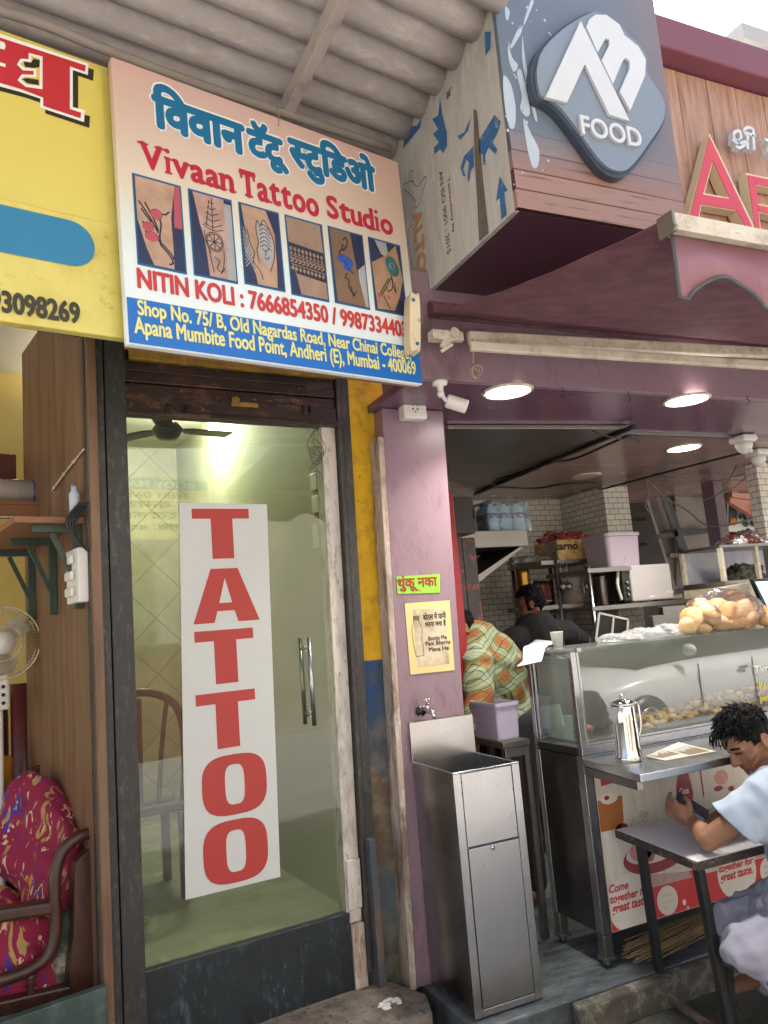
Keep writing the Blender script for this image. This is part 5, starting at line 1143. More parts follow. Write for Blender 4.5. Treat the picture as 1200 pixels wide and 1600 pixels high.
mb = MB(); mb.box(CX0-.004, CX0+.001, CY0+.03, CY1-.03, CB+.004, CB+.036); mb.build('black_skirt', K['blackplastic'], ct, bev=.002)
# poster panel on the front, printed in flat layers
FP = CY0-.002
def f3(x, y, yy=FP): return atY(880+x*320/1200, 1180+y*420/1575, yy)
pz0, pz1 = .134, CB-.05; PX0, PX1 = CX0+.048, CX1-.048
mb = MB(); mb.poly([(PX0, pz0), (PX1, pz0), (PX1, pz1), (PX0, pz1)], FP, .002)
pp = mb.build('drinks_poster', M('poster_white', '#d3cdc4', .35, 0, .06, 3, 0, 5, [('#b8a898', .2, 4, 2.5)], stretch=(8, 1, .6)), ct)
PR = M('poster_red', '#c23a3c', .35, 0, .05, 5); PDR = M('poster_deep_red', '#8f2430', .3, 0, .15, 8); PCR = M('poster_cream', '#d6cfc6', .4, 0, .05, 5); PBR = M('poster_rope_brown', '#a4683a', .4, 0, .25, 3, 0, 5, stretch=(1, 1, 60)); PPK = M('poster_pink', '#c98f88', .4, 0, .25, 12); PWD = M('poster_wood', '#b39a92', .4, 0, .2, 3, 0, 5, stretch=(10, 1, 1))
zr = f3(500, 770).z
mb = MB(); mb.poly([(PX0+.001, pz0+.002), (PX1, pz0+.002), (PX1, f3(850, 690).z), (f3(850, 690).x, f3(850, 690).z), (f3(750, 700).x, zr+.02), (PX0+.001, pz0+.11)], FP-.0006); mb.build('red_band', PR, pp)
def disc(mb, P, y, n=32):
    a, b, c_, d = [f3(*q, y) for q in P]   # left, right, top, bottom
    cx, cz, rx, rz = (a.x+b.x)/2, (c_.z+d.z)/2, (b.x-a.x)/2, (c_.z-d.z)/2
    mb.poly([(cx+rx*cos(2*pi*k/n), cz+rz*sin(2*pi*k/n)) for k in range(n)], y); return cx, cz, rx, rz
RB = 1.30   # poster repeats to the right
def period():
    a = f3(265, 870); b = f3(905, 680); return b.x-a.x
PD = period()
y1, y2, y3 = FP-.0012, FP-.0018, FP-.0024
for k in range(4):
    dx = PD*k
    def g(x, y, yy): p = f3(x, y, yy); return (p.x+dx, p.z)
    def ok(P): return all(PX0 <= p[0] <= PX1 for p in P)
    def put(P, yy, m, nm):
        P = [(min(max(p[0], PX0+.001), PX1), min(max(p[1], pz0+.002), pz1)) for p in P]
        mb = MB(); mb.poly(P, yy); mb.build(nm, m, pp)
    if f3(130, 800, y1).x+dx > PX1-.4: break
    def ellp(x, y, rx, rz, yy, n=32):
        p = f3(x, y, yy)
        if rx > 1: rx, rz = f3(x+rx, y, yy).x-p.x, f3(x, y-rz, yy).z-p.z
        return [(p.x+dx+rx*cos(2*pi*i/n), p.z+rz*sin(2*pi*i/n)) for i in range(n)]
    # bowl with food
    put(ellp(540, 585, 185, 105, y1), y1, PDR, 'bowl_print'); put(ellp(530, 560, 160, 70, y2-.0002), y2-.0002, PCR, 'bowl_print'); put(ellp(460, 560, 70, 62, y3), y3, PPK, 'food_print'); put(ellp(505, 575, 34, 50, y3-.0003), y3, PBR, 'food_print')
    put(ellp(345, 430, .035, .022, y1), y1, PDR, 'food_print')
    # wooden board
    put([g(500, 700, y1), g(735, 680, y1), g(760, 715, y1), g(525, 775, y1)], FP-.0009, PWD, 'board_print')
    # speech bubble and slogan
    put(ellp(395, 865, 133, 175, y2), y2, PCR, 'bubble_print')
    mb = MB(); p0 = f3(268, 808, y3)
    for j, (s_, x0_, y0_, x1_, h_) in enumerate((('Come', 268, 812, 385, .042), ('together for', 275, 872, 512, .042), ('great taste.', 280, 935, 505, .042))):
        a = f3(x0_, y0_, y3); b = f3(x1_, y0_-40*(x1_-x0_)/230, y3); dz = 0; hz = h_ if 'g' in s_ else .032
        x_s = max(a.x+dx, PX0+.006); text(mb, s_, x_s, b.x+dx, a.z-(.010 if 'g' in s_ else 0), a.z+hz-(.010 if 'g' in s_ else 0), y3, .012, .3, .0009, 6)
    mb.build('slogan', PR, pp)
    put(ellp(612, 850, 62, 88, y2), y2, PCR, 'price_print')
    mb = MB(); p = f3(612, 850, y3); text(mb, 'SADA PAN', p.x+dx-.028, p.x+dx+.028, p.z+.018, p.z+.026, y3); text(mb, '200 ML RGB', p.x+dx-.03, p.x+dx+.03, p.z-.010, p.z-.002, y3); text(mb, '₹', p.x+dx-.02, p.x+dx-.01, p.z-.034, p.z-.02, y3); mb.build('price_word', PPK, pp)
    put(ellp(710, 862, .010, .013, y2), y2, PCR, 'dot_print'); put(ellp(732, 893, .006, .006, y2), y2, PCR, 'dot_print'); put([g(722, 915, y2), g(748, 910, y2), g(755, 975, y2), g(722, 985, y2)], y2, PCR, 'dot_print')
    if k: continue
    # rope spool
    put([g(195, 270, y1), g(345, 235, y1), g(355, 385, y1), g(330, 430, y1), g(205, 455, y1)], y1, PBR, 'spool_print'); put(ellp(268, 252, .048, .024, y2), y2, PCR, 'spool_print'); put(ellp(255, 250, .014, .009, y3), y3, PDR, 'spool_print')
    # bottle
    bt = [(680, 60), (722, 60), (745, 150), (762, 220), (755, 330), (720, 370), (690, 350), (665, 250), (662, 180), (672, 120)]
    put([g(*q, y1) for q in bt], y1, PDR, 'bottle_print')
    mb = MB(); p = f3(708, 228, y2); text(mb, 'Coca', p.x+dx-.028, p.x+dx+.03, p.z, p.z+.028, y2, .01, .4, .0008, 6); mb.build('bottle_word', PCR, pp)
    # red name box and dividing line
    put([g(215, 95, y1), g(375, 75, y1), g(365, 145, y1), g(222, 182, y1)], y1, PR, 'name_box')
    mb = MB(); p = f3(225, 135, y2); text(mb, 'Coca', p.x+dx, p.x+dx+.06, p.z+.0, p.z+.03, y2, .01, .4, .0008, 6); p = f3(255, 142, y2); text(mb, 'food stall', p.x+dx, p.x+dx+.05, p.z-.012, p.z-.004, y2); mb.build('name_word', PCR, pp)
    put([g(797, 70, y1), g(805, 68, y1), g(828, 240, y1), g(820, 244, y1)], y1, PDR, 'line_print')
    put(ellp(925, 130, 44, 46, y1-.0003, 9), y1, PPK, 'onion_print'); put(ellp(910, 195, 28, 16, y1-.0003), y1, PDR, 'onion_print'); put(ellp(985, 195, 18, 16, y1-.0003), y1, PDR, 'onion_print')
# black pen scribbles
mb = MB(); rr = random.Random(2)
for k in range(7):
    q = f3(rr.uniform(360, 500), rr.uniform(270, 380), y3); P = [(q.x, q.z)]
    for i in range(3): P.append((P[-1][0]+rr.uniform(-.03, .03), P[-1][1]+rr.uniform(-.025, .025)))
    strokes(mb, [P], .0014, y3)
mb.build('scribble', M('pen_ink', '#3c3636', .5), pp)
# glass case
CG = glass('case_glass', 2.0, '#f0f3f0', .10)
def post(mb, x, y, z0=CB+.041, z1=CT-.012): mb.box(x, x+.028, y, y+.028, z0, z1)
mb = MB(); post(mb, CX0+.002, CY0+.002); mb.box(CX0+.034, CX0+.046, CY0+.004, CY0+.016, CB+.041, CT-.012); post(mb, CX0+.002, CY1-.03); mb.box(CX0+.006, CX0+.018, CY1-.05, CY1-.036, CB+.041, CT-.012)
for xx in (3.52, 4.70): post(mb, xx, CY0+.002)
mb.box(CX0+.048, CX1, CY0+.004, CY0+.02, CB+.041, CB+.052); mb.box(CX0+.004, CX0+.016, CY0+.032, CY1-.052, CT-.03, CT-.014)
mb.build('case_frame', K['steel'], ct, bev=.002)
mb = MB(); mb.box(CX0+.048, CX1-.05, CY0+.008, CY0+.012, CB+.053, CT-.013); mb.build('front_glass', CG, ct)
mb = MB(); mb.box(CX0+.008, CX0+.012, CY0+.048, CY1-.053, CB+.041, CT-.031); mb.build('side_glass', CG, ct)
mb = MB(); mb.box(CX0-.004, CX1, CY0-.006, CY1+.004, CT-.011, CT); mb.build('top_glass', glass('green_glass_top', 1.5, '#e6eeea', .12), ct, bev=.002)
q = atY(904, 1016, CY0-.007); mb = MB(); mb.box(q.x-.012, q.x+.012, CY0-.012, CY0+.01, CT-.016, CT+.006); mb.build('glass_clip', K['steel'], ct, bev=.002)
mb = MB(); mb.box(CX0+.05, CX1-.1, CY1-.014, CY1-.008, CB+.05, CT-.012); mb.build('rear_panel', M('cloudy_rear_panel', '#66645f', .4, 0, .15, 2), ct)
mb = MB(); mb.box(CX0+.055, CX0+.62, CY0+.02, CY1-.02, CB+.042, CB+.046); mb.build('case_floor', K['steeld'], ct)
# lettering stuck on the glass at far right
yy = CY0+.0065; mb = MB(); a = atY(1179, 1054, yy); text(mb, 'Timepass', a.x, a.x+.26, a.z-.005, a.z+.042, yy, .01, 0, .001, 6); ga = mb.build('glass_word', M('white_vinyl_letters', '#dcdcd4', .4), ct)
mb = MB(); a = atY(1187, 1076, yy); text(mb, 'Rs. 10/-', a.x, a.x+.16, a.z, a.z+.034, yy, .01, 0, .001, 6); a = atY(1188, 1095, yy); text(mb, 'per plate', a.x, a.x+.16, a.z-.014, a.z+.03, yy, .01, 0, .001, 6); mb.build('price_letters', M('yellow_vinyl_letters', '#cfc04a', .4), ct)
# front shelf
SHZ = .857
s = [atZ(*q, SHZ) for q in ((918, 1187), (1000, 1211))]
sh0 = Vector((s[0].x, CY0-.002, SHZ)); sh1 = s[1]; SY = sh1.y
cs = thing('counter_shelf', 'narrow stainless shelf fixed along the front of the food counter', 'shelf', (sh0.x, CY0, SHZ))
mb = MB(); sx = sh1.x
P = [(sh0.x, CY0-.002), (sx, SY), (CX1, SY), (CX1, CY0-.002)]
v0 = [mb.b.verts.new((p[0], p[1], SHZ)) for p in P]; v1 = [mb.b.verts.new((p[0], p[1], SHZ-.03)) for p in P]; mb.b.faces.new(v0); mb.b.faces.new(v1[::-1])
for i in range(4): j = (i+1) % 4; mb.b.faces.new([v0[j], v0[i], v1[i], v1[j]])
mb.build('shelf_top', K['steel'], cs, bev=.003)
mb = MB(); mb.bar((sh0.x+.02, CY0-.005, SHZ-.052), (sx+.04, SY+.05, SHZ-.052), .03, .035); mb.build('bracket', K['steeld'], cs, bev=.002)
# steel water jug
jc = atZ(984, 1188, SHZ); jh = atY(984, 1100, jc.y).z-SHZ
jg = thing('water_jug', 'polished steel water jug with lid on the counter shelf', 'jug', jc)
R = .058*jh/.25
mb = MB(); mb.lathe([(0, 0), (R*1.08, 0), (R*1.1, .006), (R*1.1, .022), (R*1.02, .03), (R*1.0, .05), (R*.97, .055), (R*.96, .14), (R*.94, .145), (R*.92, jh*.97), (R*.94, jh)], jc, 40); bd = mb.build('body', K['chrome'], jg)
mb = MB(); z0 = jc.z+jh; mb.lathe([(R*.98, 0), (R*1.0, .006), (R*.9, .014), (R*.5, .022), (R*.16, .024), (R*.1, .03), (R*.18, .036), (R*.17, .043), (0, .047)], (jc.x, jc.y, z0), 40); mb.build('lid', K['chrome'], jg)
mb = MB(); hx = jc.x+R*.9; mb.tube(spline([(hx, jc.y, z0-.012), (hx+.028, jc.y, z0-.0), (hx+.036, jc.y, z0-.04), (hx+.034, jc.y, z0-.1), (hx+.014, jc.y, z0-.135), (hx, jc.y, z0-.125)], 6), .0055, 10); mb.build('handle', K['chrome'], jg)
mb = MB(); xl_ = jc.x-R*.88; mb.raw([(xl_, jc.y-.022, z0-.005), (xl_-.045, jc.y, z0-.004), (xl_, jc.y+.022, z0-.005), (xl_, jc.y, z0-.085)], [(0, 1, 3), (1, 2, 3), (0, 3, 2)]); mb.build('spout', K['chrome'], jg)
# menu card
P = [atZ(*q, SHZ+.004) for q in ((1009, 1182), (1040, 1188), (1118, 1174), (1060, 1160))]
mn = thing('menu_card', 'laminated brown and white menu card lying on the counter shelf behind the jug', 'menu', P[0])
mb = MB(); mb.raw([(p.x, p.y, SHZ+.005) for p in P]+[(p.x, p.y, SHZ+.001) for p in P], [(0, 1, 2, 3), (7, 6, 5, 4), (0, 4, 5, 1), (1, 5, 6, 2), (2, 6, 7, 3), (3, 7, 4, 0)]); mb.build('card', M('menu_paper', '#cfc8b8', .4, 0, .05, 8), mn)
mb = MB()
def bil(u, v): a = P[0].lerp(P[1], u); b = P[3].lerp(P[2], u); p = a.lerp(b, v); return (p.x, p.y, SHZ+.0056)
for (u0, v0_, u1, v1_) in ((.08, .06, .7, .46), (.3, .5, .94, .94)): mb.raw([bil(u0, v0_), bil(u1, v0_), bil(u1, v1_), bil(u0, v1_)], [(0, 1, 2, 3)])
mb.build('brown_block', M('menu_brown', '#7d6a54', .4, 0, .3, 30), mn)
mb = MB(); rr = random.Random(6)
for (u0, v0_, u1, v1_) in ((.08, .06, .7, .46), (.3, .5, .94, .94)):
    for k in range(9):
        v = v0_+(v1_-v0_)*(k+.5)/9.5; u2 = u0+.04+rr.uniform(.1, .5)*(u1-u0); P4 = [bil(u0+.04, v-.008), bil(u2, v-.008), bil(u2, v+.008), bil(u0+.04, v+.008)]; mb.raw([(p[0], p[1], p[2]+.0005) for p in P4], [(0, 1, 2, 3)])
mb.build('menu_lines', WHI, mn)
# ---------------------------------------------------------------- inside the case
mb = MB(); n = 60; rr = random.Random(9); ax, bx_ = 2.60, 4.4
for i in range(330):
    x = rr.uniform(ax, bx_); u = (x-ax)/(bx_-ax); hmax = .035+.075*min(1, (x-ax)*1.6)
    y = rr.uniform(CY0+.05, CY1-.06); z = CB+.055+rr.uniform(0, hmax)*max(.2, 1-abs(y-(CY0+CY1)/2)*4)
    mb.ell((x, y, z), (rr.uniform(.018, .035), rr.uniform(.012, .022), rr.uniform(.010, .018)), Matrix.Rotation(rr.uniform(0, 3), 3, 'Z') @ Matrix.Rotation(rr.uniform(-.7, .7), 3, 'X'), 2)
for v in mb.b.verts: v.co += Vector((noise.noise(v.co*60), noise.noise(v.co*60+Vector((5, 0, 0))), noise.noise(v.co*60+Vector((0, 5, 0)))))*.006
sn = mb.build('fried_snacks', M('golden_fried', '#c4934a', .6, 0, .3, 25, .4, 80, [('#7a4c1c', .35, 14, 1.5), ('#d9b060', .25, 20, 1)]), smooth=True); sn['kind'] = 'stuff'; tag(sn, 'heap of golden fried snacks inside the glass case', 'snacks')
mb = MB(); mb.box(2.60, 4.4, CY0+.022, CY0+.034, CB+.054, CB+.082); mb.box(CX0+.056, 2.58, CY0+.022, CY0+.034, CB+.054, CB+.072); tag(mb.build('tray_edge', K['steeld'], bev=.004), 'steel tray edge inside the glass case in front of the fried snacks', 'tray')
CB_ = M('pale_green_sheet', '#b9c6bb', .6, 0, .06, 6)
for k, (P, lb) in enumerate(((((832, 1118), (838, 1152), (896, 1165), (893, 1118)), 'pale green paper sheet lying low inside the left end of the glass case'), (((835, 1106), (846, 1140), (880, 1134), (873, 1100)), 'pale green paper sheet leaning upright inside the left end of the glass case'))):
    xx = CX0+.045+.03*(1-k)
    P = [atX(*q, xx+.02*j*0) for j, q in enumerate(P)]
    mb = MB(); mb.raw([p for p in P]+[p+Vector((.006, 0, 0)) for p in P], [(0, 1, 2, 3), (7, 6, 5, 4), (0, 4, 5, 1), (1, 5, 6, 2), (2, 6, 7, 3), (3, 7, 4, 0)]); tag(mb.build('paper_sheet', CB_), lb, 'paper')
for px, py, lb in ((917, 1140, 'small reddish bun at the left corner inside the glass case'), ):
    q = atY(px, py, CY0+.09); mb = MB(); mb.ell(q, (.035, .03, .022)); tag(mb.build('sweet_bun', M('red_brown_bun', '#9a5a36', .5, 0, .2, 12)), lb, 'bun')
# ---------------------------------------------------------------- on top of the case
FILM = plastic_film('clear_plastic_bag', (.93, .94, .95, 1), .22, .8, 35)
def bag(name, label, c, rx, ry, rz, seed, m=FILM, cat='bag', group=None):
    mb = MB(); mb.ell((0, 0, 0), (rx, ry, rz), sub=5)
    for v in mb.b.verts:
        p = v.co.copy(); k = 1+.5*noise.fractal(p*9+Vector((seed, 0, 0)), .7, 2.2, 4)
        rid = abs(noise.noise(p*16+Vector((0, seed, 0)))); v.co = Vector((p.x*k, p.y*k, max(0, p.z*k*(1-.5*rid)+rz*.25)))
        v.co += Vector(c)
    o = mb.build(name, m, smooth=True); return tag(o, label, cat, group)
tY = CY0+.17
for k, (px, py, rx, rz, lb) in enumerate(((905, 1003, .11, .035, 'crumpled clear plastic bags behind the white cup on the glass case'), (945, 1000, .11, .05, 'crumpled clear plastic bag in the middle of the glass case top'), (985, 995, .13, .055, 'crumpled clear plastic bag left of the round steel tray'))):
    q = atZ(px, py, CT); bag('plastic_bag', lb, (q.x, min(q.y, CY0+.2), CT+.002), rx, .10, rz, 3.3*k+1, group='plastic bags on the glass case')
cp = atZ(872, 1010, CT); h = .068
cu = thing('plastic_cup', 'frosted white plastic cup at the left end of the glass case top', 'cup', cp); mb = MB(); mb.lathe([(0, .0), (.024, 0), (.031, h), (.033, h+.003), (.030, h+.003), (.023, .004), (0, .004)], (cp.x, cp.y, CT+.001), 28); mb.build('cup_wall', M('frosted_plastic', '#c9c7c2', .4, 0, .03, 5), cu)
mb = MB(); n = 14; a, b, c, d = [atZ(*q, CT+.004) for q in ((806, 1022), (850, 1014), (870, 1003), (838, 1000))]
rows = []
for i in range(n+1):
    row = []
    for j in range(n+1):
        u, v = i/n, j/n; p = a.lerp(b, u).lerp(d.lerp(c, u), v); z = CT+.006+.014*abs(noise.noise(Vector((u*4, v*4, 2))))
        if p.x < CX0-.004 or p.y < CY0-.0: z = CT+.004-min(.05, max((CX0-.004-p.x), 0)*1.4)
        row.append(mb.b.verts.new((p.x, p.y, z)))
    rows.append(row)
for i in range(n):
    for j in range(n): mb.b.faces.new([rows[i][j], rows[i+1][j], rows[i+1][j+1], rows[i][j+1]])
o = mb.build('cloth_rag', M('white_rag', '#cfd0d8', .8, 0, .06, 12, .2, 80), smooth=True); tag(o, 'white folded rag draped over the left corner of the glass case', 'cloth'); q = o.modifiers.new('t', 'SOLIDIFY'); q.thickness = .004
tc_ = atZ(1062, 983, CT); tr_ = thing('steel_tray', 'round steel tray with tongs on the glass case beside the bread bag', 'tray', tc_); mb = MB(); mb.lathe([(0, .004), (.088, .004), (.10, .012), (.102, .012), (.09, 0), (0, 0)], (tc_.x, tc_.y, CT+.001), 36); mb.build('dish', K['chrome'], tr_)
mb = MB(); mb.tube([(tc_.x-.05, tc_.y-.02, CT+.014), (tc_.x-.05, tc_.y-.02, CT+.026), (tc_.x+.06, tc_.y+.01, CT+.026), (tc_.x+.06, tc_.y+.01, CT+.014)], .003, 8); mb.box(tc_.x+.055, tc_.x+.08, tc_.y, tc_.y+.015, CT+.012, CT+.034); mb.build('tongs', K['steeld'], tr_)
# bread buns in a bag
BUN = M('bread_crust', '#d6b083', .6, 0, .2, 9, .35, 45, [('#b37c44', .28, 7, 3), ('#e0bf98', .35, 9, 3)])
def crust():
    n = BUN.node_tree.nodes; l = BUN.node_tree.links; b = n['Principled BSDF']; o = b.inputs['Base Color'].links[0].from_socket
    tc = n.new('ShaderNodeTexCoord'); sp = n.new('ShaderNodeSeparateXYZ'); l.new(tc.outputs['Object'], sp.inputs[0]); nz = n.new('ShaderNodeTexNoise'); nz.inputs['Scale'].default_value = 30; l.new(tc.outputs['Object'], nz.inputs[0])
    a = n.new('ShaderNodeMath'); a.operation = 'MULTIPLY_ADD'; l.new(nz.outputs[0], a.inputs[0]); a.inputs[1].default_value = .03; l.new(sp.outputs[2], a.inputs[2])
    r = n.new('ShaderNodeMapRange'); r.inputs[1].default_value = .022; r.inputs[2].default_value = .05; l.new(a.outputs[0], r.inputs[0])
    mx = n.new('ShaderNodeMix'); mx.data_type = 'RGBA'; l.new(o, mx.inputs[6]); mx.inputs[7].default_value = lin('#b98248'); l.new(r.outputs[0], mx.inputs[0]); l.new(mx.outputs[2], b.inputs['Base Color'])
crust()
BUNS = [(1105, 960, .058), (1138, 957, .055), (1165, 952, .055), (1080, 965, .05), (1098, 976, .045), (1125, 976, .045), (1148, 972, .045), (1172, 970, .045), (1188, 960, .05), (1075, 977, .042), (1120, 948, .05), (1150, 942, .05), (1196, 975, .045), (1092, 948, .05)]
def bunmesh(mb, c, r):
    mb.ell(c, (r, r*.95, r*.72), sub=4)
    for v in mb.b.verts: d = v.co-Vector(c); v.co += d*(.10*noise.noise(v.co*22)+.04*noise.noise(v.co*70))
proto = None
desc = ['biggest front bun at the left of the upper row', 'bun second in the upper row', 'bun third in the upper row', 'bun at the far left of the bag', 'small bun low at the left front', 'small bun low in the middle front', 'small bun low right of the middle', 'small bun low at the right front', 'bun at the right end of the upper row', 'small bun low at the far left of the bag', 'bun behind the upper row at the left', 'bun behind the upper row at the right', 'bun at the bottom right end of the bag', 'bun behind at the far upper left']
for i, (px, py, r) in enumerate(BUNS):
    r *= 1.22
    yb = CY0+.10+(.06 if i >= 10 and i not in (12,) else 0)+.02*(i % 3); c = atY(px, py, yb); c.z = max(c.z, CT+r*.8)
    if proto is None:
        mb = MB(); bunmesh(mb, Vector((0, 0, 0)), .05); proto = mb.build('bread_bun', BUN, smooth=True, loc=(0, 0, 0)); o = proto
    else: o = proto.copy(); COL.objects.link(o)
    o.location = c; o.scale = (r/.05,)*3; o.rotation_euler = (rnd.uniform(-1.1, 1.1), rnd.uniform(-1.1, 1.1), rnd.uniform(0, 6)); tag(o, 'round golden '+desc[i], 'bun', 'bread buns in the clear bag on the counter')
BF = plastic_film('bread_bag_film', (.97, .96, .94, 1), .05, .7, 22)
mb = MB(); cc = atY(1135, 960, CY0+.13); cc.z = CT+.1; mb.ell((0, 0, 0), (.22, .13, .115), sub=5)
for v in mb.b.verts:
    p = v.co.copy(); k = 1+.12*noise.fractal(p*10, .7, 2.2, 4); v.co = Vector((p.x*k*1.1, p.y*k, p.z*k)); v.co += cc; v.co.z = max(v.co.z, CT+.002)
tag(mb.build('bread_bag', BF, smooth=True), 'clear plastic bag full of bread buns at the right of the glass case', 'bag')
# ---------------------------------------------------------------- lavender bin, low stand, broom
sd_ = thing('low_stand', 'dark steel stand holding the lavender tub left of the food counter', 'stand', atY(800, 1165, 3.35))
a, b = atY(772, 1158, 3.30), atY(832, 1168, 3.30); mb = MB(); mb.box(a.x, CX0-.01, 3.22, 3.6, a.z-.03, a.z); mb.box(a.x+.01, CX0-.02, 3.225, 3.24, a.z-.075, a.z-.032); mb.build('top', K['steeld'], sd_, bev=.003)
for x in (a.x+.01, CX0-.04):
    for y in (3.23, 3.56): mb = MB(); mb.box(x, x+.03, y, y+.03, 0, a.z-.031); mb.build('leg', K['steeld'], sd_)
mb = MB(); mb.box(1.74, a.x-.01, 3.5, 3.9, a.z-.005, a.z+.025); mb.box(1.76, a.x-.03, 3.6, 3.88, 0, a.z-.01); tag(mb.build('work_bench', K['steeld'], bev=.003), 'dark steel work bench behind the sink under the man in plaid', 'bench')
LAV = M('lavender_plastic', '#b1a9bd', .45, 0, .06, 4)
def tub(name, label, x0, x1, y0, y1, z0, h, m, taper=.88):
    mb = MB(); cx, cy = (x0+x1)/2, (y0+y1)/2; w_, d_ = (x1-x0)/2, (y1-y0)/2
    def rect(s, z): 
        P = []
        for sx, sy in ((-1, -1), (1, -1), (1, 1), (-1, 1)):
            for k in range(5):
                a = math.atan2(sy, sx)-pi/4+k*pi/8; r_ = min(w_, d_)*.25; P.append(mb.b.verts.new((cx+s*(sx*(w_-r_)+r_*cos(a)), cy+s*(sy*(d_-r_)+r_*sin(a)), z)))
        return P
    rings = [rect(taper, z0), rect(taper+.02, z0+.01), rect(.97, z0+h*.9), rect(1.02, z0+h*.91), rect(1.02, z0+h), rect(.96, z0+h), rect(taper-.04, z0+.015)]
    n = len(rings[0]); mb.b.faces.new(rings[0][::-1]); mb.b.faces.new(rings[-1])
    for A, B in zip(rings, rings[1:]):
        for i in range(n): j = (i+1) % n; mb.b.faces.new([A[i], A[j], B[j], B[i]])
    o = mb.build(name, m); return tag(o, label, 'tub')
q = atY(776, 1160, 3.24)
tub('plastic_tub', 'pale lavender plastic tub on the low stand beside the glass case', a.x+.005, CX0-.02, 3.26, 3.52, a.z+.001, .175, LAV)
# broom of thin sticks under the counter
BR = M('broom_straw', '#8a7452', .8, 0, .35, 20); mb = MB(); rr = random.Random(13)
A_ = Vector((2.30, 2.80, .015)); B_ = Vector((3.6, 2.86, .10))
for k in range(130):
    p = A_+Vector((rr.uniform(-.06, .12), rr.uniform(-.05, .10), rr.uniform(0, .05))); q = B_+Vector((rr.uniform(-.3, .3), rr.uniform(-.02, .04), rr.uniform(-.015, .02))); m_ = p.lerp(q, .4)+Vector((0, rr.uniform(-.015, .015), rr.uniform(0, .02))); mb.tube([p, m_, q], .0022, 4)
bro = thing('stick_broom', 'bundle of thin straw broom sticks lying under the food counter', 'broom', A_); mb.build('sticks', BR, bro)
mb = MB(); mb.tube([A_.lerp(B_, .75)+Vector((-.02, .01, -.0)), A_.lerp(B_, .78)+Vector((.02, .01, 0))], .045, 14); mb.build('binding', K['blackplastic'], bro)
# ---------------------------------------------------------------- table
TZ = .555
t0, t1, t2 = atZ(960, 1296, TZ), atZ(1088, 1347, TZ), atZ(1200, 1324, TZ)
tx0 = (t0.x+t1.x)/2; ty0, ty1 = t1.y, t0.y
TT = Frame((t1.x, t1.y, 0), 0)
ta = thing('folding_table', 'small table with white top, dark worn edge and black square legs', 'table', (tx0, ty0, -.15))
ex = Vector((1, -.02, 0)).normalized(); dvec = Vector((t0.x-t1.x, t0.y-t1.y, 0)); LN = 1.05
P = [Vector((t1.x, t1.y, TZ)), Vector((t1.x, t1.y, TZ))+ex*LN, Vector((t1.x, t1.y, TZ))+ex*LN+dvec, Vector((t0.x, t0.y, TZ))]
def slab_(mb, P, z0, z1, inset=0):
    c = sum(P, Vector())/4; Q = [p+(c-p)*inset for p in P]; v = [mb.b.verts.new((p.x, p.y, z1)) for p in Q]; w_ = [mb.b.verts.new((p.x, p.y, z0)) for p in Q]; mb.b.faces.new(v); mb.b.faces.new(w_[::-1])
    for i in range(4): j = (i+1) % 4; mb.b.faces.new([v[j], v[i], w_[i], w_[j]])
EDGE = M('worn_dark_edge', '#37322e', .6, 0, .25, 8, .2, 60, [('#8a8076', .25, 25, .7), ('#6a4426', .2, 6, 1)])
mb = MB(); slab_(mb, P, TZ-.034, TZ-.003); mb.build('edge_band', EDGE, ta, bev=.003)
mb = MB(); slab_(mb, P, TZ-.0028, TZ, .012); mb.build('top', M('white_laminate', '#cfccd0', .35, 0, .04, 4, 0, 5, [('#a9a29c', .1, 6, 1.5)]), ta, bev=.001)
LEGM = M('chipped_black_leg', '#1f2224', .5, 0, .3, 8, .1, 60, [('#7d7a70', .06, 40, .5), ('#3b332d', .25, 7, 1.2)], stretch=(1, 1, .4))
def tleg(p, q): mb = MB(); mb.bar(p, q, .032, .032, (0, 1, 0)); return mb
A = atY(1001, 1322, t0.y-.08); Lf = Vector((A.x, t0.y-.08, TZ-.034)); B2 = Vector((A.x+.02, t0.y-.08, -.148))
Ln = P[0]+Vector((.035, .03, -.036)); Lb = Vector((Ln.x+.05, Ln.y, -.148))
for p, q in ((Lf, B2), (Ln, Lb), (Ln+ex*(LN-.08), Lb+ex*(LN-.1)), (Lf+ex*(LN-.08), B2+ex*(LN-.08))): tleg(p, q).build('leg', LEGM, ta, bev=.003)
mb = MB(); zc = atY(1012, 1560, Lf.y).z; mb.bar((B2.x, Lf.y, zc), (Lb.x, Ln.y, zc), .025, .025); mb.bar((Lb.x, Ln.y, zc-.0), (Lb.x+LN-.1, Ln.y, zc), .025, .025); mb.build('stretcher', M('rusty_stretcher', '#5f4a42', .6, 0, .25, 8, .2, 60, [('#8d8278', .3, 14, 1)]), ta, bev=.003)
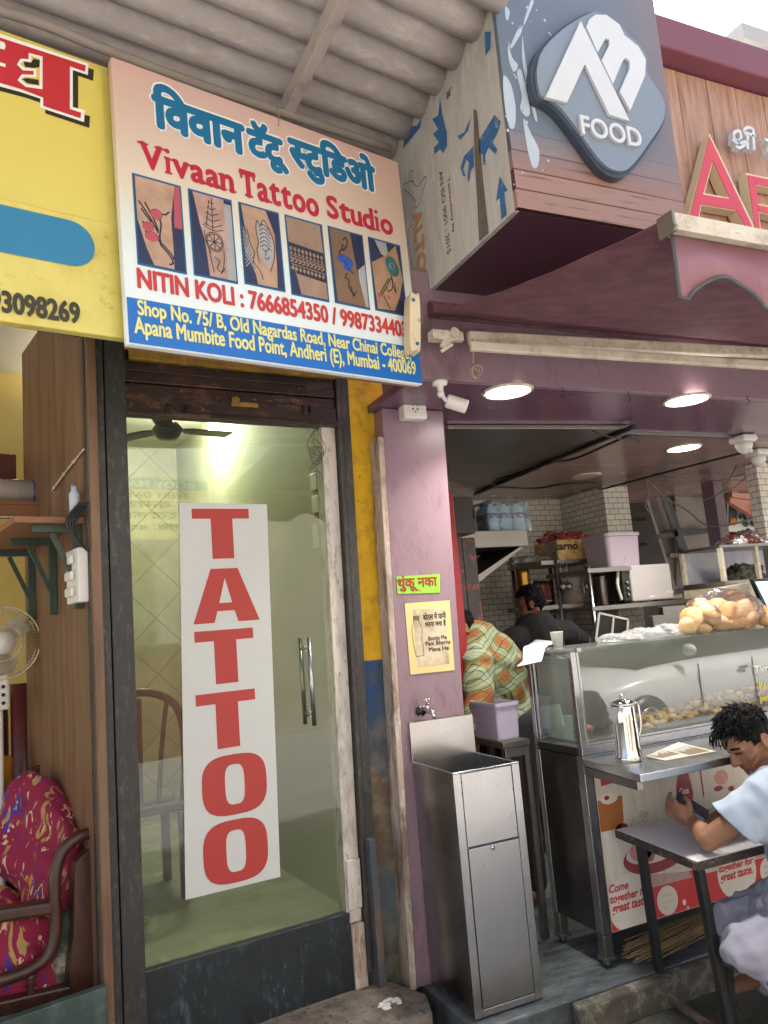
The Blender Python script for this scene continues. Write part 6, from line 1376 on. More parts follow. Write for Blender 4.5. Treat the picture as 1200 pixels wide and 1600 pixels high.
# ---------------------------------------------------------------- food shop interior
a, b = atY(703, 1000, 3.62), atY(716, 770, 3.62)
fg = thing('drinks_fridge', 'red and black drinks fridge standing just behind the mauve pillar', 'fridge', (a.x-.2, 3.62, 0))
rx = atY(716, 850, 3.62).x; zt = atY(716, 768, 3.62).z; zm = atY(722, 838, 3.7).z
mb = MB(); mb.box(1.905, rx, 3.62, 3.66, 0, zt); mb.build('red_side', M('fridge_red', '#8a1c24', .35, 0, .06, 4, 0, 5, [('#b89a96', .1, 60, .6)]), fg, bev=.01)
x2 = atY(735, 800, 3.7).x
mb = MB(); mb.box(rx+.002, x2, 3.664, 4.1, zm+.01, zt-.02); mb.ell((x2, 3.85, (zm+zt)/2), (.02, .2, (zt-zm)*.46)); mb.build('upper_bulge', K['blackplastic'], fg, bev=.02)
mb = MB(); mb.box(rx+.002, rx+.05, 3.664, 4.1, 0, zm-.01); mb.box(rx+.055, x2-.005, 3.67, 4.1, 0, zm-.012); mb.build('door', M('fridge_door_print', '#221d1d', .3, 0, .2, 6, 0, 5, [('#8a2a30', .28, 30, .6)]), fg, bev=.006)
mb = MB(); mb.box(1.93, rx-.005, 3.64, 4.1, 0, zt-.01); mb.build('cabinet', K['blackplastic'], fg)
# hood / wall shelf with water bottles
h0, h1 = atY(728, 830, 4.0), atY(826, 853, 4.0); ztop = h0.z
hd = thing('steel_hood', 'stainless extractor hood shelf with slanted underside left of the tiled wall', 'hood', (2.2, 4.0, h1.z))
mb = MB(); mb.box(1.95, h1.x, 4.0, 4.55, h1.z, ztop); mb.build('rim', K['steeld'], hd, bev=.004)
zl = atY(735, 908, 4.05).z
mb = MB(); mb.raw([(h1.x-.05, 4.02, h1.z-.001), (h1.x-.05, 4.5, h1.z-.001), (2.36, 4.5, zl), (2.36, 4.02, zl), (h1.x-.02, 4.02, h1.z-.001), (h1.x-.02, 4.5, h1.z-.001), (2.36, 4.5, zl-.05), (2.36, 4.02, zl-.05)], [(0, 1, 2, 3), (4, 7, 6, 5), (0, 3, 7, 4), (1, 5, 6, 2), (0, 4, 5, 1), (3, 2, 6, 7)]); mb.build('slanted_panel', K['steeld'], hd)
q0, q1 = atY(762, 828, 4.12), atY(817, 776, 4.12); bwd = (q1.x-q0.x); hh = q1.z-q0.z
wp = thing('water_pack', 'shrink-wrapped pack of blue water bottles on the steel hood', 'bottle pack', (q0.x+bwd/2, 4.2, ztop))
WB = M('clear_blue_plastic', '#9fc0d4', .15, 0, .1, 20, .3, 30); r_ = bwd/6
for i in range(3):
    for j in range(2):
        mb = MB(); c = (q0.x+r_*(2*i+1), 4.14+j*2*r_, ztop+.002); H_ = hh*.94
        mb.lathe([(0, 0), (r_*.9, 0), (r_*.95, .01), (r_*.95, H_*.3), (r_*.85, H_*.33), (r_*.95, H_*.36), (r_*.95, H_*.62), (r_*.8, H_*.78), (r_*.3, H_*.9), (r_*.28, H_*.94)], c, 16); bt2 = mb.build('bottle', WB, wp)
        mb = MB(); mb.lathe([(r_*.3, H_*.93), (r_*.32, H_), (0, H_)], c, 12); mb.build('cap', M('blue_cap_plastic', '#1d3f86', .4), bt2)
        mb = MB(); mb.lathe([(r_*.97, H_*.44), (r_*.97, H_*.62)], c, 16, cap=False); mb.build('label', M('navy_label', '#1c2f6e', .4, 0, .3, 40, 0, 5, [('#dfe6ee', .3, 60, .5)]), bt2)
mb = MB(); mb.box(q0.x-.008, q0.x+bwd+.008, 4.13-r_, 4.15+3*r_, ztop+.001, ztop+hh*.95)
bmesh.ops.subdivide_edges(mb.b, edges=mb.b.edges[:], cuts=10, use_grid_fill=True)
for v in mb.b.verts: v.co += Vector((noise.noise(v.co*14), noise.noise(v.co*14+Vector((4, 0, 0))), .8*noise.noise(v.co*14+Vector((0, 4, 0)))))*.012; v.co.z = max(v.co.z, ztop+.001)
mb.build('wrap', plastic_film('blue_shrink_wrap', (.86, .93, .97, 1), .12, .8, 24), wp, smooth=True)
# steel rack against the tiles
RY = 4.75; MY = 4.4
rk = thing('steel_rack', 'steel pole rack with shelves in front of the tiled wall', 'rack', atY(868, 1000, RY))
for (xt, yt, xb, yb, Y_) in ((798, 870, 806, 985, RY+.45), (866, 862, 876, 990, RY), (926, 860, 938, 945, RY), (857, 868, 861, 910, RY+.45)):
    A_, B_ = atY(xt, yt, Y_), atY(xb, yb, Y_); mb = MB(); mb.tube([A_, Vector((A_.x, Y_, .4))], .016, 10); mb.build('pole', K['steel'], rk)
for (yy_) in (872, 940):
    A_, B_ = atY(800, yy_+4, RY+.46), atY(934, yy_, RY); mb = MB(); mb.box(A_.x-.05, B_.x, RY, RY+.46, B_.z-.03, B_.z); mb.build('shelf', K['steeld'], rk)
zs1, zs2 = atY(934, 872, RY).z, atY(934, 940, RY).z
def cyl(name, label, cat, px, y0, y1, wpx, Y_, m, lid=None, fill=None, z0=None):
    A_ = atY(px, y1, Y_); T_ = atY(px, y0, Y_); Lq = atY(px-wpx/2, y1, Y_); R_ = A_.x-Lq.x; z = A_.z if z0 is None else z0; h = T_.z-z
    t = thing(name, label, cat, (A_.x, Y_, z)); mb = MB(); mb.lathe([(0, 0), (R_*.88, 0), (R_*.92, .01), (R_, h*.9), (R_*.98, h), (R_*.94, h)], (A_.x, Y_, z), 24); bd = mb.build('body', m, t)
    if lid: mb = MB(); mb.lathe([(R_*1.05, h*.9), (R_*1.07, h*.98), (R_*.9, h+.012), (0, h+.015)], (A_.x, Y_, z), 24); mb.build('lid', lid, t)
    if fill: mb = MB(); mb.lathe([(0, .012), (R_*.86, .012), (R_*.9, h*.5), (0, h*.53)], (A_.x, Y_, z), 24); mb.build('contents', fill, t)
    return t
cyl('gold_tin', 'tall gold tin on the steel rack behind the man in black', 'tin', 820, 890, 935, 20, RY+.2, M('gold_tin_metal', '#a8823f', .25, .8, .1, 5), z0=zs2)
cyl('steel_tumbler', 'small steel tumbler on the rack beside the gold tin', 'tumbler', 833, 918, 937, 9, RY+.05, K['chrome'], z0=zs2)
cyl('plastic_jar', 'clear jar of brown snacks with blue lid on the rack', 'jar', 894, 897, 939, 38, RY+.15, plastic_film('clear_jar_wall', (.93, .9, .86, 1), .25, .1, 6), M('blue_lid', '#2d6a94', .4), M('brown_snack', '#9a6a44', .7, 0, .35, 60, .5, 80), z0=zs2)
for k, (px, c, lb) in enumerate(((842, '#7d2626', 'red lidded jar at the left on the rack'), (850, '#a3532f', 'orange jar in the middle on the rack'), (858, '#6a2a2a', 'dark red jar at the right on the rack'))):
    cyl('spice_jar', lb, 'jar', px, 910, 936, 10, RY+.2, M('jar_colour_%d' % k, c, .4, 0, .2, 12), K['blackplastic'], z0=zs2)['group'] = 'spice jars on the rack'
mb = MB(); A_ = atY(855, 936, RY+.05); mb.lathe([(0, 0), (.07, 0), (.09, .03), (.092, .033)], (A_.x, RY+.1, zs2+.002), 20); tag(mb.build('steel_plates', K['chrome']), 'stack of steel plates at the front of the rack', 'plates')
for k, px in enumerate((874, 884, 912)):
    q = atY(px, 878, RY-.02); mb = MB(); mb.tube([q, q+Vector((.0, 0, -.16))], .006, 6); mb.ell(q+Vector((0, -.01, -.185)), (.032, .018, .03), None, 2); tag(mb.build('steel_ladle', K['steeld']), ('steel ladle hanging at the left of the blue-lidded jar', 'steel ladle hanging just left of the blue jar lid', 'steel ladle hanging at the right of the blue-lidded jar')[k], 'ladle', 'ladles hanging on the rack')
for k, (px, w_) in enumerate(((944, 18), (962, 15), (978, 12))):
    cyl('steel_canister', ('wide steel canister at the left under the microwave shelf', 'middle steel canister under the microwave shelf', 'narrow steel canister at the right under the microwave shelf')[k], 'canister', px, 900+3*k, 940, w_, MY+.25, K['steeld'], K['steel'], z0=atY(960, 945, 4.4).z+.001)['group'] = 'steel canisters on the oven stand'
# carton and cloth on top of the rack
A_, B_ = atY(872, 868, RY+.05), atY(912, 842, RY+.05)
cb = thing('printed_carton', 'flower-printed carton with dark lettering on the rack top', 'carton', (A_.x, RY+.05, zs1)); mb = MB(); mb.box(A_.x, B_.x, RY+.05, RY+.35, zs1+.001, B_.z); mb.build('box', M('flower_carton', '#c9a86a', .6, 0, .2, 10, 0, 5, [('#a06a34', .35, 22, .8), ('#e2d3a8', .3, 30, .6)]), cb, bev=.004)
A_, B_ = atY(852, 860, RY+.04), atY(902, 846, RY+.04); mb = MB(); text(mb, 'Sukarno', A_.x, B_.x, A_.z, B_.z, RY+.045, .01, 0, .002, 6); mb.build('lettering', M('carton_dark_print', '#2c2624', .5), cb)
A_ = atY(836, 862, RY+.1); bag('plastic_sack', 'crumpled clear sack on the rack top beside the carton', (A_.x, RY+.2, zs1), .17, .12, .055, 4.4, plastic_film('cloudy_sack', (.8, .76, .72, 1), .2, .7, 25))
A_ = atY(882, 838, RY+.2); bag('red_cloth', 'bundle of red and white checked cloth on top of the carton', (A_.x, RY+.22, atY(882, 846, RY+.2).z), .17, .12, .07, 7.7, M('red_check_cloth', '#8e2a30', .8, 0, .3, 14, .3, 40, [('#c9b5ad', .3, 40, .5)]), 'cloth')
A_ = atY(862, 830, RY+.25); bag('brown_parcel', 'small brown paper parcel on the red cloth', (A_.x+.02, RY+.3, atY(868, 838, RY+.2).z), .06, .06, .045, 2.1, M('brown_paper', '#8a6a4c', .8), 'parcel')
# oven shelf, microwave, lavender bucket
MY = 4.4
z_t = atY(960, 945, MY).z; A_, B_ = atY(925, 945, MY), atY(1085, 941, MY)
stn = thing('oven_stand', 'dark steel stand carrying the microwave oven', 'stand', (A_.x, MY, 0)); mb = MB(); mb.box(A_.x, B_.x, MY, MY+.5, z_t-.03, z_t); mb.box(A_.x, atY(986, 885, MY).x, MY, MY+.5, atY(960, 886, MY).z-.03, atY(960, 886, MY).z); mb.build('shelf', K['steeld'], stn)
for px in (928, 940, 1080):
    q = atY(px, 940, MY); mb = MB(); top_ = atY(930, 884, MY).z if px < 1000 else z_t-.03; mb.tube([(q.x, MY+.02+(.44 if px == 940 else 0), 0), (q.x, MY+.02+(.44 if px == 940 else 0), top_)], .018, 8); mb.build('pole', K['steel'], stn)
mw = thing('microwave_oven', 'pale microwave oven seen from its side on the steel stand', 'microwave', atY(1010, 942, MY))
m0, m1 = atY(990, 942, MY+.02), atY(1046, 880, MY+.02)
mb = MB(); mb.box(m0.x, m1.x, MY+.02, MY+.36, z_t+.012, m1.z); mb.build('body', M('microwave_white', '#b9b4b4', .35, 0, .05, 3), mw, bev=.01)
f0 = atY(973, 942, MY+.02); mb = MB(); mb.box(f0.x+.025, m0.x-.002, MY+.025, MY+.355, z_t+.015, m1.z-.004); fp = mb.build('front_panel', K['blackplastic'], mw, bev=.01)
mb = MB(); zc = (z_t+m1.z)/2; mb.tube(spline([(f0.x+.022, MY+.05, z_t+.03), (f0.x, MY+.05, zc), (f0.x+.022, MY+.05, m1.z-.03)], 6), .012, 8); mb.build('handle', K['white'], fp)
mb = MB()
for k, zz in enumerate((z_t+.06, z_t+.105, z_t+.15)): mb.lathe([(0, 0), (.016, 0), (.014, .012), (0, .012)], ((f0.x+m0.x)/2+.018, MY+.024, zz), 14, (0, -1, 0))
mb.build('knob', K['steeld'], fp)
A_, B_ = atY(957, 883, MY), atY(1005, 830, MY); zb_ = atY(960, 886, MY).z+.001
bk_ = tub('lavender_bucket', 'tall lavender plastic bucket stained with orange drips above the microwave', A_.x, B_.x, MY+.03, MY+.33, zb_, B_.z-zb_, M('stained_lavender', '#a89aa8', .45, 0, .06, 4, 0, 5, [('#9a7450', .16, 10, .8)]))
# bowls on the stand
def bowl(name, label, px, py, wpx, hpx, Y_, m, cat='bowl'):
    c = atY(px, py, Y_); R_ = (atY(px+wpx/2, py, Y_).x-c.x); h = atY(px, py-hpx, Y_).z-c.z
    mb = MB(); mb.lathe([(0, 0), (R_*.5, 0), (R_*.8, h*.4), (R_, h), (R_*.96, h), (R_*.75, h*.45), (R_*.4, .006), (0, .006)], (c.x, c.y, z_t+.001), 26); return tag(mb.build(name, m), label, cat)
bowl('cream_bowl', 'cream bowl holding yellow slices beside the microwave', 1033, 943, 34, 14, MY-.0+.12, M('cream_glaze', '#c9b994', .3))
mb = MB(); rr = random.Random(3); c = atY(1033, 930, MY+.12)
for k in range(9): mb.ell((c.x+rr.uniform(-.05, .05), c.y+rr.uniform(-.04, .04), z_t+.06+rr.uniform(0, .03)), (.035, .03, .01), Matrix.Rotation(rr.uniform(-.6, .6), 3, 'Y'), 2)
s_ = mb.build('yellow_slices', M('yellow_food', '#c08a2c', .5, 0, .2, 12)); tag(s_, 'yellow slices piled in the cream bowl', 'food')
bowl('white_bowl', 'small white bowl left of the cream bowl in front of the microwave', 1008, 944, 28, 9, MY+.0+.1, K['white'])
A_, B_ = atY(1050, 940, MY+.1), atY(1090, 920, MY+.1); FO = M('crinkled_foil', '#bdbab4', .25, .9, .1, 20, .9, 40)
for k in range(3):
    mb = MB(); x0 = A_.x+(B_.x-A_.x)*k*.3; mb.box(x0, x0+(B_.x-A_.x)*.42, MY+.1+.06*k, MY+.3+.06*k, z_t+.001+.045*(k == 1), z_t+.045+.045*(k == 1)-.002); tag(mb.build('foil_box', FO, bev=.008), ('foil food box at the left beside the cream bowl', 'foil food box stacked on top of the others', 'foil food box at the right beside the cream bowl')[k], 'box', 'foil boxes on the oven stand')
# black frame, boards behind the counter
mb = MB(); P = [atY(*q, 3.9) for q in ((935, 958), (980, 968), (978, 1000), (930, 1000))]; v = [p for p in P]+[p+Vector((0, .02, 0)) for p in P]; mb.raw(v, [(0, 1, 2, 3), (7, 6, 5, 4), (0, 4, 5, 1), (1, 5, 6, 2), (2, 6, 7, 3), (3, 7, 4, 0)]); bb = thing('dark_board', 'small dark framed board behind the plastic bags', 'board', P[3]); mb.build('panel', K['blackplastic'], bb)
mb = MB()
for i in range(4): mb.bar(P[i]+Vector((0, -.006, 0)), P[(i+1) % 4]+Vector((0, -.006, 0)), .012, .01, (0, 1, 0))
mb.bar(P[0].lerp(P[1], .5)+Vector((0, -.006, 0)), P[3].lerp(P[2], .5)+Vector((0, -.006, 0)), .01, .01, (0, 1, 0)); mb.build('frame', K['white'], bb)
A_, B_ = atY(1041, 990, 3.8), atY(1072, 945, 3.8); mb = MB(); mb.box(A_.x, B_.x, 3.8, 3.84, A_.z-.3, B_.z); mb.box(atY(1025, 990, 3.75).x, A_.x-.005, 3.76, 3.82, A_.z-.3, atY(1025, 962, 3.75).z); tag(mb.build('grey_cabinet', K['steeld'], bev=.005), 'grey metal cabinet behind the round steel tray', 'cabinet')
# second case with tomatoes and herbs at far right
VY = 4.1
vc = thing('vegetable_case', 'steel framed case of two shelves at far right behind the bread', 'case', atY(1130, 910, VY))
zA, zB = atY(1160, 850, VY).z, atY(1160, 906, VY).z; xA = atY(1128, 880, VY).x; xB = xA+.9
mb = MB(); mb.box(xA, xB, VY, VY+.4, zA-.02, zA); mb.box(xA, xB, VY, VY+.4, zB-.04, zB); mb.build('shelf', K['steeld'], vc)
mb = MB()
for x in (xA, xA+.36): mb.box(x, x+.03, VY+.0, VY+.03, zB, zA-.021)
mb.box(xA, xA+.03, VY+.37, VY+.4, zB, zA-.021); mb.box(xA, xB, VY+.0, VY+.4, .1, zB-.041); mb.build('frame', K['ivory'], vc)
mb = MB(); mb.box(xA+.032, xB, VY+.385, VY+.395, zB+.001, zA-.022); mb.build('back_pane', M('frosted_pane', '#a9aab8', .2, 0, .2, 10, .4, 40), vc)
TOM = M('tomato_skin', '#9c2a22', .25, 0, .12, 6); rr = random.Random(21); proto = None
tx = ['leftmost red tomato on the upper shelf', 'second red tomato from the left', 'third red tomato from the left', 'red tomato right of the middle', 'red tomato near the right edge', 'rear left red tomato in the bag', 'rear middle red tomato in the bag', 'rear right red tomato in the bag']
for k in range(8):
    px, py = ((1140, 843), (1149, 840), (1159, 838), (1169, 840), (1180, 842), (1146, 830), (1158, 828), (1172, 832))[k]; c = atY(px, py, VY+.1+(.08 if k > 4 else 0)); c.z = zA+.036+(.04 if k > 4 else 0)
    if proto is None: mb = MB(); mb.lathe([(0, -.034), (.02, -.031), (.036, -.012), (.038, .008), (.028, .027), (.01, .032), (0, .028)], (0, 0, 0), 18); proto = mb.build('tomato', TOM, loc=(0, 0, 0)); o = proto
    else: o = proto.copy(); COL.objects.link(o)
    o.location = c; o.rotation_euler = (rr.uniform(-.5, .5), rr.uniform(-.5, .5), rr.uniform(0, 6)); s_ = rr.uniform(.95, 1.25); o.scale = (s_, s_, s_); tag(o, tx[k]+' of the far right case', 'tomato', 'tomatoes in the far right case')
c = atY(1160, 842, VY+.13); bag('tomato_bag', 'clear bag around the red tomatoes at far right', (c.x, c.y, zA), .22, .13, .09, 5.2, BF)
c = atY(1170, 905, VY+.1); bag('herb_bundle', 'dark green bundle of herbs wrapped in plastic under the tomatoes', (c.x, VY+.15, zB), .19, .11, .10, 9.1, M('dark_herbs', '#3d4230', .7, 0, .4, 14, .8, 40, [('#77796a', .3, 20, .8)]), 'herbs')
# lit screen at far right
s0, s1 = atY(1180, 925, VY-.25), atY(1215, 960, VY-.25)
sc_ = thing('tablet_screen', 'bright screen in a black frame at the far right edge beside the bread bag', 'screen', s0)
mb = MB(); mb.raw([atY(*q, VY-.25) for q in ((1176, 905), (1215, 903), (1215, 965), (1200, 962))]+[p+Vector((0, .03, 0)) for p in [atY(*q, VY-.25) for q in ((1176, 905), (1215, 903), (1215, 965), (1200, 962))]], [(0, 1, 2, 3), (7, 6, 5, 4), (0, 4, 5, 1), (1, 5, 6, 2), (2, 6, 7, 3), (3, 7, 4, 0)]); mb.build('frame', K['blackplastic'], sc_)
mb = MB(); mb.raw([atY(*q, VY-.256) for q in ((1180, 909), (1215, 907), (1215, 962), (1203, 955))], [(0, 1, 2, 3)]); mb.build('display', emit('lit_display', '#bfe3e4', .5), sc_)
A_, B_ = atY(1140, 935, VY-.1), atY(1172, 908, VY-.1); mb = MB(); mb.raw([atY(*q, VY-.1) for q in ((1133, 917), (1172, 910), (1174, 940), (1120, 940))]+[p+Vector((0, .1, 0)) for p in [atY(*q, VY-.1) for q in ((1133, 917), (1172, 910), (1174, 940), (1120, 940))]], [(0, 1, 2, 3), (7, 6, 5, 4), (0, 4, 5, 1), (1, 5, 6, 2), (2, 6, 7, 3), (3, 7, 4, 0)]); tag(mb.build('cream_screen', K['ivory'], bev=.004), 'cream metal panel behind the bread bag beside the screen', 'panel')
# ---------------------------------------------------------------- people
SKIN = M('brown_skin', '#93694f', .5, 0, .08, 12, .06, 120, [('#825a45', .3, 6, 2.5)], sss=.06)
HAIR = M('black_hair', '#0d0b09', .6, 0, .3, 40, .3, 160, spec=.15)
def hand(mb, wr, fw, up, side, curl=.9, s=1.0, spread=.0):
    """palm, four bent fingers and a thumb. wr wrist, fw direction of the palm, up = back of the hand, side = thumb side"""
    fw, up = fw.normalized(), (up-fw*up.dot(fw)).normalized(); sd_ = fw.cross(up).normalized()*side
    c = wr+fw*.05*s; R3 = Matrix((fw, sd_, up)).transposed(); mb.ell(c, (.052*s, .040*s, .017*s), R3, 3); mb.cap(wr-fw*.02, c, .025*s, .024*s)
    for k, (o_, L_) in enumerate(((.030, .072), (.010, .08), (-.011, .074), (-.030, .06))):
        p = wr+fw*.088*s+sd_*o_*s; d = fw.copy(); a = 0; seg = (L_*.46, L_*.32, L_*.26); pr_ = p
        for j, sg in enumerate(seg):
            a += curl*(.55, .8, .6)[j]*(1+.06*k); d = (fw*cos(a)-up*sin(a)+sd_*spread*o_*8).normalized(); q = pr_+d*sg*s; mb.cap(pr_, q, (.0095-.001*j)*s, (.009-.0012*j)*s, 10); pr_ = q
    p = wr+fw*.022*s+sd_*.03*s; d = (fw*.62+sd_*.6-up*.45).normalized(); q = p+d*.038*s; mb.cap(p, q, .013*s, .011*s, 10); d2 = (fw*.85+sd_*.05-up*.5).normalized(); r_ = q+d2*.03*s; mb.cap(q, r_, .011*s, .0085*s, 10)
def head_parts(mb, c, fw, s=1.0, ears=True):
    fw = fw.normalized(); up = (Vector((0, 0, 1))-fw*fw.z).normalized(); lf = up.cross(fw)
    R3 = Matrix((fw, lf, up)).transposed()
    P = lambda f, l, u: c+(fw*f+lf*l+up*u)*s
    mb.ell(P(-.01, 0, .03), Vector((.098, .077, .092))*s, R3, 4); mb.ell(P(.03, 0, -.045), Vector((.058, .056, .075))*s, R3, 3)
    mb.ell(P(.058, 0, -.095), Vector((.026, .03, .022))*s, R3, 3); mb.cap(P(-.05, .055, -.05), P(.04, .035, -.092), .02*s, .018*s); mb.cap(P(-.05, -.055, -.05), P(.04, -.035, -.092), .02*s, .018*s)
    mb.cap(P(.083, 0, .01), P(.105, 0, -.032), .009*s, .0135*s); mb.ell(P(.096, .012, -.036), .009*s, None, 2); mb.ell(P(.096, -.012, -.036), .009*s, None, 2)
    mb.cap(P(.08, .015, .022), P(.068, .05, .02), .011*s, .009*s); mb.cap(P(.08, -.015, .022), P(.068, -.05, .02), .011*s, .009*s)
    mb.cap(P(.058, .045, -.03), P(.03, .06, -.02), .014*s, .012*s); mb.cap(P(.058, -.045, -.03), P(.03, -.06, -.02), .014*s, .012*s)
    mb.cap(P(.079, .018, -.064), P(.083, 0, -.062), .006*s, .008*s); mb.cap(P(.079, -.018, -.064), P(.083, 0, -.062), .006*s, .008*s); mb.cap(P(.076, .015, -.073), P(.079, 0, -.075), .006*s, .009*s); mb.cap(P(.076, -.015, -.073), P(.079, 0, -.075), .006*s, .009*s)
    if ears:
        for g in (1, -1):
            for k in range(9):
                a = -1.9+k*.52; r0 = .026
                p = P(-.022-.020*cos(a)*-1*.8, g*(.078+.008), -.005+r0*1.15*sin(a)); 
                a2 = a+.52; q = P(-.022+.020*.8*cos(a2), g*(.078+.008), -.005+r0*1.15*sin(a2)); p = P(-.022+.020*.8*cos(a), g*(.078+.008), -.005+r0*1.15*sin(a)); mb.cap(p, q, .006*s, .006*s, 8)
            mb.ell(P(-.022, g*.079, -.006), Vector((.018, .007, .028))*s, R3, 2)
    return P, R3, fw, up, lf
def hair_shell(P, R3, c, s, cut, seed=1, amp=.010):
    """thick tufted hair over the crown, sides and nape; cut(f,l,u) says where hair grows"""
    mb = MB(); mb.ell((0, 0, 0), 1, None, 6); rr = random.Random(seed)
    kill = []
    for v in mb.b.verts:
        n_ = v.co.copy(); f, l, u = n_.x*.106-.012, n_.y*.086, n_.z*.104+.032
        g = 1+.09*noise.noise(n_*5+Vector((seed, 0, 0)))+.10*abs(noise.noise(Vector((n_.x*9, n_.y*22, n_.z*9+seed))))*(1 if u > .03 else .35)
        if not cut(f, l, u): kill.append(v)
        v.co = P(f*g, l*g, u*g+.004)
    bmesh.ops.delete(mb.b, geom=kill, context='VERTS'); return mb
# --- man in a pale blue T-shirt looking at his phone
hc = atY(1167, 1157, 2.36); hf = Vector((-.83, .16, -.53))
LEL, LWR = atY(1108, 1322, 2.30), atY(1083, 1284, 2.42)
LEL.z = max(LEL.z, TZ+.055)
LSH = atY(1205, 1246, 2.14); NK = atY(1213, 1217, 2.27); CH = atY(1262, 1300, 2.16); PE = atY(1290, 1440, 2.02)
RSH = atY(1210, 1235, 2.46); REL = atY(1185, 1300, 2.62); RWR = atY(1134, 1276, 2.56)
KN = atY(1166, 1478, 2.2); HP = atY(1285, 1455, 2.08); AN = atY(1275, 1565, 2.15); KN2 = KN+Vector((.16, .20, -.01)); HP2 = HP+Vector((.02, .2, 0)); AN2 = AN+Vector((.02, .24, 0))
mb = MB(); Pm, R3, fw_, up_, lf_ = head_parts(mb, hc, hf, 1.02)
mb.cap(hc-fw_*.035-up_*.05, NK, .056, .066); mb.cap(NK, CH, .09, .13); mb.cap(CH, PE, .13, .14); mb.cap(LSH, LEL, .05, .041); mb.cap(LEL, LWR, .042, .027); mb.cap(LEL, LEL.lerp(LWR, .4), .041, .040); mb.cap(RSH, REL, .055, .042); mb.cap(REL, RWR, .042, .028); mb.cap(NK, LSH, .06, .06); mb.cap(NK, RSH, .06, .06)
mb.cap(HP, KN, .08, .06); mb.cap(KN, AN, .055, .035); mb.cap(HP2, KN2, .08, .06); mb.cap(KN2, AN2, .055, .035); mb.cap(PE, HP, .12, .1); mb.cap(PE, HP2, .12, .1); mb.cap(AN, AN+Vector((-.16, .03, -.02)), .035, .025); mb.cap(AN2, AN2+Vector((-.16, .03, -.02)), .035, .025)
PHc = atY(1084, 1263, 2.47)
hand(mb, LWR, Vector((-.25, .75, .42)), Vector((-.8, -.5, -.1)), 1, .75)
hand(mb, RWR, Vector((-.85, -.1, .2)), Vector((.1, .6, .8)), 1, 1.05)
body = remesh(mb, .0045, 4)
man = body.build('person', SKIN, loc=HP, smooth=True); tag(man, 'young man in pale blue T-shirt bent over his phone at the small table', 'person')
# brows, eyes
mb = MB()
for g in (1, -1): mb.cap(Pm(.089, g*.018, .028), Pm(.072, g*.052, .026), .0045, .003, 8)
mb.build('eyebrows', HAIR, man, smooth=True)
mb = MB()
for g in (1, -1): mb.cap(Pm(.083, g*.022, .004), Pm(.071, g*.044, .002), .004, .003, 8)
mb.build('eyelids', M('dark_lashes', '#2a1a14', .5), man, smooth=True)
def cut(f, l, u):
    if u > .075: return f < .092
    if f > .058: return False
    if u > .045: return f < .07
    if u > .0: return f < .03 or f < .045 and u > .03
    return f < -.035 and u > -.075
hs = hair_shell(Pm, R3, hc, 1.02, cut, 3)
rr = random.Random(17)
for k in range(420):       # tufts: short locks swept over the crown and fringe
    a, b = rr.uniform(-1.5, 1.5), rr.uniform(.15, 1.5)
    f, l, u = .104*cos(b)*cos(a)*(1 if rr.random() < .75 else -1)-.012, .084*cos(b)*sin(a), .102*sin(b)+.032
    if not cut(f, l, u): continue
    p = Pm(f, l, u); n_ = (p-hc).normalized(); sw = (fw_*rr.uniform(.2, .9)+lf_*rr.uniform(-.5, .5)+n_*rr.uniform(.25, .6)).normalized(); L_ = rr.uniform(.018, .04)
    hs.tube([p-n_*.004, p+sw*L_*.5+n_*.004, p+sw*L_-up_*.006], [.0035, .0028, .0008], 5)
for k in range(22):        # fringe hanging over the forehead
    l = rr.uniform(-.05, .062); p = Pm(.078, l, .085); hs.tube(spline([p, p+fw_*.02+up_*.004, p+fw_*rr.uniform(.03, .05)-up_*rr.uniform(.01, .04)+lf_*rr.uniform(-.01, .01)], 3), [.003]*3+[.002]*3+[.0006], 5)
hs.build('hair', HAIR, man, smooth=True)
SH = M('pale_blue_cotton', '#a9b7c6', .85, 0, .04, 6, .12, 300)
mb = MB(); mb.cap(NK+Vector((.01, 0, -.02)), CH, .10, .155); mb.cap(CH, PE, .145, .155); mb.cap(NK+Vector((.01, 0, -.015)), LSH+Vector((.01, 0, -.0)), .075, .085); mb.cap(NK+Vector((.01, 0, -.015)), RSH, .075, .085)
e1 = LSH.lerp(LEL, .64); mb.cap(LSH, e1, .080, .088); mb.cap(CH.lerp(LSH, .5), LSH.lerp(LEL, .4), .12, .08); e2 = RSH.lerp(REL, .62); mb.cap(RSH, e2, .08, .075); mb.cap(LSH, RSH, .09, .09)
sh_ = remesh(mb, .009, 8)
ax = (LEL-LSH).normalized(); cutp = LSH.lerp(LEL, .60)
bmesh.ops.bisect_plane(sh_.b, geom=sh_.b.verts[:]+sh_.b.edges[:]+sh_.b.faces[:], plane_co=cutp, plane_no=(ax+Vector((-.1, 0, -.35))).normalized(), clear_outer=False)
kill = [f for f in sh_.b.faces if (f.calc_center_median()-cutp).dot((ax+Vector((-.1, 0, -.35))).normalized()) > 0 and (f.calc_center_median()-LEL).length < .30 and f.calc_center_median().x < LSH.x+.02]
bmesh.ops.delete(sh_.b, geom=kill, context='FACES')
sh_.b.normal_update()
for v in sh_.b.verts:
    p = v.co; q = p-LSH; t = q.dot(ax); fold = .010*noise.noise(Vector((t*16, q.y*7, q.x*7)))+.004*noise.noise(p*24)+.012*(.5-abs(noise.noise(Vector((p.x*7+p.z*9, p.y*6, p.z*7-p.x*9))))*2.2)
    v.co += v.normal*fold
o = sh_.build('tshirt', SH, man, smooth=True, recalc=False); q = o.modifiers.new('t', 'SOLIDIFY'); q.thickness = .004; q.offset = 1
TR = M('lavender_grey_trousers', '#a9a7b4', .8, 0, .06, 6, .15, 200)
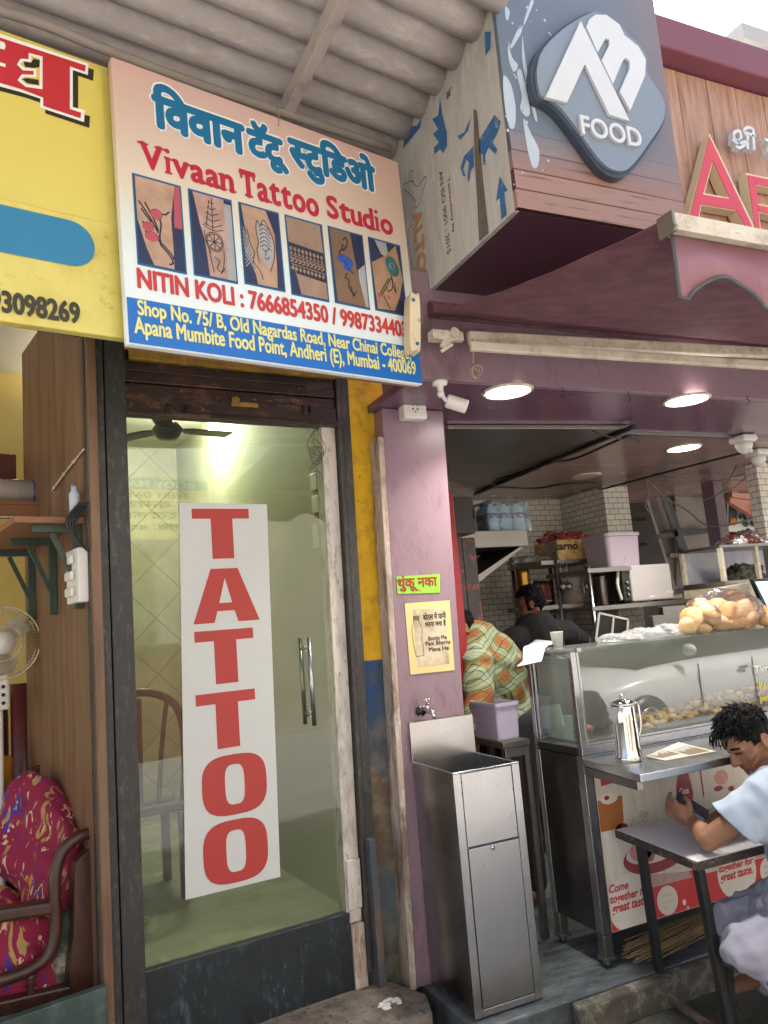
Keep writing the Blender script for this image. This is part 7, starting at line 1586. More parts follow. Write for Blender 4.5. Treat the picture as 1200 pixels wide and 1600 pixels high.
mb = MB(); mb.cap(HP, KN, .125, .085); mb.cap(KN, AN+Vector((0, 0, .02)), .08, .06); mb.cap(HP2, KN2, .115, .08); mb.cap(KN2, AN2, .075, .055); mb.cap(PE, HP, .165, .13); mb.cap(PE, HP2, .165, .12)
tr_ = remesh(mb, .009, 6); tr_.b.normal_update()
for v in tr_.b.verts:
    p = v.co; v.co += v.normal*(.008*sin((p.x-KN.x)*70+p.z*30+5*noise.noise(p*5))*max(0, noise.noise(p*3.5)+.45)+.008*noise.noise(p*14)+.010*(1-abs(noise.noise(Vector((p.x*9, p.y*16, p.z*16)))*3)))
tr_.build('trousers', TR, man, smooth=True)
# phone in the hand
ph = thing('mobile_phone', 'dark smartphone held in the hands of the man in pale blue', 'phone', PHc)
p0, p1, p2 = atY(1056, 1248, 2.52), atY(1071, 1243, 2.545), atY(1116, 1286, 2.43)
ex_ = (p2-p0).normalized(); wv = (p1-p0); wv = (wv-ex_*wv.dot(ex_)).normalized(); nv = ex_.cross(wv); nv = nv if nv.z > 0 else -nv
def quadslab(mb, o_, L_, w_, th, z0):
    P = [o_, o_+ex_*L_, o_+ex_*L_+wv*w_, o_+wv*w_]; v = [p+nv*z0 for p in P]+[p+nv*(z0-th) for p in P]; mb.raw(v, [(0, 1, 2, 3), (7, 6, 5, 4), (0, 4, 5, 1), (1, 5, 6, 2), (2, 6, 7, 3), (3, 7, 4, 0)])
mb = MB(); quadslab(mb, p0, .138, .074, .009, 0); mb.build('case', M('navy_phone_case', '#2a3350', .4), ph, bev=.004)
mb = MB(); quadslab(mb, p0+ex_*.004+wv*.004, .130, .066, .0008, .0012); scn = mb.build('screen', M('phone_screen', '#0c0d10', .06, coat=1), ph)
# low stool under him
stl = thing('low_stool', 'low dark stool under the man in pale blue', 'stool', (HP.x, HP.y, -.15)); zs = HP.z-.135
mb = MB(); mb.box(HP.x-.2, HP.x+.2, HP.y-.12, HP.y+.34, zs-.03, zs); mb.build('seat', K['kerb'], stl, bev=.006)
for sx in (-.17, .17):
    for sy in (-.09, .3): mb = MB(); mb.bar((HP.x+sx, HP.y+sy, zs-.03), (HP.x+sx*1.08, HP.y+sy*1.02, -.148), .03, .03, (0, 1, 0)); mb.build('leg', LEGM, stl)
# --- man in plaid bending over
def plaid():
    m = bpy.data.materials.new('plaid_cloth'); m.use_nodes = True; n = m.node_tree.nodes; l = m.node_tree.links; b = n['Principled BSDF']; b.inputs['Roughness'].default_value = .85
    tc = n.new('ShaderNodeTexCoord'); mp = n.new('ShaderNodeMapping'); mp.inputs['Rotation'].default_value = (0, radians(28), 0); mp.inputs['Scale'].default_value = (7.5, 7.5, 7.5)
    nz = n.new('ShaderNodeTexNoise'); nz.inputs['Scale'].default_value = 5; l.new(tc.outputs['Object'], nz.inputs[0]); ad = n.new('ShaderNodeMix'); ad.data_type = 'RGBA'; ad.blend_type = 'LINEAR_LIGHT'; ad.inputs[0].default_value = .05; l.new(tc.outputs['Object'], ad.inputs[6]); l.new(nz.outputs[1], ad.inputs[7])
    l.new(ad.outputs[2], mp.inputs[0]); sp = n.new('ShaderNodeSeparateXYZ'); l.new(mp.outputs[0], sp.inputs[0])
    yx = n.new('ShaderNodeMath'); yx.operation = 'ADD'; l.new(sp.outputs[0], yx.inputs[0]); l.new(sp.outputs[1], yx.inputs[1])
    def fr(s): q = n.new('ShaderNodeMath'); q.operation = 'FRACT'; l.new(s, q.inputs[0]); return q.outputs[0]
    U, V = fr(yx.outputs[0]), fr(sp.outputs[2])
    def band(s, c, w_):
        q = n.new('ShaderNodeMath'); q.operation = 'COMPARE'; l.new(s, q.inputs[0]); q.inputs[1].default_value = c; q.inputs[2].default_value = w_; return q.outputs[0]
    def mul(a, b_): q = n.new('ShaderNodeMath'); q.operation = 'MULTIPLY'; l.new(a, q.inputs[0]); l.new(b_, q.inputs[1]); return q.outputs[0]
    def mx(prev, fac, col, k=1):
        q = n.new('ShaderNodeMix'); q.data_type = 'RGBA'; f = n.new('ShaderNodeMath'); f.operation = 'MULTIPLY'; l.new(fac, f.inputs[0]); f.inputs[1].default_value = k; l.new(f.outputs[0], q.inputs[0]); q.inputs[7].default_value = lin(col)
        if isinstance(prev, str): q.inputs[6].default_value = lin(prev)
        else: l.new(prev, q.inputs[6])
        return q.outputs[2]
    c = mx('#828053', band(U, .72, .14), '#98a68c', .75); c = mx(c, band(V, .72, .14), '#98a68c', .75); c = mx(c, mul(band(U, .25, .22), band(V, .25, .22)), '#955c30')
    for s in (U, V):
        for k in (.52, .25, .92, .72): c = mx(c, band(s, k, .012), '#2c2a1c', .8)
    l.new(c, b.inputs['Base Color']); return m
PY_ = 3.72
sh0, hp0 = atY(752, 1030, PY_), atY(795, 1118, PY_+.02); hd0 = atY(716, 985, PY_)
mb = MB(); Pp, R3p, f_, u_, l_ = head_parts(mb, hd0, Vector((-.8, .2, -.6))); mb.cap(hd0, sh0, .055, .07); mb.cap(sh0, hp0, .12, .13)
ar0, ar1, ar2 = atY(748, 1040, PY_-.12), atY(748, 1100, PY_-.16), atY(742, 1142, PY_-.2); mb.cap(ar0, ar1, .05, .042); mb.cap(ar1, ar2, .04, .03)
for dy in (0, .2): mb.cap(hp0+Vector((0, dy-.1, -.02)), hp0+Vector((-.02, dy-.1, -.5)), .09, .06); mb.cap(hp0+Vector((-.02, dy-.1, -.5)), Vector((hp0.x, hp0.y+dy-.1, .05)), .06, .045); mb.cap(Vector((hp0.x, hp0.y+dy-.1, .05)), Vector((hp0.x-.18, hp0.y+dy-.1, .03)), .04, .03)
hand(mb, ar2, Vector((-.2, 0, -1)), Vector((0, -1, 0)), 1, .6)
p2_ = remesh(mb, .008, 5).build('person', SKIN, loc=(hp0.x, hp0.y, 0), smooth=True); tag(p2_, 'person in orange and green plaid shirt bending down behind the sink', 'person')
mb = MB(); top0 = atY(742, 1003, PY_); mb.cap(top0, hp0, .135, .185); mb.cap(atY(768, 1030, PY_), hp0, .16, .19); mb.cap(ar0, ar1, .088, .078); mb.cap(ar1, atY(744, 1132, PY_-.2), .075, .062); mb.cap(top0, ar0, .12, .09)
s_ = remesh(mb, .010, 8); s_.b.normal_update()
for v in s_.b.verts: v.co += v.normal*(.012*noise.noise(v.co*9)+.005*sin(v.co.z*50+6*noise.noise(v.co*5)))
s_.build('plaid_shirt', plaid(), p2_, smooth=True)
mb = MB(); 
for dy in (0, .2): mb.cap(hp0+Vector((0, dy-.1, -.02)), hp0+Vector((-.02, dy-.1, -.5)), .105, .075); mb.cap(hp0+Vector((-.02, dy-.1, -.5)), Vector((hp0.x, hp0.y+dy-.1, .10)), .075, .06)
remesh(mb, .012, 4).build('trousers', M('dark_trousers', '#2b2a2c', .85), p2_, smooth=True)
hair_shell(Pp, R3p, hd0, 1, cut, 5).build('hair', HAIR, p2_, smooth=True)
# --- man in black facing the rack
BYY = 4.3
h3 = atY(828, 945, BYY); n3_ = atY(838, 985, BYY); s3a, s3b = atY(800, 1005, BYY-.02), atY(885, 990, BYY+.1); hp3 = Vector((n3_.x+.05, BYY, .92))
mb = MB(); Pk, R3k, f_, u_, l_ = head_parts(mb, h3, Vector((-.75, .65, -.12)), .92); mb.cap(h3, n3_, .055, .06); mb.cap(n3_+Vector((0, 0, -.06)), hp3, .11, .14); mb.cap(s3a, s3b, .06, .06); mb.cap(s3b, atY(915, 1000, BYY+.25), .05, .04); mb.cap(atY(915, 1000, BYY+.25), atY(885, 990, BYY+.4), .04, .03)
hand(mb, atY(885, 985, BYY+.4), Vector((-.6, .6, .3)), Vector((0, 0, 1)), 1, .6)
mb.cap(s3a, s3a+Vector((-.05, .05, -.28)), .05, .042); mb.cap(s3a+Vector((-.05, .05, -.28)), s3a+Vector((0, .28, -.3)), .042, .03); hand(mb, s3a+Vector((0, .28, -.3)), Vector((.3, .9, 0)), Vector((0, 0, 1)), 1, .6)
for g in (-.1, .1): mb.cap(hp3+Vector((g, 0, 0)), Vector((hp3.x+g, BYY, .48)), .085, .06); mb.cap(Vector((hp3.x+g, BYY, .48)), Vector((hp3.x+g, BYY, .06)), .06, .045); mb.cap(Vector((hp3.x+g, BYY, .05)), Vector((hp3.x+g-.1, BYY+.13, .03)), .04, .03)
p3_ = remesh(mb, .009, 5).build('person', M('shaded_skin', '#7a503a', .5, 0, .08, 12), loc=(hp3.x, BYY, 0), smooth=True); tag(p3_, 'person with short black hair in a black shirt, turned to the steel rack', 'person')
mb = MB(); mb.cap(n3_+Vector((0, 0, -.03)), hp3, .165, .185); mb.cap(n3_+Vector((0, 0, -.02)), s3a, .10, .095); mb.cap(n3_+Vector((0, 0, -.02)), s3b, .10, .095); mb.cap(s3b, atY(908, 998, BYY+.2), .075, .06); mb.cap(s3a, s3a+Vector((-.04, .04, -.2)), .08, .065)
remesh(mb, .012, 6, .006, 8).build('black_shirt', M('black_cotton', '#1b1a1b', .9), p3_, smooth=True)
mb = MB()
for g in (-.1, .1): mb.cap(hp3+Vector((g, 0, 0)), Vector((hp3.x+g, BYY, .48)), .1, .075); mb.cap(Vector((hp3.x+g, BYY, .48)), Vector((hp3.x+g, BYY, .1)), .075, .06)
remesh(mb, .012, 4).build('trousers', M('charcoal_trousers', '#2d2e33', .85), p3_, smooth=True)
def cut3(f, l, u): return (u > .06 and f < .1) or f < .02 and u > -.06
hair_shell(Pk, R3k, h3, .92, cut3, 9).build('hair', HAIR, p3_, smooth=True)
# ---------------------------------------------------------------- shop on the left
def lp(px, py, y): return LF.L(px, py, y)
PT = lp(30, 700, .0)
ls = thing('left_shop', 'yellow walled shop interior left of the black channels', 'shop', (-1.2, .6, .24), LF)
mb = MB(); mb.box(-.004, .03, -.02, LF.LX(36, 700, -.004).y, .23, 3.0); mb.build('partition', K['wood'], ls, bev=.003)
LB = 1.9
zc = lp(18, 583, LB).z
mb = MB(); mb.box(-3, .2, LB, LB+.1, .2, 3.2); mb.build('back_wall', K['yellowwall'], ls)
mb = MB(); mb.box(-3, .2, -.02, LB, zc, zc+.06); mb.build('ceiling', K['ceilwhite'], ls)
mb = MB(); mb.box(-3, .1, -.015, .05, 2.72, 3.7); mb.build('upper_wall', K['darkwall'], ls)
mb = MB(); mb.box(-3, .03, -.02, LB, .15, .228); mb.build('floor', K['tatfloor'], ls)
mb = MB(); q = lp(80, 1570, -.06); mb.box(-3, -.005, -.06, -.022, -.15, lp(78, 1572, -.06).z); mb.build('sill', K['sill'], ls, bev=.004)
# upper shelf
q = LF.LX(75, 790, -.03); sy = .78
a = lp(74, 783, sy); b = lp(74, 800, sy)
us = thing('wall_shelf', 'brown plank shelf with white edging holding a plastic-wrapped roll', 'shelf', (-.5, sy, b.z), LF)
mb = MB(); mb.box(-2.2, a.x, sy+.002, sy+.3, a.z-.018, a.z); mb.box(-2.2, a.x-.002, sy+.01, sy+.03, b.z-.03, a.z-.0185); mb.build('plank', K['shelfwood'], us)
mb = MB(); mb.tube([(-2.2, sy-.004, b.z-.028), (a.x-.003, sy-.004, b.z-.028), (a.x+.002, sy-.004, a.z-.01)], .004, 6); mb.build('edging', K['whitepaint'], us)
rl = lp(0, 768, sy+.06); r0 = lp(73, 768, sy+.06); R_ = (lp(30, 747, sy+.06).z-a.z)/2
rp = thing('paper_roll', 'white plastic-wrapped roll with blue printed end on the upper left shelf', 'roll', (r0.x-.2, sy+.1, a.z), LF)
mb = MB(); mb.lathe([(0, 0), (R_, .002), (R_, .75), (0, .752)], (r0.x-.78, sy+.1, a.z+R_+.001), 24, (1, 0, 0)); mb.build('wrap', M('white_wrap', '#d6d3ce', .25, 0, .06, 5, .3, 20), rp)
mb = MB(); mb.lathe([(R_+.001, .0), (R_+.001, .058), (R_*.9, .066), (0, .066)], (r0.x-.06, sy+.1, a.z+R_+.001), 24, (1, 0, 0)); mb.build('end_print', M('blue_end_print', '#1e2f7a', .35, 0, .3, 30), rp)
mb = MB(); text(mb, 'Soft & Gentle', r0.x-.24, r0.x-.09, a.z+R_*1.72, a.z+R_*1.86, sy+.1-R_*.62, .005); mb.build('lettering', M('dark_wrap_print', '#3a3a3a', .5), rp)
p0_, p1_ = lp(0, 745, sy+.2), lp(24, 711, sy+.2); mb = MB(); mb.box(p0_.x-.2, p1_.x, sy+.18, sy+.29, a.z+.001, p1_.z); tag(mb.build('brown_box', M('brown_card', '#5a2f1e', .6, 0, .2, 5), fr=LF, bev=.005), 'dark brown box behind the plastic-wrapped roll', 'box')
mb = MB(); rr = random.Random(2); P = [lp(75-2, 783, sy-.005)]; 
for px, py, y in ((85, 762, .62), (100, 741, .42), (115, 722, .24), (131, 702, .04)): g = LF.LX(px, py, -.012); P.append(Vector((-.012, g.y, g.z)))
mb.tube(spline(P, 5), .004, 6)
for g in P[1:-1]: mb.ell(g, .008, None, 2)
tag(mb.build('string_light', K['ivory'], fr=LF), 'beige string of small knots strung up the brown partition', 'string')
# lower board on green brackets fixed to the partition
A = LF.LX(132, 810, -.012); y0 = max(.06, A.y); zb_ = lp(80, 812, y0).z; xL = lp(22, 810, y0).x
bs = thing('bracket_shelf', 'brown board on dark green brackets fixed to the partition', 'shelf', (xL, y0, zb_-.2), LF)
mb = MB(); mb.box(xL, -.006, y0, y0+.95, zb_-.012, zb_+.012); mb.build('board', K['shelfwood'], bs, bev=.002)
zlow = lp(60, 885, 1.0)
for k, yy in enumerate((y0+.05, y0+.42, y0+.80)):
    mb = MB(); zt_ = zb_-.013; x_ = -.006; wv_ = abs(xL)*.72
    mb.box(-wv_, x_, yy-.012, yy+.012, zt_-.028, zt_); mb.box(x_-.028, x_-.001, yy-.012, yy+.012, zt_-.32, zt_-.029); mb.bar((-wv_*.62, yy, zt_-.03), (x_-.014, yy, zt_-.24), .018, .014, (0, 1, 0)); mb.build('bracket', K['bracket'], bs)
mb = MB(); q = lp(92, 806, y0+.08)
for k in range(7): mb.ell((q.x+rnd.uniform(-.03, .03), q.y+rnd.uniform(0, .04), zb_+.02), (.016, .012, .006), None, 2)
tag(mb.build('red_packet', M('red_pink_foil', '#a83a44', .35, 0, .4, 40, .6, 60, [('#d9b8b8', .4, 30, .6)]), fr=LF, smooth=True), 'crumpled red and white packet on the bracket board', 'packet')
# cables and bottle beside the post, white switchboard
g0, g1 = LF.LX(111, 945, -.03), LF.LX(138, 850, -.03)
yA, yB_ = min(g0.y, g1.y), max(g0.y, g1.y); yA = max(.02, yA)
sbx = thing('white_switchboard', 'white switchboard with three switches on the brown partition', 'switchboard', (-.03, yA, g0.z), LF)
mb = MB(); mb.box(-.045, -.006, yA, yB_, g0.z, g1.z); mb.build('box', K['white'], sbx, bev=.004)
fy = LF.LX(111, 900, -.045)
mb = MB()
for k in range(3): zz = g0.z+(g1.z-g0.z)*(.12+.3*k); mb.box(-.062, -.046, yB_-.12, yB_-.03, zz, zz+(g1.z-g0.z)*.17)
mb.build('switch', K['white'], sbx, bev=.006)
mb = MB(); c = LF.LX(132, 812, -.03)
for k in range(4): mb.tube(spline([(-.02-.01*k, c.y-.02, c.z+.06), (-.05-.012*k, c.y+.03, c.z+.0), (-.055, c.y+.02, c.z-.07), (-.02, c.y-.01, c.z-.12)], 5), .005, 6)
tag(mb.build('cable_bundle', WR, fr=LF), 'bundle of dark cables beside the black post above the white switchboard', 'cable')
mb = MB(); c = LF.LX(131, 800, -.03); zz = zb_+.014; mb.lathe([(0, 0), (.02, 0), (.02, .09), (.012, .10), (.012, .125), (0, .126)], (-.035, max(.08, c.y), zz), 16); tag(mb.build('small_bottle', M('blue_white_bottle', '#b9c4d4', .35, 0, .1, 6, 0, 5, [('#2c459a', .35, 14, .6)]), fr=LF), 'small white and blue bottle on the bracket board by the post', 'bottle')
# pedestal fan
FY_ = .85; c = lp(0, 1005, FY_); Rf = lp(60, 1003, FY_).x-c.x
pf_ = thing('pedestal_fan', 'white pedestal fan with round wire guard at the left edge', 'fan', (c.x, FY_, .23), LF)
mb = MB()
for yy, rr_ in ((FY_-.04, Rf), (FY_+.03, Rf), (FY_-.055, Rf*.5)): mb.tube([(c.x+rr_*cos(a), yy, c.z+rr_*sin(a)) for a in [2*pi*i/48 for i in range(49)]], .004, 6)
for k in range(60):
    a = 2*pi*k/60; mb.tube([(c.x+Rf*cos(a), FY_-.04, c.z+Rf*sin(a)), (c.x+Rf*.6*cos(a+.15), FY_-.058, c.z+Rf*.6*sin(a+.15)), (c.x+.05*cos(a+.3), FY_-.06, c.z+.05*sin(a+.3))], .0012, 4)
    mb.tube([(c.x+Rf*cos(a), FY_-.04, c.z+Rf*sin(a)), (c.x+Rf*cos(a), FY_+.03, c.z+Rf*sin(a))], .0012, 4)
mb.build('guard', K['ivory'], pf_)
mb = MB(); mb.lathe([(0, 0), (.05, .0), (.05, .01), (0, .016)], (c.x, FY_-.06, c.z), 24, (0, -1, 0)); mb.lathe([(0, 0), (.06, .0), (.05, .12), (0, .13)], (c.x, FY_+.02, c.z), 20, (0, 1, 0)); mb.build('hub', K['white'], pf_)
for k in range(3):
    mb = MB(); a0 = .5+2*pi*k/3; P = [(c.x+r*Rf*cos(a0+da), FY_-.005+.03*(da-.3), c.z+r*Rf*sin(a0+da)) for r, da in ((.16, 0), (.55, -.25), (.85, -.1), (.9, .35), (.75, .75), (.4, .7), (.16, .6))]
    mb.raw([(p[0], p[1], p[2]) for p in P]+[(p[0], p[1]+.003, p[2]) for p in P], [tuple(range(7)), tuple(range(13, 6, -1))]+[(i, (i+1) % 7, 7+(i+1) % 7, 7+i) for i in range(7)]); mb.build('blade', M('pale_fan_blade_%d' % k, '#a9a58e', .3), pf_)
s_ = lp(3, 1120, FY_); mb = MB(); mb.tube([(s_.x-.006, FY_+.02, c.z-.05), (s_.x, FY_+.02, .24)], .014, 10); mb.box(s_.x-.035, s_.x+.025, FY_-.04, FY_+.06, c.z-Rf-.13, c.z-Rf+.02); mb.build('stand', K['white'], pf_, bev=.01)
mb = MB()
for k in range(3): mb.lathe([(0, 0), (.008, 0), (.008, .006), (0, .006)], (s_.x-.002, FY_-.041, c.z-Rf-.10+.035*k), 12, (0, -1, 0))
mb.build('button', K['blackplastic'], pf_)
# maroon roll standing in the corner, orange drum
q = lp(48, 1150, 1.15); top_ = lp(48, 1066, 1.15).z; r_ = (lp(68, 1150, 1.15).x-q.x)
mb = MB(); mb.lathe([(0, 0), (r_, 0), (r_, top_-.232), (0, top_-.23)], (q.x-.03, 1.15, .231), 22); mb.lathe([(0, 0), (r_, 0), (r_, top_-.26), (0, top_-.26)], (q.x-.03-2*r_, 1.2, .231), 22); tag(mb.build('maroon_bolster', M('maroon_rexine', '#55201f', .35, 0, .1, 5, .05, 20), fr=LF), 'upright maroon bolster in the corner by the yellow wall', 'bolster')
q = lp(10, 1220, .8); mb = MB(); r_ = lp(33, 1220, .8).x-q.x; z0, z1 = lp(10, 1250, .8).z, lp(10, 1188, .8).z
od = thing('orange_drum', 'orange drum with black base behind the sofa', 'drum', (q.x, .8, .23), LF)
mb = MB(); mb.lathe([(0, z0), (r_*1.0, z0), (r_*1.02, z1-.03), (r_*.9, z1), (0, z1+.005)], (q.x, .95, 0), 26); mb.build('body', M('orange_plastic', '#b97a24', .4, 0, .08, 5), od)
mb = MB(); mb.lathe([(0, .231), (r_*1.05, .231), (r_*1.05, z0-.002), (0, z0-.002)], (q.x, .95, 0), 26); mb.build('base', K['blackplastic'], od)
# ---------------------------------------------------------------- sofa with carved arm and printed cover
def cover():
    m = M('magenta_print', '#87173c', .85, 0, .1, 6, .15, 120); n = m.node_tree.nodes; l = m.node_tree.links; b = n['Principled BSDF']; o = b.inputs['Base Color'].links[0].from_socket
    tc = n.new('ShaderNodeTexCoord')
    for (col, sc, rot, t0, t1, st) in (('#43328a', 5.5, 40, .60, .63, (2.2, 2.2, .9)), ('#a4844e', 6.5, 30, .60, .62, (2.4, 2.4, .8)), ('#c9b58a', 15, 30, .63, .65, (1.8, 1.8, .7)), ('#b9832e', 4, 60, .68, .70, (1.5, 1.5, .8))):
        mp = n.new('ShaderNodeMapping'); mp.inputs['Rotation'].default_value = (radians(rot), radians(rot*.6), 0); mp.inputs['Scale'].default_value = st; mp.inputs['Location'].default_value = (sc, sc*.3, 0); l.new(tc.outputs['Object'], mp.inputs[0])
        nz = n.new('ShaderNodeTexNoise'); nz.inputs['Scale'].default_value = sc; nz.inputs['Detail'].default_value = 3; nz.inputs['Distortion'].default_value = 1.4; l.new(mp.outputs[0], nz.inputs[0])
        r = n.new('ShaderNodeMapRange'); r.inputs[1].default_value = t0; r.inputs[2].default_value = t1; l.new(nz.outputs[0], r.inputs[0])
        mx = n.new('ShaderNodeMix'); mx.data_type = 'RGBA'; l.new(o, mx.inputs[6]); mx.inputs[7].default_value = lin(col); l.new(r.outputs[0], mx.inputs[0]); o = mx.outputs[2]
    l.new(o, b.inputs['Base Color']); return m
SYn = .10
so_ = thing('wooden_sofa', 'dark wooden sofa with curved arms under a magenta printed cover', 'sofa', lp(80, 1545, SYn), LF)
def sp(px, py, y=SYn): return lp(px, py, y)
mb = MB()
p_l, p_r = sp(110, 1400), sp(150, 1400); zt_, zb2 = sp(150, 1345).z, sp(135, 1545).z
mb.poly(smooth_poly([(p.x, p.z) for p in (sp(117, 1365), sp(122, 1345), sp(140, 1330), sp(152, 1326), sp(157, 1420), sp(157, 1545), sp(110, 1547), sp(115, 1460))], 3), SYn, .07); mb.build('front_post', K['chairwood'], so_, bev=.008)
mb = MB(); o1 = [sp(*q) for q in ((151, 1302), (125, 1310), (102, 1330), (90, 1362), (88, 1400), (90, 1450), (80, 1492), (50, 1518), (0, 1536), (-60, 1548))]
mb.tube(spline([p+Vector((0, .025, 0)) for p in o1], 6), .022, 10); mb.build('arm_curve', K['chairwood'], so_)
mb = MB(); a, b = sp(-80, 1447), sp(98, 1419); mb.bar(a+Vector((0, .05, 0)), b+Vector((0, .05, 0)), .075, .045); mb.build('arm_rest', K['chairwood'], so_, bev=.012)
mb = MB(); a, b = sp(-80, 1598), sp(152, 1544); mb.bar(a+Vector((0, .03, 0)), b+Vector((0, .03, 0)), .05, .05); mb.build('base_rail', K['chairwood'], so_, bev=.008)
for px in (47,):
    t_, b_ = sp(px, 1520, SYn+.03), sp(px+2, 1560, SYn+.03); mb = MB(); hh_ = t_.z-b_.z; mb.lathe([(.012, 0), (.018, hh_*.2), (.010, hh_*.35), (.018, hh_*.5), (.010, hh_*.65), (.018, hh_*.82), (.012, hh_)], b_, 14); mb.build('spindle', K['chairwood'], so_)
mb = MB(); q = sp(140, 1322, SYn+.03); mb.ell(q, .017, None, 2); mb.build('knob', K['chairwood'], so_)
q = LF.L(75, 1205, .85); mb = MB(); mb.bar(sp(45, 1215, .85), sp(82, 1203, .85), .04, .08); mb.build('rear_post', K['chairwood'], so_, bev=.01)
# cushioned back with the cover thrown over
mb = MB(); yb = .62
bk = [sp(28, 1222, .60), sp(60, 1222, .55), sp(95, 1262, .36), sp(120, 1305, .22), sp(128, 1345, .17)]
cs_ = [(sp(40, 1222, .62), .05), (sp(70, 1240, .5), .055), (sp(100, 1285, .33), .05), (sp(112, 1318, .22), .045)]
for (p, r), (q, r2) in zip(cs_, cs_[1:]): mb.cap(p, q, r, r2)
lowb = [(sp(0, 1330, .60), .08), (sp(60, 1360, .45), .09), (sp(95, 1400, .25), .06), (sp(85, 1480, .2), .05)]
for (p, r), (q, r2) in zip(lowb, lowb[1:]): mb.cap(p, q, r, r2)
for (p, r), (q, r2) in zip(cs_, [lowb[0], lowb[1], lowb[2], lowb[2]]): mb.cap(p, q, r, r2)
mb.cap(sp(60, 1300, .5), sp(90, 1350, .3), .08, .07); mb.cap(sp(40, 1290, .58), sp(70, 1400, .35), .09, .08)
cv = remesh(mb, .012, 10); cv.b.normal_update()
for v in cv.b.verts: v.co += v.normal*(.012*noise.noise(v.co*7)+.006*sin(v.co.x*40+v.co.z*22+5*noise.noise(v.co*4)))
COV = cover()
cv.build('back_cover', COV, so_, smooth=True)
mb = MB(); s0 = sp(-40, 1440, .35); mb.cap(sp(-60, 1410, .5), sp(60, 1440, .42), .09, .08); mb.cap(sp(-60, 1450, .25), sp(75, 1445, .24), .06, .06); mb.cap(sp(-60, 1490, .22), sp(80, 1500, .22), .06, .05); mb.cap(sp(-60, 1540, .2), sp(75, 1535, .2), .06, .05)
cv = remesh(mb, .012, 8); cv.b.normal_update()
for v in cv.b.verts: v.co += v.normal*(.010*noise.noise(v.co*9)+.005*sin(v.co.x*50+4*noise.noise(v.co*5)))
cv.build('seat_cover', COV, so_, smooth=True)
mb = MB(); mb.cap(sp(100, 1440, .19), sp(95, 1530, .19), .04, .035); mb.cap(sp(110, 1430, .2), sp(105, 1540, .2), .035, .03)
cv = remesh(mb, .01, 6); cv.build('side_cushion', M('grey_leaf_print', '#4a4f4c', .85, 0, .15, 6, .1, 100, [('#a9a28c', .3, 12, .6), ('#2f3432', .35, 7, .8)]), so_, smooth=True)
# ---------------------------------------------------------------- the other side of the street (seen in reflections)
OW = M('opposite_plaster', '#b3aea3', .8, 0, .1, 1.5, .1, 10, [('#8f8a80', .3, 2, 2)]); OB = M('opposite_brick', '#8a5a44', .85, 0, .25, 6, .3, 20, [('#5d3c2e', .35, 5, 1.5)])
ob = thing('opposite_building', 'plain plaster building across the street behind the camera', 'building', (4, -5.4, -.15))
mb = MB(); mb.box(-9, 3.4, -9, -5.4, -.15, 5.2); mb.box(3.42, 16, -9, -5.6, -.15, 4.4); mb.build('wall', OW, ob)
mb = MB(); mb.box(2.0, 4.9, -5.6, -5.25, -.15, 1.5); mb.build('brick_base', OB, ob)
for x in (-6, -2.5, 7, 11):
    mb = MB(); mb.box(x, x+2.4, -5.42 if x < 3 else -5.62, -5.36 if x < 3 else -5.56, -.1, 2.5); mb.build('shutter', M('grey_shutter_%d' % int(x+9), ('#6d7478', '#7a6a5c', '#5d7480', '#85786c')[int(x+9) % 4], .5, 0, .1, 5), ob)
mb = MB(); mb.box(4.55, 4.95, -5.3, -5.0, -.15, 3.1); tag(mb.build('street_post', M('tan_post', '#b08e68', .7, 0, .2, 3)), 'tan square post across the street', 'post')
os_ = thing('opposite_signboard', 'yellow massage signboard across the street behind the camera', 'signboard', (2.0, -4.2, 2.9))
mb = MB(); mb.box(1.7, 3.75, -4.25, -4.2, 2.92, 4.75); mb.build('board', M('opposite_sign_yellow', '#e3dca8', .5, 0, .05, 3), os_)
OF = Frame((3.75, -4.2, 0), 180)
def otext(s, x0, x1, z0, z1, mt, nm, off=.012):
    mb = MB(); tf = OF.M; text(mb, s, x0, x1, z0, z1, -.004, off, 0, 0, 8, tf); mb.build(nm, mt, os_)
RB_ = M('opposite_red_print', '#a8483c', .5); DB = M('opposite_dark_print', '#3c3830', .5)
otext('एक्युप्रेशर', .1, 1.95, 4.38, 4.68, RB_, 'top_line'); 
mb = MB(); mb.box(1.75, 3.7, -4.2, -4.197, 3.62, 3.76); mb.build('blue_band', M('opposite_blue_print', '#5a86a0', .5), os_)
mb = MB(); mb.box(1.75, 3.7, -4.2, -4.196, 3.78, 4.28); mb.build('pale_band', M('opposite_pale_print', '#cfd9d6', .5), os_)
otext('BODY MASSAGE', .25, 1.8, 3.64, 3.74, WHI, 'blue_line'); otext('EVERY DAY OPEN', .35, 1.7, 3.50, 3.58, DB, 'day_line')
for k, s in enumerate(('दर कमर दरद', 'सर दरद का इलाज', 'मालिश, बदन, वात')): otext(s, .2, 1.8, 3.34-.15*k, 3.45-.15*k, DB, 'small_line')
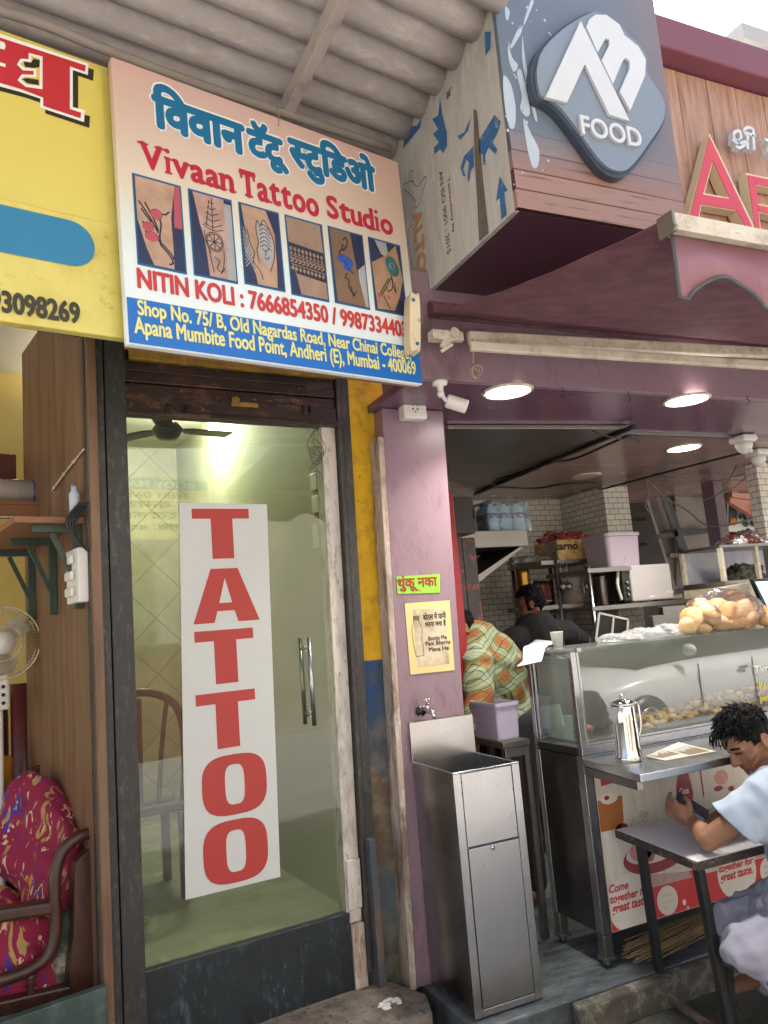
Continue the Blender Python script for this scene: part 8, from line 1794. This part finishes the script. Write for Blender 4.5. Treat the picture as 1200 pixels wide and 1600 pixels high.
# white car parked across, mirrored in the food case
cr = thing('parked_car', 'white hatchback parked across the street behind the camera', 'car', (7.4, -2.2, -.15))
WP = M('white_car_paint', '#d5d7d6', .2, 0, .03, 2, coat=.8); DG = M('dark_car_glass', '#15191c', .05, 0, .05, 3)
def loft(secs, nseg=12):
    mb = MB(); rings = []
    for x, w_, z0, z1, rnd_ in secs:
        ring_ = []
        for k in range(20):
            a = 2*pi*k/20; cx_, cz_ = math.copysign(abs(cos(a))**.5, cos(a)), math.copysign(abs(sin(a))**.5, sin(a)); ring_.append(mb.b.verts.new((x, -2.2+cx_*w_/2, (z0+z1)/2+cz_*(z1-z0)/2)))
        rings.append(ring_)
    for A, B in zip(rings, rings[1:]):
        for k in range(20): mb.b.faces.new([A[k], A[(k+1) % 20], B[(k+1) % 20], B[k]])
    mb.b.faces.new(rings[0][::-1]); mb.b.faces.new(rings[-1]); return mb
loft([(5.6, 1.2, .12, .5, 0), (5.75, 1.6, .05, .62, 0), (6.5, 1.7, .03, .78, 0), (7.4, 1.7, .03, .82, 0), (8.8, 1.7, .03, .84, 0), (9.25, 1.6, .08, .8, 0), (9.35, 1.4, .15, .6, 0)]).build('body', WP, cr, smooth=True)
loft([(6.4, 1.3, .70, .80, 0), (7.0, 1.35, .72, 1.25, 0), (7.6, 1.36, .72, 1.36, 0), (8.6, 1.34, .72, 1.33, 0), (9.15, 1.25, .72, .95, 0)]).build('cabin', DG, cr, smooth=True)
loft([(7.05, 1.2, 1.22, 1.30, 0), (7.6, 1.25, 1.3, 1.40, 0), (8.6, 1.22, 1.27, 1.37, 0), (8.95, 1.1, 1.15, 1.22, 0)]).build('roof', WP, cr, smooth=True)
for x in (6.3, 8.6):
    for y in (-3.0, -1.42): mb = MB(); mb.lathe([(.0, 0), (.2, 0), (.3, .02), (.31, .08), (.3, .16), (.2, .18), (0, .18)], (x, y-.05, .16), 28, (0, 1, 0)); wl = mb.build('wheel', K['blackplastic'], cr); mb = MB(); mb.lathe([(0, .185), (.17, .185), (.19, .17)], (x, y-.05, .16), 24, (0, 1, 0)); mb.build('rim', K['chrome'], wl)
for y in (-2.8, -1.6): mb = MB(); mb.ell((5.72, y, .5), (.1, .16, .08), None, 3); mb.build('headlight', K['chrome'], cr, smooth=True)
mb = MB(); mb.box(6.75, 8.15, -1.345, -1.33, .02, .2); mb.build('side_skirt', K['blackplastic'], cr, bev=.005)
mb = MB()
for x in (7.15, 8.05): mb.box(x-.006, x+.006, -1.352, -1.338, .22, .74)
mb.build('door_seam', K['blackplastic'], cr)
mb = MB(); mb.box(7.8, 7.95, -1.35, -1.325, .62, .65); mb.build('door_handle', K['chrome'], cr, bev=.004)
mb = MB(); mb.box(5.585, 5.60, -2.45, -1.95, .28, .42); mb.build('number_plate', K['white'], cr)
mb = MB(); mb.ell((7.0, -1.3, .92), (.06, .1, .07), None, 3); mb.build('wing_mirror', WP, cr, smooth=True)
